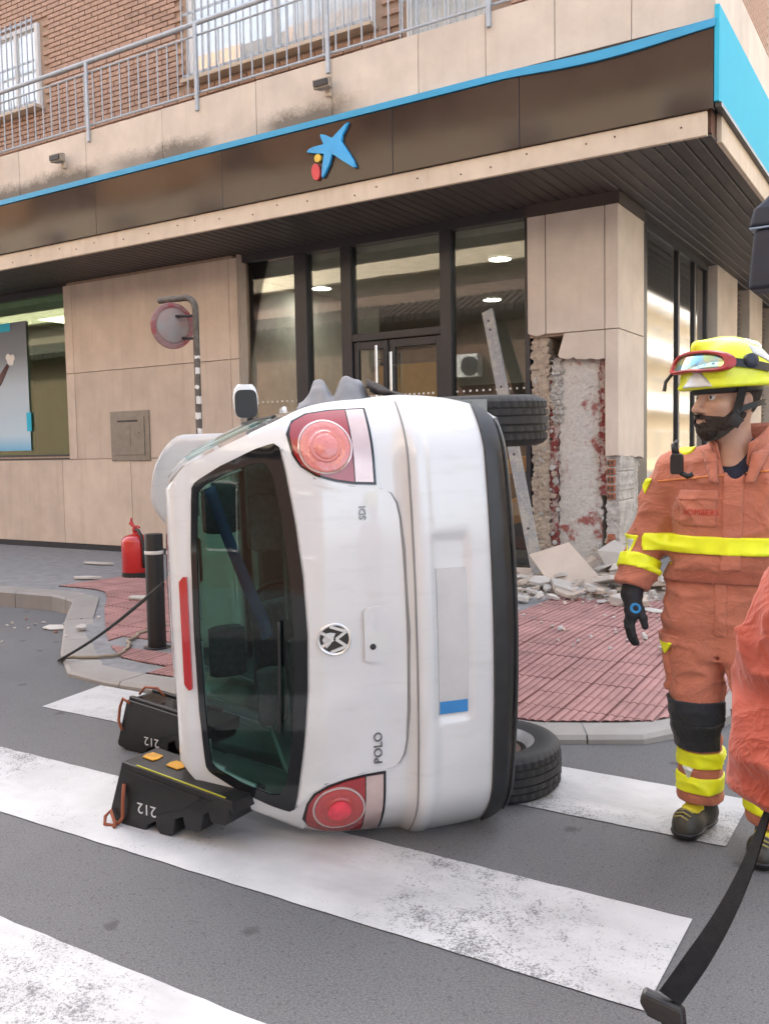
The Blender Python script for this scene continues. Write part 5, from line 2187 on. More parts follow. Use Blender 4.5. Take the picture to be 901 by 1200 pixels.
mb.box(tlx + 0.172, tlx + 0.24, tly + 0.06, tly + 0.14, 2.66, 2.71)
obj('bracket', mb, M_['dark'], tl, bevel=0.005)


# stepped support blocks pushed under the roof edge
def chock(label, origin, ang, tilt, top_open):
    t = thing('support_block', label, 'support block', origin, 'black stepped support blocks under the car')
    Mx = Matrix.Translation(Vector(origin)) @ Matrix.Rotation(ang, 4, 'Z') @ Matrix.Rotation(tilt, 4, 'Y')
    # profile in x (length), z: flat top, teeth below that climb towards the thin end
    h, Lb, w = 0.262, 0.60, 0.20
    prof = [(0.025, h), (Lb, h - 0.045), (Lb, h - 0.10)]
    teeth = [(0.53, 0.155, 0.115), (0.40, 0.105, 0.06), (0.255, 0.055, 0.012)]
    for (x, zr, zt) in teeth:
        prof += [(x + 0.055, zr + 0.03), (x + 0.045, zt + 0.012), (x + 0.03, zt), (x - 0.025, zt - 0.004), (x - 0.04, zt + 0.008), (x - 0.05, zr - 0.002)]
    prof += [(0.165, 0.03), (0.15, 0.004), (0.135, 0.0), (0.012, 0.0), (-0.045, 0.012), (-0.05, 0.03)]
    mb = MB()
    mb.prism(prof, lambda p, q, dd: Mx @ Vector((p, dd, q)), 0.0, w)
    blk = mat('block_plastic', (0.010, 0.010, 0.011), 0.42, var=0.4, nscale=14, bump=0.25, bscale=45)
    b = obj('block', mb, blk, t, bevel=0.009, seg=2)
    # recessed web face towards the street
    mb = MB()
    web = [(0.045, h - 0.03), (0.50, h - 0.064), (0.45, 0.20), (0.36, 0.14), (0.22, 0.09), (0.10, 0.045), (-0.015, 0.04)]
    mb.prism(web, lambda p, q, dd: Mx @ Vector((p, dd, q)), -0.004, -0.0005)
    obj('web_panel', mb, blk, t, bevel=0.002, seg=1)
    # handle slots and yellow pads in the flat top
    mb = MB()
    ya = mat('yellow_marking', (0.55, 0.27, 0.015), 0.5, var=0.3, nscale=20)
    for (x0, x1) in ((0.06, 0.115), (0.19, 0.25), (0.32, 0.375)) if not top_open else ():
        z = h - 0.075 * (x0 / Lb)
        mb.prism([(x0, 0.08), (x1, 0.08), (x1 + 0.008, 0.105), (x1, 0.14), (x0, 0.14), (x0 - 0.008, 0.11)], lambda p, q, dd: Mx @ Vector((p, q, h + 0.002 - 0.078 * (p - 0.025) + dd)), 0.0, 0.004)
    if mb.v:
        obj('yellow_pad', mb, ya, t, kind='stuff')
        m2 = MB()
        m2.prism([(0.10, 0.004), (0.56, 0.004), (0.56, 0.011), (0.10, 0.011)], lambda p, q, dd: Mx @ Vector((p, q, h + 0.0015 - 0.078 * (p - 0.025) + dd)), 0.0, 0.003)
        obj('yellow_line', m2, mat('yellow_line', (0.35, 0.33, 0.02), 0.6), t)
    else:
        m2 = MB()
        m2.prism([(0.06, 0.05), (0.42, 0.05), (0.42, 0.15), (0.06, 0.15)], lambda p, q, dd: Mx @ Vector((p, q, h + 0.002 - 0.078 * (p - 0.025) + dd)), 0.0, 0.004)
        obj('top_recess', m2, M_['frit'], t)
        m2 = MB()
        m2.prism([(0.03, 0.01), (0.50, 0.01), (0.50, 0.035), (0.03, 0.035)], lambda p, q, dd: Mx @ Vector((p, q, h - 0.078 * (p - 0.025) + dd)), 0.0, 0.016)
        m2.prism([(0.03, 0.165), (0.50, 0.165), (0.50, 0.19), (0.03, 0.19)], lambda p, q, dd: Mx @ Vector((p, q, h - 0.078 * (p - 0.025) + dd)), 0.0, 0.016)
        obj('top_rib', m2, blk, t, bevel=0.004)
    # number, upside down because the block is upturned
    vv_, ff_ = text_mesh('212', 0.062)
    cx_, czz = (0.165, 0.095) if not top_open else (0.20, 0.075)
    mb = MB()
    mb.add([Mx @ Vector((cx_ - p[0] * 1.15, -0.0052, czz - p[1])) for p in vv_], ff_)
    mb.add([Mx @ Vector((cx_ - p[0] * 1.15, -0.0062, czz - p[1])) for p in vv_], ff_)
    obj('number', mb, mat('white_marking', (0.62, 0.64, 0.66), 0.6), t, recalc=False)
    # orange cord loop at the thick end
    mb = MB()
    cm_ = mat('orange_cord', (0.26, 0.075, 0.035), 0.8)
    if not top_open:
        cp_ = [(0.045, -0.008, 0.175), (0.05, -0.02, 0.12), (0.046, -0.02, 0.04), (0.02, -0.016, 0.012), (0.0, -0.03, -0.0), (-0.03, -0.045, 0.006), (-0.042, -0.03, 0.03), (-0.03, -0.012, 0.05), (0.012, -0.03, 0.016), (0.03, -0.05, 0.008)]
    else:
        cp_ = [(0.05, 0.0, 0.245), (0.01, -0.012, 0.268), (-0.01, -0.014, 0.22), (-0.022, -0.014, 0.15), (-0.01, -0.014, 0.12), (0.005, -0.014, 0.105)]
    mb.tube([Mx @ Vector(p) for p in cp_], 0.0075, 8)
    if top_open:
        mb.tube([Mx @ Vector(p) for p in ((0.03, 0.08, 0.27), (0.05, 0.10, 0.305), (0.13, 0.11, 0.31), (0.18, 0.11, 0.275))], 0.006, 8)
    obj('cord', mb, cm_, t, smooth=True)
    return t


chock('upturned black stepped block marked 212 in front, with a yellow edged top', (-2.83, 2.47, 0.004), 0.02, 0.03, False)
chock('black stepped block marked 212 behind, with a hollow top and cord loop', (-3.52, 3.13, 0.004), 0.0, 0.02, True)

# strap stretched from the car to the ground and a loose rope
A_, B_ = Vector((-5.47, 4.28, 0.012)), car_up(1.45, 0.10, 1.475)
A2_, B2_ = Vector((-5.43, 4.27, 0.02)), Vector((-3.55, 3.62, 0.72))
mb = MB()
e0 = car_up(1.5, 0.0, 1.485)
pts = [A_.lerp(e0, i / 20) + Vector((0, 0, -0.03 * math.sin(math.pi * i / 20))) for i in range(21)]
mb.tube(pts, 0.010, 8)
st = single('lashing_rope', mb, mat('black_rope', (0.02, 0.02, 0.02), 0.8, bump=0.4, bscale=200), 'thin black rope stretched from the car roof down to the kerb', 'rope', smooth=True)
mb = MB()
rp = [(-5.42, 4.25, 0.014), (-5.2, 4.32, 0.055), (-5.05, 4.45, 0.062), (-5.12, 4.62, 0.066), (-5.32, 4.82, 0.07), (-5.42, 5.02, 0.078), (-5.45, 5.25, 0.09), (-5.3, 5.45, 0.10)]
pts = []
for i in range(len(rp) - 1):
    for k in range(6):
        q = Vector(rp[i]).lerp(Vector(rp[i + 1]), k / 6)
        q.z = (pave_z(q.x, q.y) if q.y > kerb_y(q.x) else 0) + 0.018
        pts.append(q + Vector((0.01 * math.sin(i * 6 + k), 0.012 * math.cos(2 * (i * 6 + k)), 0)))
mb.tube(pts, 0.013, 8)
single('loose_rope', mb, mat('beige_rope', (0.30, 0.25, 0.19), 0.9, bump=0.5, bscale=150), 'loose beige rope lying over the low kerb under the black rope', 'rope', smooth=True)

# ------------------------------------------------------------------ rubble
RM = [stone_mat('rubble_plaster', (0.52, 0.49, 0.45), 0, 0.2, 0.12), stone_mat('rubble_stone', (0.50, 0.42, 0.35), 0, 0.2, 0.12), mat('rubble_brick', (0.33, 0.14, 0.09), 0.95, var=0.3, nscale=20)]


def mound(x, y):
    return 0.13 * math.exp(-((x + 2.85) / 0.75) ** 2 - ((y - 8.62) / 0.42) ** 2)


P = []
r12 = np.random.default_rng(12)
for j in range(64):
    y = 7.45 + 1.6 * j / 63
    P.append([(x + r12.normal() * 0.006, y + r12.normal() * 0.006, pave_z(x, y) - 0.012 + mound(x, y) + 0.022 * math.exp(-((x + 2.8) / 0.8) ** 2 - ((y - 8.2) / 0.5) ** 2) * (1 + r12.normal() * 0.5) * 1.3) for x in np.linspace(-4.2, -1.3, 110)])
mb = MB()
mb.grid(P)
dstm = N('rubble_dust')
dstm.set(Base_Color=dstm.mix(dstm.ramp(dstm.noise(22, 6, 0.7), [(0.38, 0.0), (0.62, 1.0)]), (0.30, 0.26, 0.22), (0.56, 0.52, 0.47)), Roughness=0.95)
dstm.bump(dstm.noise(120, 4, 0.7), 0.8, 0.01)
obj('rubble_dust', mb, dstm.m, kind='stuff', auto=20)


def gz(x, y):
    return pave_z(x, y) + mound(x, y) * 0.9 + 0.012 if y > kerb_y(x) else 0.002


def rock(x, y, s, flat=0.5, m=0, name='rubble_chunk', label='', group=None, dz=0.0, cat='rubble'):
    """faceted broken lump: clipped random hull"""
    bm = bmesh.new()
    n = random.randint(9, 15)
    for _ in range(n):
        v = Vector((random.gauss(0, 1), random.gauss(0, 1), random.gauss(0, 1))).normalized() * random.uniform(0.75, 1.0)
        bm.verts.new((v.x * s * random.uniform(0.7, 1.2), v.y * s * 0.8, v.z * s * flat))
    r = bmesh.ops.convex_hull(bm, input=bm.verts[:])
    bmesh.ops.delete(bm, geom=[v for v in bm.verts if not v.link_faces], context='VERTS')
    a = random.uniform(0, 6.28)
    bm.verts.index_update()
    zmin = min(v.co.z for v in bm.verts)
    mb = MB()
    z0 = gz(x, y) + dz
    mb.add([(x + v.co.x * math.cos(a) - v.co.y * math.sin(a), y + v.co.x * math.sin(a) + v.co.y * math.cos(a), z0 + v.co.z - zmin - 0.004) for v in bm.verts], [[q.index for q in f.verts] for f in bm.faces])
    bm.free()
    return single(name, mb, RM[m], label, cat, group)


def shard(x, y, w, l, t, yawr, tx, ty, m, label, name='broken_slab', dz=0.0, group=None, cat='slab'):
    """broken flat piece of cladding with an irregular outline"""
    k = random.randint(5, 7)
    poly = []
    for i in range(k):
        a = 2 * math.pi * i / k + random.uniform(-0.25, 0.25)
        poly.append((w / 2 * math.cos(a) * random.uniform(0.85, 1.15), l / 2 * math.sin(a) * random.uniform(0.85, 1.15)))
    Mx = Matrix.Rotation(yawr, 4, 'Z') @ Matrix.Rotation(tx, 4, 'X') @ Matrix.Rotation(ty, 4, 'Y')
    P = [Mx @ Vector((p[0], p[1], d_)) for d_ in (0, t) for p in poly]
    zmin = min(p.z for p in P)
    mb = MB()
    z0 = gz(x, y) + dz - zmin
    mb.prism(poly, lambda p, q, dd: Mx @ Vector((p, q, dd)) + Vector((x, y, z0)), 0.0, t)
    return single(name, mb, RM[m], label, cat, group, bevel=0.003, seg=1)


# the big slab leaning against the pillar foot
qs = [Vector((-3.47, 8.30, 0.45)), Vector((-3.10, 8.42, 0.575)), Vector((-2.62, 8.16, 0.20)), Vector((-3.04, 8.00, 0.10))]
nn = (qs[1] - qs[0]).cross(qs[3] - qs[0]).normalized()
if nn.z < 0:
    nn = -nn
mb = MB()
mb.loft([[q + nn * 0.0 for q in qs], [q - nn * 0.035 for q in qs]])
single('leaning_slab', mb, RM[1], 'large square cream slab leaning on the rubble at the pillar foot', 'slab', bevel=0.004, seg=1)
shard(-2.95, 8.02, 0.42, 0.34, 0.03, 0.5, 0.15, 0.22, 0, 'broken white slab lying just below the large leaning slab')
shard(-2.55, 8.12, 0.46, 0.36, 0.04, 1.2, -0.25, 0.12, 0, 'thick white slab at the right foot of the stripped column', dz=0.05)
shard(-2.20, 8.45, 0.55, 0.4, 0.035, 0.2, 0.08, -0.1, 1, 'cream slab behind the firefighter gloved hand', dz=0.02)
shard(-3.62, 7.72, 0.40, 0.32, 0.03, 0.1, 0.04, 0.05, 0, 'flat white slab lying nearest the car underside')
shard(-2.30, 7.75, 0.36, 0.30, 0.03, 0.9, 0.18, -0.05, 1, 'tilted cream slab at the front of the rubble, left of the glove')
rock(-3.58, 8.35, 0.17, 0.6, 1, 'rubble_block', 'round cream lump of masonry left of the leaning slab', None, cat='block')
rock(-3.05, 8.78, 0.20, 0.7, 1, 'rubble_block', 'large broken lump at the left foot of the stripped column', None, cat='block')
rock(-2.75, 8.72, 0.22, 1.0, 0, 'rubble_block', 'tall white lump of mortar right below the hollow bricks', None, cat='block')
rock(-1.72, 8.3, 0.17, 0.5, 1, 'rubble_block', 'cream lump seen between the firefighter arm and hip', None, cat='block')
for k in range(190):
    x = random.gauss(-2.9, 0.55)
    y = random.gauss(8.1, 0.36)
    if not (-4.0 < x < -1.4 and 7.25 < y < 8.8):
        continue
    if random.random() < 0.55:
        shard(x, y, 0.06 + 0.22 * random.random() ** 2.4, 0.05 + 0.2 * random.random() ** 2, random.uniform(0.012, 0.04), random.uniform(0, 6.28), random.uniform(-.3, .3), random.uniform(-.3, .3), random.choice([0, 0, 1, 1]), 'broken flake of pale cladding in the heap at the pillar foot', 'cladding_flake', random.uniform(0, 0.05) * (y > 7.7), 'flakes in the rubble heap', 'rubble')
    else:
        rock(x, y, 0.018 + 0.10 * random.random() ** 2.5, random.uniform(0.5, 0.9), random.choice([0, 0, 0, 1, 1, 2]), label='broken lump in the rubble heap at the pillar foot', group='lumps in the rubble heap', dz=random.uniform(0, 0.04) * (y > 7.7))
for k in range(110):
    x, y = random.uniform(-3.6, -1.2), 7.7 - 1.9 * random.random() ** 1.7
    rock(x, y, random.uniform(0.008, 0.022), 0.7, random.choice([0, 0, 1]), 'rubble_crumb', 'tiny white crumb of plaster scattered on the red tiles', 'crumbs on the red tiles')
for (x, y, s, lab) in ((-1.54, 5.99, 0.055, 'white lump on the red tiles beside the firefighter thigh'), (-1.79, 6.36, 0.045, 'small white lump on the red tiles below the glove'), (-2.41, 6.37, 0.035, 'small white lump on the red tiles between car and firefighter'), (-5.17, 5.15, 0.055, 'cream lump behind the foot of the black bollard')):
    rock(x, y, s, 0.7, 0, 'rubble_chunk', lab)
shard(-6.45, 6.02, 0.34, 0.16, 0.02, 0.2, 0, 0.03, 0, 'flat white flake on the red tiles left of the bollard', 'cladding_flake', cat='rubble')
shard(-9.0, 7.70, 0.48, 0.12, 0.02, 0.1, 0, 0, 0, 'thin white strip on the grey pavement near the wall', 'cladding_flake', cat='rubble')
shard(-7.95, 6.62, 0.34, 0.12, 0.025, 0.5, 0, 0, 0, 'thin white strip on the pavement by the tall kerb', 'cladding_flake', cat='rubble')
shard(-6.55, 5.10, 0.26, 0.16, 0.012, 0.3, 0.05, 0.05, 0, 'white sheet of debris on the road at the kerb corner', 'cladding_flake', cat='rubble')
shard(-6.02, 4.95, 0.09, 0.10, 0.02, 0.6, 0.2, 0.1, 0, 'small white piece standing against the low kerb', 'cladding_flake', cat='rubble')
for k in range(16):
    rock(random.uniform(-7.2, -5.9), random.uniform(4.5, 5.4), random.uniform(0.01, 0.025), 0.6, random.choice([0, 0, 2]), 'rubble_crumb', 'tiny crumb on the road beside the low kerb', 'crumbs on the road by the kerb')
# ------------------------------------------------------------------ people: signed-distance bodies meshed with surface nets
_lat = np.random.default_rng(11).random((24, 24, 24)).astype(np.float32) * 2 - 1


def vnoise(P, f):
    q = P * f
    i = np.floor(q).astype(int)
    t = (q - i).astype(np.float32)
    t = t * t * (3 - 2 * t)
    o = 0
    for dx in (0, 1):
        for dy in (0, 1):
            for dz in (0, 1):
                w = (t[:, 0] if dx else 1 - t[:, 0]) * (t[:, 1] if dy else 1 - t[:, 1]) * (t[:, 2] if dz else 1 - t[:, 2])
                o = o + w * _lat[(i[:, 0] + dx) % 24, (i[:, 1] + dy) % 24, (i[:, 2] + dz) % 24]
    return o


def surface_net(fn, lo, hi, h):
    lo, hi = np.array(lo, float), np.array(hi, float)
    K = 4
    nb = np.ceil((hi - lo) / (h * K)).astype(int) + 1
    n = nb * K
    cc = [lo[a] + (np.arange(nb[a]) + 0.5) * h * K for a in range(3)]
    G = np.stack(np.meshgrid(*cc, indexing='ij'), -1).reshape(-1, 3)
    dc = fn(G).reshape(nb)
    near = np.abs(dc) < h * K * 2.0
    sgn = np.where(dc > 0, 1.0, -1.0)
    D = sgn.repeat(K, 0).repeat(K, 1).repeat(K, 2)
    mk = near.repeat(K, 0).repeat(K, 1).repeat(K, 2)
    ix = np.argwhere(mk)
    P = lo + (ix + 0.5) * h
    vals = np.concatenate([fn(P[i:i + 400000]) for i in range(0, len(P), 400000)]) if len(P) else np.zeros(0)
    D[mk] = vals
    S_ = D < 0
    # cells with a sign change
    c = [S_[i:n[0] - 1 + i, j:n[1] - 1 + j, k:n[2] - 1 + k] for i in (0, 1) for j in (0, 1) for k in (0, 1)]
    any_, all_ = np.logical_or.reduce(c), np.logical_and.reduce(c)
    act = any_ & ~all_
    ids = -np.ones(act.shape, int)
    cells = np.argwhere(act)
    ids[act] = np.arange(len(cells))
    acc = np.zeros((len(cells), 3))
    cnt = np.zeros(len(cells))
    cor = [(i, j, k) for i in (0, 1) for j in (0, 1) for k in (0, 1)]
    for a in range(8):
        for b in range(a + 1, 8):
            da = np.array(cor[a])
            db = np.array(cor[b])
            if np.abs(da - db).sum() != 1:
                continue
            va = D[tuple((cells + da).T)]
            vb = D[tuple((cells + db).T)]
            m = (va < 0) != (vb < 0)
            t = np.where(m, va / np.where(np.abs(va - vb) < 1e-9, 1, va - vb), 0)
            t = np.clip(t, 0, 1)
            p = da + (db - da) * t[:, None]
            acc[m] += p[m]
            cnt[m] += 1
    V = lo + (cells + acc / np.maximum(cnt, 1)[:, None] + 0.5) * h
    F = []
    for ax_ in range(3):
        e = np.zeros(3, int)
        e[ax_] = 1
        s0 = S_[tuple(slice(0, n[a] - e[a]) for a in range(3))]
        s1 = S_[tuple(slice(e[a], n[a]) for a in range(3))]
        q = np.argwhere(s0 != s1)
        o1, o2 = [a for a in range(3) if a != ax_]
        ok = (q[:, o1] > 0) & (q[:, o2] > 0) & (q[:, o1] < n[o1] - 1) & (q[:, o2] < n[o2] - 1)
        q = q[ok]
        fl = s0[tuple(q.T)]
        d1 = np.zeros(3, int)
        d1[o1] = 1
        d2 = np.zeros(3, int)
        d2[o2] = 1
        A = ids[tuple((q - d1 - d2).T)]
        Bq = ids[tuple((q - d2).T)]
        Cq = ids[tuple(q.T)]
        Dq = ids[tuple((q - d1).T)]
        quad = np.stack([A, Bq, Cq, Dq], 1)
        good = (quad >= 0).all(1)
        flip = (~fl) ^ (ax_ == 1)
        quad[flip] = quad[flip][:, ::-1]
        F.append(quad[good])
    F = np.concatenate(F) if F else np.zeros((0, 4), int)
    return V, F


def net_mesh(fn, lo, hi, h):
    V, F = surface_net(fn, lo, hi, h)
    mb = MB()
    mb.v = [tuple(p) for p in V]
    mb.f = [tuple(int(i) for i in q) for q in F]
    mb.m = [0] * len(mb.f)
    return mb


def A3(*p):
    return np.array(p, float)


def cap(P, a, b, ra, rb=None, sq=None):
    rb = ra if rb is None else rb
    a, b = A3(*a), A3(*b)
    d = b - a
    t = np.clip(((P - a) @ d) / (d @ d), 0, 1)
    q = P - (a + t[:, None] * d)
    if sq is not None:
        q = q * A3(*sq)
    return np.sqrt((q * q).sum(1)) - (ra + (rb - ra) * t)


def ell(P, c, r):
    c, r = A3(*c), A3(*r)
    q = (P - c) / r
    k0 = np.sqrt((q * q).sum(1)) + 1e-9
    k1 = np.sqrt(((q / r) ** 2).sum(1)) + 1e-9
    return k0 * (k0 - 1) / k1


def smin(a, b, k):
    h = np.clip(0.5 + 0.5 * (b - a) / k, 0, 1)
    return b + (a - b) * h - k * h * (1 - h)


def smax(a, b, k):
    return -smin(-a, -b, k)


def trunk(P, table, e=2.3):
    """stack of superellipse sections: rows (z, cx, cy, half width, half depth)"""
    z = P[:, 2]
    T = np.array(table)
    cx, cy, a, b = [np.interp(z, T[:, 0], T[:, i]) for i in (1, 2, 3, 4)]
    q = (np.abs((P[:, 0] - cx) / a) ** e + np.abs((P[:, 1] - cy) / b) ** e) ** (1 / e)
    d = (q - 1) * np.minimum(a, b)
    return smax(d, np.maximum(T[0, 0] - z, z - T[-1, 0]), 0.02)


def chain(P, pts, k=0.03):
    d = None
    for (a, ra), (b, rb) in zip(pts[:-1], pts[1:]):
        c = cap(P, a, b, ra, rb)
        d = c if d is None else smin(d, c, k)
    return d


def folds(P, amp):
    w = P + 0.03 * np.stack([vnoise(P, 7), vnoise(P + 3.1, 7), vnoise(P + 7.7, 7)], 1)
    a = 1 - np.abs(vnoise(w * A3(1.0, 1.0, 2.1), 8.5))
    b = vnoise(w * A3(1, 1, 1.6) + 5, 17)
    c = 1 - np.abs(vnoise(w * A3(0.9, 0.9, 1.7) + 11, 4.6))
    return amp * (1.5 * a ** 3 + 1.6 * c ** 4 - 1.15 + 0.35 * b)


def fabric(name, col, var=0.14):
    n = N(name)
    a = n.noise(5, 5, 0.6)
    b = n.noise(26, 4, 0.6)
    c = n.mix(n.ramp(a, [(0.3, 0.0), (0.7, 1.0)]), tuple(x * (1 - var) for x in col), tuple(min(1, x * (1 + var)) for x in col))
    c = n.mix(n.ramp(b, [(0.5, 0.0), (0.8, 0.45)]), c, tuple(x * 0.72 for x in col))
    n.set(Base_Color=c, Roughness=0.88, Sheen_Weight=0.15)
    # creases: two ridged noises of different stretch, over the weave
    def ridge(sc, st):
        q = n.noise(sc, 3, 0.5, n.pos(st), 0.8)
        q = n.math('ABSOLUTE', n.math('SUBTRACT', n.math('MULTIPLY', q, 2.0), 1.0))
        return n.math('POWER', n.math('SUBTRACT', 1.0, q), 6.0)
    cr = n.math('ADD', ridge(7.5, (1, 1, 1.8)), n.math('MULTIPLY', ridge(15, (1.4, 1.4, 0.8)), 0.5))
    wv = n.noise(420, 2, 0.6)
    n.bump(n.math('ADD', n.math('MULTIPLY', wv, 0.10), n.math('ADD', n.math('MULTIPLY', b, 0.15), n.math('MULTIPLY', cr, 0.8))), 0.34, 0.012)
    return n.m


M_['orange'] = fabric('orange_turnout_cloth', (0.47, 0.160, 0.097))
M_['orange_dark'] = fabric('darker_orange_cloth', (0.34, 0.10, 0.06))
M_['neon'] = mat('neon_yellow_band', (0.80, 0.86, 0.015), 0.5, var=0.06, nscale=18)
M_['silver'] = mat('silver_reflective', (0.60, 0.64, 0.66), 0.35, metal=0.3, var=0.1)
M_['glove'] = mat('black_glove', (0.010, 0.011, 0.014), 0.7, var=0.3, nscale=40, bump=0.2, bscale=160)
M_['kneepad'] = fabric('black_knee_patch', (0.014, 0.016, 0.020), 0.2)
skn = N('skin')
skn.set(Base_Color=skn.mix(skn.ramp(skn.noise(14, 4), [(0.35, 0.0), (0.7, 1.0)]), (0.42, 0.235, 0.165), (0.50, 0.30, 0.215)), Roughness=0.5, Subsurface_Weight=0.12)
skn.b.inputs['Subsurface Radius'].default_value = (0.012, 0.004, 0.002)
M_['skin'] = skn.m
M_['beard'] = mat('dark_beard', (0.030, 0.020, 0.015), 0.85, var=0.5, nscale=90, bump=0.8, bscale=260)
M_['navy_shirt'] = fabric('navy_shirt', (0.012, 0.016, 0.035))
M_['helmet'] = mat('neon_helmet', (0.70, 0.78, 0.02), 0.36, coat=0.25, var=0.10, nscale=22, bump=0.05, bscale=60)
M_['helmet_grey'] = mat('helmet_reflector', (0.50, 0.52, 0.52), 0.35, metal=0.3, var=0.1)
M_['goggle_red'] = mat('red_goggle_frame', (0.36, 0.035, 0.035), 0.35, var=0.2, nscale=30)
M_['boot'] = mat('dark_boot_leather', (0.040, 0.038, 0.030), 0.5, var=0.3, nscale=20, bump=0.2, bscale=120)


def firefighter(label, O, pose, h_cloth, detail):
    p = pose
    root = thing('person', label, 'person', O)
    W = lambda mb: mb        # geometry is written local to O, so local=True everywhere

    def add(name, fn, lo, hi, h, m, **k):
        mb = net_mesh(fn, lo, hi, h)
        if not mb.v:
            return None
        return obj(name, mb, m, k.pop('parent', root), smooth=True, local=True, recalc=False, **k)

    hx, hy, hz, hs, ha = p['head']           # eye-level centre, scale, facing angle (from -y towards -x)
    fx, fy = -math.sin(ha), -math.cos(ha)
    lx, ly = -fy, fx                          # the person's left
    tl_ = p.get('nod', 0.0)

    def H(P):                                 # to head-local (f, s, h)
        q = P - A3(hx, hy, hz)
        f = q[:, 0] * fx + q[:, 1] * fy
        s = q[:, 0] * lx + q[:, 1] * ly
        u = q[:, 2]
        f2 = f * math.cos(tl_) - u * math.sin(tl_)
        u2 = f * math.sin(tl_) + u * math.cos(tl_)
        return np.stack([f2, s, u2], 1) / hs

    def HW(f, s, u):                          # head-local to O-local
        f, u = f * math.cos(tl_) + u * math.sin(tl_), -f * math.sin(tl_) + u * math.cos(tl_)
        return Vector((hx + hs * (f * fx + s * lx), hy + hs * (f * fy + s * ly), hz + hs * u))

    def face(Q):
        d = ell(Q, (-.012, 0, .035), (.098, .076, .115))
        d = smin(d, ell(Q, (.036, 0, -.048), (.062, .060, .076)), .035)
        d = smin(d, ell(Q, (.074, 0, -.104), (.024, .026, .022)), .025)
        for s in (-1, 1):
            d = smin(d, ell(Q, (.058, s * .042, -.030), (.028, .024, .022)), .02)
            d = smin(d, cap(Q, (.040, s * .050, -.085), (.0, s * .058, -.05), .016), .02)
        d = smin(d, cap(Q, (.084, -.038, .017), (.092, 0, .014), .0115), .014)
        d = smin(d, cap(Q, (.084, .038, .017), (.092, 0, .014), .0115), .014)
        for s in (-1, 1):
            d = smax(d, -ell(Q, (.104, s * .032, -.003), (.021, .019, .0095)), .012)
        d = smin(d, cap(Q, (.094, 0, .004), (.119, 0, -.042), .0085, .0125), .010)
        for s in (-1, 1):
            d = smin(d, ell(Q, (.106, s * .012, -.046), (.012, .009, .009)), .006)
        d = smin(d, cap(Q, (.093, -.02, -.073), (.100, 0, -.071), .006), .006)
        d = smin(d, cap(Q, (.093, .02, -.073), (.100, 0, -.071), .006), .006)
        d = smin(d, cap(Q, (.092, -.017, -.083), (.099, 0, -.084), .007), .006)
        d = smin(d, cap(Q, (.092, .017, -.083), (.099, 0, -.084), .007), .006)
        d = smax(d, -cap(Q, (.106, -.022, -.0775), (.106, .022, -.0775), .004), .003)
        return d

    def head(Q):
        d = face(Q)
        for s in (-1, 1):
            d = smin(d, smax(ell(Q, (-.012, s * .081, -.018), (.021, .011, .033)), -ell(Q, (-.008, s * .094, -.016), (.011, .008, .018)), .004), .006)
        d = smin(d, cap(Q, (-.022, 0, -.06), (-.04, 0, -.21), .054, .060), .03)
        return d

    T = p['torso']
    armR, armL, legR, legL = p['armR'], p['armL'], p['legR'], p['legL']

    def shrink(ch, d):
        return [(a, max(0.03, r - d)) for a, r in ch]

    def body(P):
        d = head(H(P)) * hs
        tb = [(z, cx, cy, max(.05, a - .035), max(.05, b - .035)) for z, cx, cy, a, b in T['body']]
        d = smin(d, trunk(P, tb), .04)
        for ch in (armR, armL):
            d = smin(d, chain(P, shrink(ch, .03)), .03)
        for ch in (legR, legL):
            d = smin(d, chain(P, shrink(ch, .03)), .03)
        return d

    lo, hi = p['box']
    add('body', body, lo, hi, p['h_body'], M_['skin'])

    def jacket0(P):
        d = trunk(P, T['jacket'])
        d = smin(d, cap(P, T['shR'], T['shL'], .085), .05)
        d = smax(d, T['hem'] - P[:, 2], .012)
        for ch in (armR, armL):
            d = smin(d, chain(P, ch, .02), .045)
        return d

    def cuts(P, d):
        for ch in (armR, armL):
            a, b = A3(*ch[-2][0]), A3(*ch[-1][0])
            n_ = (b - a) / np.linalg.norm(b - a)
            w = (P - b) @ n_
            nearw = np.linalg.norm(P - b, axis=1) < .14
            d = np.where(nearw, smax(d, w, .008), d)
        return d

    def jacket(P):
        d = cuts(P, jacket0(P) - folds(P, p['fold']))
        if 'vneck' in p:
            d = smax(d, -ell(P, *p['vneck']), .01)
        return d

    jo = add('jacket', jacket, lo, hi, h_cloth, M_['orange'])

    def over(name, mask, off, lo_, hi_, m, base=None, h=None, parent=None):
        """a sewn-on piece: the garment's surface offset outwards inside a mask region (mask<0)"""
        bfn = base or jacket
        return add(name, lambda P: smax(smax(bfn(P) - off, mask(P), .003), -(bfn(P) + .006), .002), lo_, hi_, h or h_cloth * 0.8, m, parent=parent or jo)

    z0, z1 = T['band']
    over('reflective_band', lambda P: np.abs(P[:, 2] - (z0 + z1) / 2) - (z1 - z0) / 2 + 4 * np.maximum(0, np.abs(P[:, 0] - T['jacket'][1][1]) - T['bandw']), .0125,
         (lo[0], lo[1], z0 - .03), (hi[0], hi[1], z1 + .03), M_['neon'])
    for ch in (armR, armL):
        a, b = A3(*ch[-2][0]), A3(*ch[-1][0])
        n_ = (b - a) / np.linalg.norm(b - a)
        c = b - n_ * .095
        over('sleeve_band', lambda P: np.maximum(np.abs((P - c) @ n_) - .029, np.linalg.norm(P - c, axis=1) - .13), .007, tuple(c - .16), tuple(c + .16), M_['neon'])

    def trousers0(P):
        d = trunk(P, T['pelvis'])
        for ch in (legR, legL):
            d = smin(d, chain(P, ch, .02), .045)
        return d

    def trousers(P):
        d = trousers0(P) - folds(P + 9.0, p['fold'] * 1.05)
        return smax(d, .125 - P[:, 2], .012)

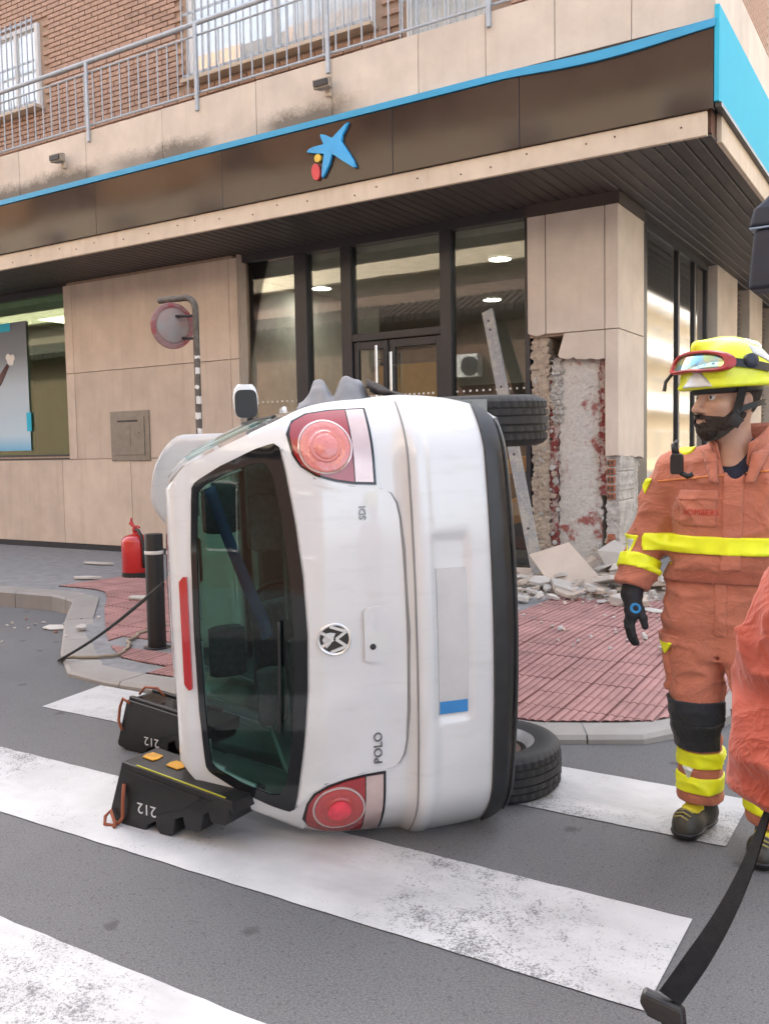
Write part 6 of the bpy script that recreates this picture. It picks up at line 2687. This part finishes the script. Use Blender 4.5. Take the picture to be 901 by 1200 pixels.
    to = add('trousers', trousers, (lo[0], lo[1], .08), (hi[0], hi[1], T['hem'] + .10), h_cloth, M_['orange'])
    over('waistband', lambda P: np.abs(P[:, 2] - (T['hem'] - .012)) - .028, .012, (lo[0], lo[1], T['hem'] - .08), (hi[0], hi[1], T['hem'] + .06), M_['orange_dark'], trousers, parent=to)
    for ch in (legR, legL):
        a = A3(*ch[-1][0])
        kx = A3(*ch[-2][0])
        for zc, hh in ((.305, .032), (.205, .032)):
            x0, y0 = np.interp(zc, [a[2], kx[2]], [a[0], kx[0]]), np.interp(zc, [a[2], kx[2]], [a[1], kx[1]])
            over('leg_band', lambda P: np.maximum(np.abs(P[:, 2] - zc + .12 * (P[:, 0] - x0) * 0) - hh, np.hypot(P[:, 0] - x0, P[:, 1] - y0) - .125), .008,
                 (x0 - .14, y0 - .14, zc - .06), (x0 + .14, y0 + .14, zc + .06), M_['neon'], trousers, parent=to)
        kn = A3(*ch[2][0])
        over('knee_patch', lambda P: np.maximum(np.abs(P[:, 2] - .445) - .10, np.maximum(np.hypot(P[:, 0] - kn[0], P[:, 1] - kn[1]) - .14, P[:, 1] - kn[1] - .02 + 0.3 * (P[:, 0] - kn[0]))), .015,
             (kn[0] - .15, kn[1] - .16, .32), (kn[0] + .15, kn[1] + .10, .57), M_['kneepad'], trousers, parent=to)

    # boots
    for (heel, toe, ank) in p['feet']:
        heel, toe, ank = A3(*heel), A3(*toe), A3(*ank)
        d_ = toe - heel
        d_ /= np.linalg.norm(d_)

        def boot(P, sole=False):
            mid = heel + d_ * .15
            d = cap(P, (heel[0], heel[1], .055), (mid[0], mid[1], .058), .048, .050)
            d = smin(d, cap(P, (mid[0], mid[1], .050), (toe[0], toe[1], .042), .052, .046), .03)
            d = smin(d, cap(P, (heel[0] + d_[0] * .03, heel[1] + d_[1] * .03, .07), tuple(ank), .056, .062), .03)
            return np.maximum(d, .012 - P[:, 2])
        c = (heel + toe) / 2
        lo_, hi_ = (c[0] - .2, c[1] - .22, -.01), (c[0] + .2, c[1] + .22, .27)
        bo2 = add('boot', boot, lo_, hi_, .006, M_['boot'])
        add('sole', lambda P: smax(boot(P) - .007, P[:, 2] - .034, .004), lo_, hi_, .006, M_['black'], parent=bo2)
        add('tongue', lambda P: smax(smax(boot(P) - .008, np.abs(P[:, 2] - .135) - .035, .003), np.hypot(P[:, 0] - (ank[0] + d_[0] * .07), P[:, 1] - (ank[1] + d_[1] * .07)) - .042, .004), lo_, hi_, .005, mat('boot_yellow', (0.62, 0.55, 0.03), 0.6), parent=bo2)
        mb = MB()
        sd_ = Vector((-d_[1], d_[0], 0))
        for k in range(3):
            q = Vector(heel + d_ * (.165 + .022 * k))
            mb.tube([q + sd_ * t + Vector((0, 0, .112 - .006 * k - abs(t) * .35)) for t in (-.03, -.015, 0, .015, .03)], .0035, 6)
        obj('laces', mb, mat('lace_tan', (0.30, 0.25, 0.08), 0.8), bo2, local=True, smooth=True)

    # gloves: palm, four bent fingers, thumb
    for g in p['hands']:
        fing = g['fingers']

        def glove(P):
            d = cap(P, g['wrist'][0], g['wrist'][1], .040, .043)
            d = smin(d, cap(P, g['palm'][0], g['palm'][1], .027, .025), .02)
            d = smin(d, cap(P, g['palm'][2], g['palm'][3], .027, .023), .02)
            for f in fing:
                d = smin(d, chain(P, f, .006), .009)
            return d - .0015 * vnoise(P, 60)
        c = A3(*g['palm'][0])
        go = add('glove', glove, tuple(c - .17), tuple(c + .17), .0042, M_['glove'])
        if 'patch' in g:
            q = A3(*g['patch'])
            add('glove_patch', lambda P: smax(smax(glove(P) - .004, np.linalg.norm(P - q, axis=1) - .021, .002), -(np.linalg.norm(P - q, axis=1) - .011), .002), tuple(q - .04), tuple(q + .04), .0032, mat('glove_blue', (0.02, 0.22, 0.50), 0.5), parent=go)

    # helmet
    def shell(Q):
        d = ell(Q, (0, 0, .060), (.152, .128, .132))
        rim = .030 - .085 * Q[:, 0]
        d = smin(d, np.maximum(ell(np.stack([Q[:, 0], Q[:, 1], Q[:, 2] - rim - .008], 1), (0, 0, 0), (.158, .134, .022)), -1), .02)
        d = smin(d, ell(Q, (-.168, 0, .044), (.060, .085, .014)), .02)
        d = smax(d, rim - Q[:, 2], .004)
        ridge = np.maximum(np.abs(Q[:, 1]) - .012, 0) * 0
        return smin(d, cap(Q, (.12, 0, .155), (-.10, 0, .168), .020), .03)
    c = A3(*HW(0, 0, .08))
    hlo, hhi = tuple(c - A3(.28, .28, .22)), tuple(c + A3(.28, .28, .19))
    he = add('helmet', lambda P: shell(H(P)) * hs, hlo, hhi, .0055 if detail else .009, M_['helmet'])
    if detail:
        def hp(name, mask, m, off=.003, h=.0045):
            return add(name, lambda P: smax(smax(shell(H(P)) * hs - off, mask(H(P)), .002), -(shell(H(P)) * hs + .004), .002), hlo, hhi, h, m, parent=he)
        hp('front_reflector', lambda Q: np.maximum(np.maximum(Q[:, 2] - (.085 - 1.2 * np.abs(Q[:, 1] - .035)), .10 - Q[:, 0]), .035 - .085 * Q[:, 0] - Q[:, 2]), M_['helmet_grey'])
        hp('side_reflector', lambda Q: np.maximum(np.maximum(np.abs(Q[:, 2] - .128 - .35 * (Q[:, 0] + .05)) - .016, np.abs(Q[:, 0] + .055) - .055), .03 - Q[:, 1]), M_['helmet_grey'])
        hp('top_mark', lambda Q: np.maximum(np.maximum(np.abs(Q[:, 2] - .175) - .014, np.abs(Q[:, 0] + .07) - .04), .02 - Q[:, 1]), M_['white'])
        # padding under the rim
        add('padding', lambda P: smax(smax(ell(H(P), (0, 0, .05), (.118, .098, .12)), H(P)[:, 2] - (.045 - .085 * H(P)[:, 0]), .004), (.014 - .085 * H(P)[:, 0]) - H(P)[:, 2], .004) * hs, hlo, hhi, .006, M_['black'], parent=he)

        # goggles pushed up on the front
        def gpt(a, u, d):
            ca_, sa_ = math.cos(a), math.sin(a)
            # helmet outline at this height
            k = math.sqrt(max(0.05, 1 - ((u - .060) / .132) ** 2))
            return HW((.152 * k + d) * ca_, (.128 * k + d) * sa_, u)
        gc, gw = R(12), R(50)

        def gout(t, s_=1.0):
            c_, q = math.cos(t), math.sin(t)
            a = gc + gw * s_ * math.copysign(abs(c_) ** 0.75, c_)
            u = .098 + .040 * s_ * math.copysign(abs(q) ** 0.8, q) + (0.012 * (1 - abs(c_)) if q < 0 else 0)
            return a, u
        mb = MB()
        rings = []
        for i in range(64):
            t = 2 * math.pi * i / 64
            (a0, u0_), (a1, u1_) = gout(t, 1.0), gout(t, .76)
            rings.append([gpt(a0, u0_, .004), gpt(a0, u0_, .030), gpt((a0 + a1) / 2, (u0_ + u1_) / 2, .036), gpt(a1, u1_, .032), gpt(a1, u1_, .010)])
        rings.append(rings[0])
        mb.loft(rings, True, False)
        gg = obj('goggles', mb, M_['goggle_red'], he, local=True, smooth=True, auto=50)
        mb = MB()
        rows = []
        for r_ in np.linspace(0.02, 1, 10):
            rows.append([gpt(*gout(2 * math.pi * i / 48, .80 * r_), .024) for i in range(49)])
        mb.grid(rows)
        ln_ = N('mirrored_lens')
        sep = ln_.new('ShaderNodeSeparateXYZ')
        ln_.link(ln_.objpos(), sep.inputs[0])
        ln_.set(Base_Color=ln_.ramp(ln_.noise(16, 2, 0.5), [(0.35, (0.25, 0.45, 0.60)), (0.52, (0.45, 0.55, 0.20)), (0.66, (0.70, 0.45, 0.45))]), Roughness=0.08, Metallic=0.75)
        obj('lens', mb, ln_.m, gg, local=True, smooth=True)
        # strap of the goggles, side knob
        mb = MB()
        for (aa, bb) in ((R(60), R(112)), (R(-36), R(-110))):
            rr = [[gpt(aa + (bb - aa) * k / 14, .100 + o_ - .012 * k / 14, d_) for o_, d_ in ((-.013, .003), (.013, .003), (.013, .008), (-.013, .008))] for k in range(15)]
            mb.loft(rr)
        mb.tube([gpt(R(-38), .09, .02), gpt(R(-34), .05, .045), gpt(R(-33), .02, .055)], .007, 8)
        obj('goggle_strap', mb, M_['black'], gg, local=True, smooth=True, auto=40)
        mb = MB()
        kc, kn = gpt(R(82), .105, .0), (gpt(R(82), .105, .02) - gpt(R(82), .105, .0)).normalized()
        fr_ = kn.to_track_quat('Z', 'Y').to_matrix().to_4x4()
        fr_.translation = kc
        mb.lathe([(.026, 0), (.026, .016), (.020, .021), (.008, .022)], 24, fr_)
        obj('knob', mb, mat('knob_navy', (0.015, 0.02, 0.04), 0.4), he, local=True, smooth=True, auto=40)

        # chin straps
        def strap(name, pts, w, th):
            pts = [Vector(q) for q in pts]
            fine = []
            for i in range(len(pts) - 1):
                p0, p1, p2, p3 = pts[max(0, i - 1)], pts[i], pts[i + 1], pts[min(len(pts) - 1, i + 2)]
                for k in range(6):
                    t = k / 6
                    fine.append(0.5 * ((2 * p1) + (p2 - p0) * t + (2 * p0 - 5 * p1 + 4 * p2 - p3) * t * t + (3 * p1 - p0 - 3 * p2 + p3) * t ** 3))
            fine.append(pts[-1])
            rings = []
            for i, q in enumerate(fine):
                t = (fine[min(i + 1, len(fine) - 1)] - fine[max(0, i - 1)]).normalized()
                n_ = Vector((q.x, q.y, 0)) - Vector((-.02, 0, 0))
                n_ = (n_ - t * n_.dot(t)).normalized()
                b_ = t.cross(n_)
                rings.append([HW(*(q + b_ * w + n_ * th)), HW(*(q - b_ * w + n_ * th)), HW(*(q - b_ * w - n_ * .001)), HW(*(q + b_ * w - n_ * .001))])
            mb = MB()
            mb.loft(rings)
            return obj(name, mb, M_['black'], he, local=True, smooth=True, auto=35)
        for s in (-1, 1):
            strap('chin_strap', [(.030, s * .118, .065), (.026, s * .100, .02), (.024, s * .082, -.03), (.032, s * .070, -.080), (.055, s * .045, -.118), (.068, 0, -.130)], .012, .004)
            strap('nape_strap', [(.026, s * .079, -.045), (-.02, s * .095, -.026), (-.07, s * .085, -.014), (-.115, s * .045, -.010), (-.125, 0, -.010)], .009, .004)
        strap('buckle', [(.020, .084, -.062), (.030, .078, -.075), (.036, .072, -.092)], .019, .010)
        # face details
        for s in (-1, 1):
            mb = MB()
            v_, f_ = ico(0.0112, 3)
            mb.add([HW(.0805 + a, s * .031 + b, -.004 + c_) for a, b, c_ in v_], f_)
            eo = obj('eye', mb, mat('eye_white', (0.55, 0.52, 0.50), 0.25), root, local=True, smooth=True)
            mb = MB()
            mb.add([HW(.0890 + a * .25, s * .031 + b * .50 + .0015, -.004 + c_ * .50) for a, b, c_ in v_], f_)
            obj('iris', mb, mat('iris_dark', (0.03, 0.02, 0.012), 0.2), eo, local=True, smooth=True)
            mb = MB()
            mb.tube([HW(.100, s * .013, .012), HW(.101, s * .026, .017), HW(.094, s * .040, .018), HW(.084, s * .050, .012)], [.0038 * hs, .0048 * hs, .0044 * hs, .002 * hs], 8)
            obj('eyebrow', mb, M_['beard'], root, local=True, smooth=True)

        def beard(P):
            Q = H(P)
            d = face(Q) - .0062 - .003 * vnoise(P, 170)
            line = Q[:, 2] - np.interp(Q[:, 0], [-.02, .02, .055, .085, .11], [.006, -.030, -.064, -.062, -.056])
            d = smax(d, line, .006)
            d = smax(d, -(cap(Q, (.096, -.019, -.0785), (.105, 0, -.0785), .0085)), .003)
            d = smax(d, -(cap(Q, (.096, .019, -.0785), (.105, 0, -.0785), .0085)), .003)
            d = smax(d, -.022 - Q[:, 0], .004)
            d = smax(d, -.142 - Q[:, 2], .01)
            return d * hs
        fc = A3(*HW(.05, 0, -.07))
        add('beard', beard, tuple(fc - .13), tuple(fc + .13), .0036, M_['beard'])

        def hair(P):
            Q = H(P)
            d = ell(Q, (-.014, 0, .035), (.103, .081, .119)) - .002 * vnoise(P, 130)
            d = smax(d, Q[:, 0] + .012 - .3 * np.maximum(0, Q[:, 2]), .005)
            return smax(d, -.055 - Q[:, 2], .01) * hs
        add('hair', hair, tuple(fc - .26), tuple(fc + .26), .006, M_['beard'])
    return root, jo, to, jacket, trousers, over, add, HW


O1 = Vector((-.72, 3.5, 0.0))
pose1 = dict(
    vneck=((.092, -.105, 1.490), (.060, .105, .122)), head=(.050, -.055, 1.667, 1.13, R(39)), nod=-0.04,
    box=((-.42, -.38, -.01), (.56, .34, 1.80)), h_body=.0068, fold=.0078,
    torso=dict(
        body=[(.80, .04, .03, .20, .14), (.95, .04, .03, .20, .14), (1.1, .055, .03, .20, .14), (1.3, .07, .02, .21, .14), (1.42, .08, .02, .17, .11), (1.50, .08, .03, .09, .08)],
        jacket=[(1.02, .045, .03, .205, .145), (1.07, .05, .03, .228, .160), (1.16, .055, .03, .222, .158), (1.28, .06, .025, .222, .160), (1.38, .07, .02, .215, .145), (1.44, .075, .02, .165, .115), (1.50, .08, .025, .095, .085)],
        pelvis=[(.74, .04, .03, .17, .12), (.84, .035, .03, .21, .145), (.95, .035, .03, .212, .145), (1.06, .045, .03, .208, .142)],
        shR=(-.13, .03, 1.405), shL=(.29, .02, 1.405), hem=1.035, band=(1.104, 1.168), bandw=.30),
    armR=[((-.145, .03, 1.385), .092), ((-.205, .045, 1.26), .083), ((-.243, .04, 1.155), .078), ((-.275, -.02, 1.04), .071), ((-.290, -.055, .955), .069)],
    armL=[((.305, .02, 1.385), .092), ((.37, .04, 1.26), .083), ((.405, .03, 1.155), .078), ((.415, -.06, 1.04), .067), ((.41, -.12, .955), .055)],
    legR=[((-.062, .03, .86), .128), ((-.070, .01, .70), .112), ((-.056, -.01, .52), .088), ((-.055, .035, .34), .080), ((-.057, .055, .15), .084)],
    legL=[((.135, .03, .86), .128), ((.165, -.03, .70), .112), ((.195, -.09, .52), .090), ((.21, -.06, .34), .080), ((.215, -.05, .15), .084)],
    feet=[((-.052, .115, 0), (-.090, -.050, 0), (-.055, .06, .20)), ((.215, .015, 0), (.200, -.165, 0), (.215, -.04, .20))],
    hands=[dict(wrist=((-.288, -.050, .975), (-.291, -.065, .93)), palm=((-.279, -.088, .905), (-.276, -.108, .858), (-.297, -.050, .905), (-.303, -.050, .862)),
                fingers=[[((-.276, -.110, .852), .0150), ((-.277, -.122, .810), .0140), ((-.268, -.120, .776), .0130), ((-.258, -.112, .752), .0115)],
                         [((-.285, -.092, .850), .0152), ((-.290, -.102, .802), .0142), ((-.281, -.100, .764), .0132), ((-.268, -.094, .740), .0118)],
                         [((-.294, -.073, .850), .0148), ((-.302, -.080, .806), .0138), ((-.294, -.080, .770), .0128), ((-.281, -.075, .747), .0115)],
                         [((-.303, -.054, .856), .0136), ((-.312, -.058, .818), .0124), ((-.306, -.058, .790), .0114), ((-.295, -.054, .772), .0104)],
                         [((-.272, -.078, .915), .018), ((-.250, -.098, .880), .0160), ((-.236, -.108, .850), .0148), ((-.228, -.108, .818), .0132)]],
                patch=(-.262, -.118, .885)),
           dict(wrist=((.408, -.115, .975), (.405, -.13, .93)), palm=((.395, -.153, .905), (.392, -.173, .858), (.413, -.115, .905), (.419, -.115, .862)),
                fingers=[[((.392, -.175, .852), .0150), ((.393, -.187, .810), .0140), ((.384, -.185, .776), .0130)],
                         [((.401, -.157, .850), .0152), ((.406, -.167, .802), .0142), ((.397, -.165, .764), .0132)],
                         [((.410, -.138, .850), .0148), ((.418, -.145, .806), .0138), ((.410, -.145, .770), .0128)],
                         [((.419, -.119, .856), .0136), ((.428, -.123, .818), .0124), ((.422, -.123, .790), .0114)],
                         [((.388, -.143, .915), .018), ((.366, -.163, .880), .0160), ((.352, -.173, .850), .0148)]])])
ff, jo, to, jk, tr, over, addp, HW = firefighter('firefighter in faded orange turnout gear with a neon yellow helmet, looking towards the car', O1, pose1, .0085, True)

# front placket, pockets, patches, lettering
over('placket', lambda P: np.maximum(np.abs(P[:, 0] - .085 - .02 * (P[:, 2] - 1.2)) - .034, np.maximum(P[:, 1], 1.05 - P[:, 2])), .008, (-.02, -.25, 1.03), (.2, .05, 1.50), M_['orange'], h=.006)
over('chest_pocket', lambda P: np.maximum(np.abs(P[:, 0] + .035) - .068, np.maximum(np.abs(P[:, 2] - 1.262) - .058, P[:, 1])), .007, (-.15, -.25, 1.18), (.06, .05, 1.36), M_['orange'], h=.006)
over('pocket_flap', lambda P: np.maximum(np.abs(P[:, 0] + .035) - .073, np.maximum(np.abs(P[:, 2] - 1.318) - .018, P[:, 1])), .012, (-.15, -.25, 1.28), (.06, .05, 1.36), M_['orange'], h=.006)
over('shoulder_piping', lambda P: np.maximum(np.abs(P[:, 2] - 1.375 - .10 * (P[:, 0] + .1)) - .004, np.maximum(np.abs(P[:, 0] - .08) - .30, P[:, 1])), .006, (-.2, -.25, 1.33), (.3, .05, 1.46), mat('orange_piping', (0.60, 0.20, 0.05), 0.7), h=.005)
over('thigh_pocket', lambda P: np.maximum(np.abs(P[:, 2] - .665) - .095, np.maximum(P[:, 0] + .10, np.abs(P[:, 1] - .02) - .085)), .013, (-.26, -.15, .54), (-.04, .2, .80), M_['orange'], tr, .0065, to)
over('thigh_flap', lambda P: np.maximum(np.abs(P[:, 2] - .765) - .022, np.maximum(P[:, 0] + .075, np.abs(P[:, 1] - .01) - .10)), .017, (-.26, -.15, .70), (-.02, .2, .83), M_['orange'], tr, .0065, to)
over('fly', lambda P: np.maximum(np.abs(P[:, 0] - .045) - .022, np.maximum(P[:, 1], np.abs(P[:, 2] - .90) - .10)), .006, (-.03, -.2, .78), (.12, .05, 1.02), M_['orange'], tr, .006, to)


def triangle(name, base, parent, c, w, hgt, m, off, up, down=True, rng_=.09):
    """triangular sewn patch facing the street, point down"""
    c = A3(*c)

    def mk(P):
        x, z = P[:, 0] - c[0], P[:, 2] - c[2]
        s = -1 if down else 1
        return np.maximum(np.maximum(-s * z - hgt / 2 if down is None else np.abs(z) - hgt / 2, np.abs(x) - w / 2 * (z + hgt / 2) / hgt if down else np.abs(x) - w / 2 * (hgt / 2 - z) / hgt), P[:, 1] - c[1])
    return over(name, mk, off, tuple(c - A3(rng_, .16, rng_)), tuple(c + A3(rng_, .12, rng_)), m, base, .0042, parent)


triangle('sleeve_patch', jk, jo, (-.305, .02, 1.115), .072, .085, M_['neon'], .006, True)
triangle('patch_centre', jk, jo, (-.305, .02, 1.118), .040, .050, M_['silver'], .009, True)
triangle('arm_patch', jk, jo, (-.255, .02, 1.345), .07, .06, M_['neon'], .006, True)
triangle('shin_patch', tr, to, (-.085, .02, .255), .060, .075, M_['silver'], .007, True)
triangle('thigh_patch', tr, to, (-.165, .05, .735), .07, .05, M_['neon'], .018, True)
over('epaulette', lambda P: np.maximum(np.hypot(P[:, 0] + .10, P[:, 1] - .0) - .030, 1.40 - P[:, 2]), .006, (-.16, -.08, 1.40), (-.04, .08, 1.54), M_['neon'], h=.0045)
# red lettering on the pocket
tv_, tf_ = text_mesh('BOMBERS', .030)
mb = MB()
pts = []
for a, b, _ in tv_:
    x, z = -.022 + a, 1.255 + b
    ys = np.linspace(-.22, -.05, 60)
    dd = jk(np.stack([np.full(60, x), ys, np.full(60, z)], 1))
    k = int(np.argmax(dd < .0105))
    pts.append((x, float(ys[k]), z))
mb.add(pts, tf_)
obj('lettering', mb, mat('red_thread', (0.50, 0.025, 0.02), 0.7), jo, local=True)
# open collar over a navy shirt
mb = MB()
rows = []
cxn, cyn = .082, .030
for k in range(49):
    a = R(-90 + 24) + (R(360 - 48)) * k / 48
    fr_ = math.cos(a + R(90))              # 1 at the front
    op = max(0, fr_) ** 2
    row = []
    for j in range(7):
        t = j / 6
        rr = .090 + .016 * t + .030 * op * t
        z = 1.460 + .105 * t - .085 * op * (1 - 0.1 * t) + .012 * (1 - op)
        row.append((cxn + rr * 1.05 * math.cos(a), cyn + rr * math.sin(a) * 0.95 - .03 * op, z))
    rows.append(row)
mb.grid(rows)
co = obj('collar', mb, M_['orange'], jo, local=True, smooth=True)
sd = co.modifiers.new('t', 'SOLIDIFY')
sd.thickness = .009
sd.offset = 0
# lapels falling open at the front
for (s, x0) in ((-1, .035), (1, .135)):
    mb = MB()
    rows = []
    for k in range(13):
        t = k / 12
        row = []
        for j in range(7):
            q = j / 6
            x = x0 + s * (.010 + .055 * q * (1 - .55 * t)) + .012 * t * -s
            z = 1.468 - .105 * t + .012 * q - .01 * q * t
            ys = np.linspace(-.30, .02, 80)
            dd = jk(np.stack([np.full(80, x), ys, np.full(80, z)], 1))
            y = float(ys[int(np.argmax(dd < .006))]) if (dd < .006).any() else -.06
            row.append((x, min(y, -.045) - .016 * math.sin(math.pi * q) - .004, z))
        rows.append(row)
    mb.grid(rows)
    lo2 = obj('lapel', mb, M_['orange'], jo, local=True, smooth=True)
    sd = lo2.modifiers.new('t', 'SOLIDIFY')
    sd.thickness = .007
    sd.offset = 0
addp('shirt', lambda P: smax(trunk(P, [(1.36, .08, -.01, .095, .105), (1.44, .082, .01, .095, .098), (1.525, .075, .02, .080, .076)]), P[:, 2] - 1.520, .005), (-.05, -.16, 1.36), (.22, .16, 1.56), .007, M_['navy_shirt'])
# lapel radio clipped to the right chest
mb = MB()
mb.loft([[(-.100 + dx * s_, -.145 + dy, z) for dx, dy in ((-.022, 0), (.022, 0), (.022, -.028), (-.022, -.028))] for z, s_ in ((1.395, .9), (1.41, 1.0), (1.455, 1.0), (1.47, .8))], True, True)
ra_ = obj('lapel_radio', mb, M_['black'], jo, local=True, bevel=.005)
mb = MB()
mb.tube([(-.105, -.155, 1.465), (-.112, -.15, 1.50), (-.108, -.12, 1.515)], [.013, .012, .008], 10)
mb.tube([(-.085, -.160, 1.40), (-.060, -.168, 1.388), (-.045, -.160, 1.395)], .010, 8)
obj('radio_clip', mb, M_['black'], ra_, local=True, smooth=True)

# second person, almost wholly out of the frame: only a bent elbow shows
O2 = Vector((.155, 1.42, 0.0))
pose2 = dict(
    head=(.02, -.02, 1.63, 1.05, R(20)), nod=0.0,
    box=((-.45, -.38, -.01), (.50, .34, 1.76)), h_body=.012, fold=.013,
    torso=dict(
        body=[(.80, .0, .03, .19, .14), (.95, .0, .03, .19, .14), (1.1, .0, .03, .19, .14), (1.3, .0, .02, .20, .14), (1.42, .0, .02, .16, .11), (1.48, .0, .03, .09, .08)],
        jacket=[(.95, .0, .03, .215, .16), (1.07, .0, .03, .215, .16), (1.16, .0, .03, .215, .158), (1.28, .0, .025, .215, .158), (1.38, .0, .02, .20, .145), (1.43, .0, .02, .16, .115), (1.48, .0, .025, .095, .085)],
        pelvis=[(.74, .0, .03, .17, .12), (.84, .0, .03, .20, .145), (.95, .0, .03, .205, .145), (1.06, .0, .03, .205, .142)],
        shR=(-.15, .03, 1.38), shL=(.19, .02, 1.38), hem=.96, band=(1.098, 1.178), bandw=.14),
    armR=[((-.215, .03, 1.37), .095), ((-.305, .02, 1.22), .092), ((-.328, -.005, 1.055), .090), ((-.22, -.13, 1.02), .080), ((-.10, -.20, 1.06), .058)],
    armL=[((.215, .02, 1.36), .088), ((.28, .04, 1.22), .08), ((.30, .03, 1.08), .075), ((.24, -.12, 1.04), .067), ((.16, -.20, 1.06), .055)],
    legR=[((-.095, .03, .86), .120), ((-.10, .02, .70), .108), ((-.10, .0, .52), .088), ((-.10, .03, .34), .078), ((-.10, .05, .15), .082)],
    legL=[((.095, .03, .86), .120), ((.10, .02, .70), .108), ((.10, .0, .52), .088), ((.10, .03, .34), .078), ((.10, .05, .15), .082)],
    feet=[((-.10, .11, 0), (-.11, -.06, 0), (-.10, .06, .20)), ((.10, .11, 0), (.11, -.06, 0), (.10, .06, .20))],
    hands=[dict(wrist=((-.11, -.20, 1.055), (-.07, -.215, 1.07)), palm=((-.05, -.222, 1.075), (-.01, -.235, 1.085), (-.05, -.222, 1.045), (-.01, -.235, 1.05)),
                fingers=[[((-.005, -.237, 1.09 - .018 * k), .0145), ((.025, -.262, 1.092 - .018 * k), .0135), ((.035, -.29, 1.085 - .018 * k), .0125), ((.02, -.303, 1.08 - .018 * k), .0115)] for k in range(4)] +
                        [[((-.055, -.22, 1.09), .017), ((-.03, -.235, 1.115), .015), ((.0, -.26, 1.118), .0135)]]),
           dict(wrist=((.165, -.20, 1.055), (.13, -.22, 1.07)), palm=((.11, -.226, 1.075), (.07, -.24, 1.085), (.11, -.226, 1.045), (.07, -.24, 1.05)),
                fingers=[[((.065, -.242, 1.09 - .018 * k), .0145), ((.035, -.268, 1.092 - .018 * k), .0135), ((.022, -.296, 1.085 - .018 * k), .0125)] for k in range(4)] +
                        [[((.115, -.22, 1.09), .017), ((.09, -.235, 1.115), .015), ((.06, -.26, 1.118), .0135)]])])
M_['orange_keep'] = M_['orange']
M_['orange'] = fabric('red_orange_cloth', (0.31, 0.052, 0.026))
firefighter('person in red orange jacket at the right edge, only the elbow in view', O2, pose2, .008, False)
M_['orange'] = M_['orange_keep']

# black webbing strap hanging from behind the elbow, twisting as it falls
S0, S1 = Vector((-.195, 1.36, 1.0)), Vector((-.292, 1.16, .775))
mb = MB()
rings = []
for k in range(31):
    t = k / 30
    c = S0.lerp(S1, t) + Vector((.010 * math.sin(math.pi * t), 0, -.012 * math.sin(math.pi * t)))
    w = .0035 + .0115 * min(1, t * 1.25) ** 0.9
    d_ = (S1 - S0).normalized()
    side_ = Vector((1, 0.4, -0.25))
    side_ = (side_ - d_ * side_.dot(d_)).normalized()
    nn_ = d_.cross(side_)
    ang = 1.0 * (1 - t)
    sv = side_ * math.cos(ang) + nn_ * math.sin(ang)
    nv_ = d_.cross(sv).normalized()
    rings.append([c - sv * w, c + sv * w, c + sv * w + nv_ * .004, c - sv * w + nv_ * .004])
mb.loft(rings)
stp = thing('hanging_strap', 'black webbing strap with a buckle hanging in front at the lower right corner', 'strap', S1)
M_['webbing'] = mat('black_webbing', (0.014, 0.014, 0.015), 0.75, var=0.3, nscale=60, bump=0.4, bscale=500, spec=0.15)
obj('webbing', mb, M_['webbing'], stp, smooth=True, auto=40)
mb = MB()
e0 = S1 + Vector((-.002, -.004, -.002))
mb.loft([[e0 + Vector((x, y, z)) for x, y, z in ring] for ring in (
    [(-.030, -.008, .006), (.022, -.004, -.006), (.022, .010, -.004), (-.030, .006, .010)],
    [(-.034, -.012, -.006), (.024, -.008, -.018), (.024, .008, -.016), (-.034, .006, -.002)],
    [(-.022, -.014, -.022), (.022, -.012, -.032), (.022, .004, -.030), (-.022, .002, -.018)])])
obj('buckle', mb, M_['black'], stp, bevel=.004)
mb = MB()
rr = []
for k in range(15):
    t = k / 14
    c = S1 + Vector((.004 + .012 * t, -.02 * t, -.02 - .10 * t))
    rr.append([c + Vector((-.015, 0, .004)), c + Vector((.016, .004, -.004)), c + Vector((.016, .008, -.004)), c + Vector((-.015, .004, .004))])
mb.loft(rr)
obj('strap_end', mb, M_['webbing'], stp, smooth=True, auto=40)
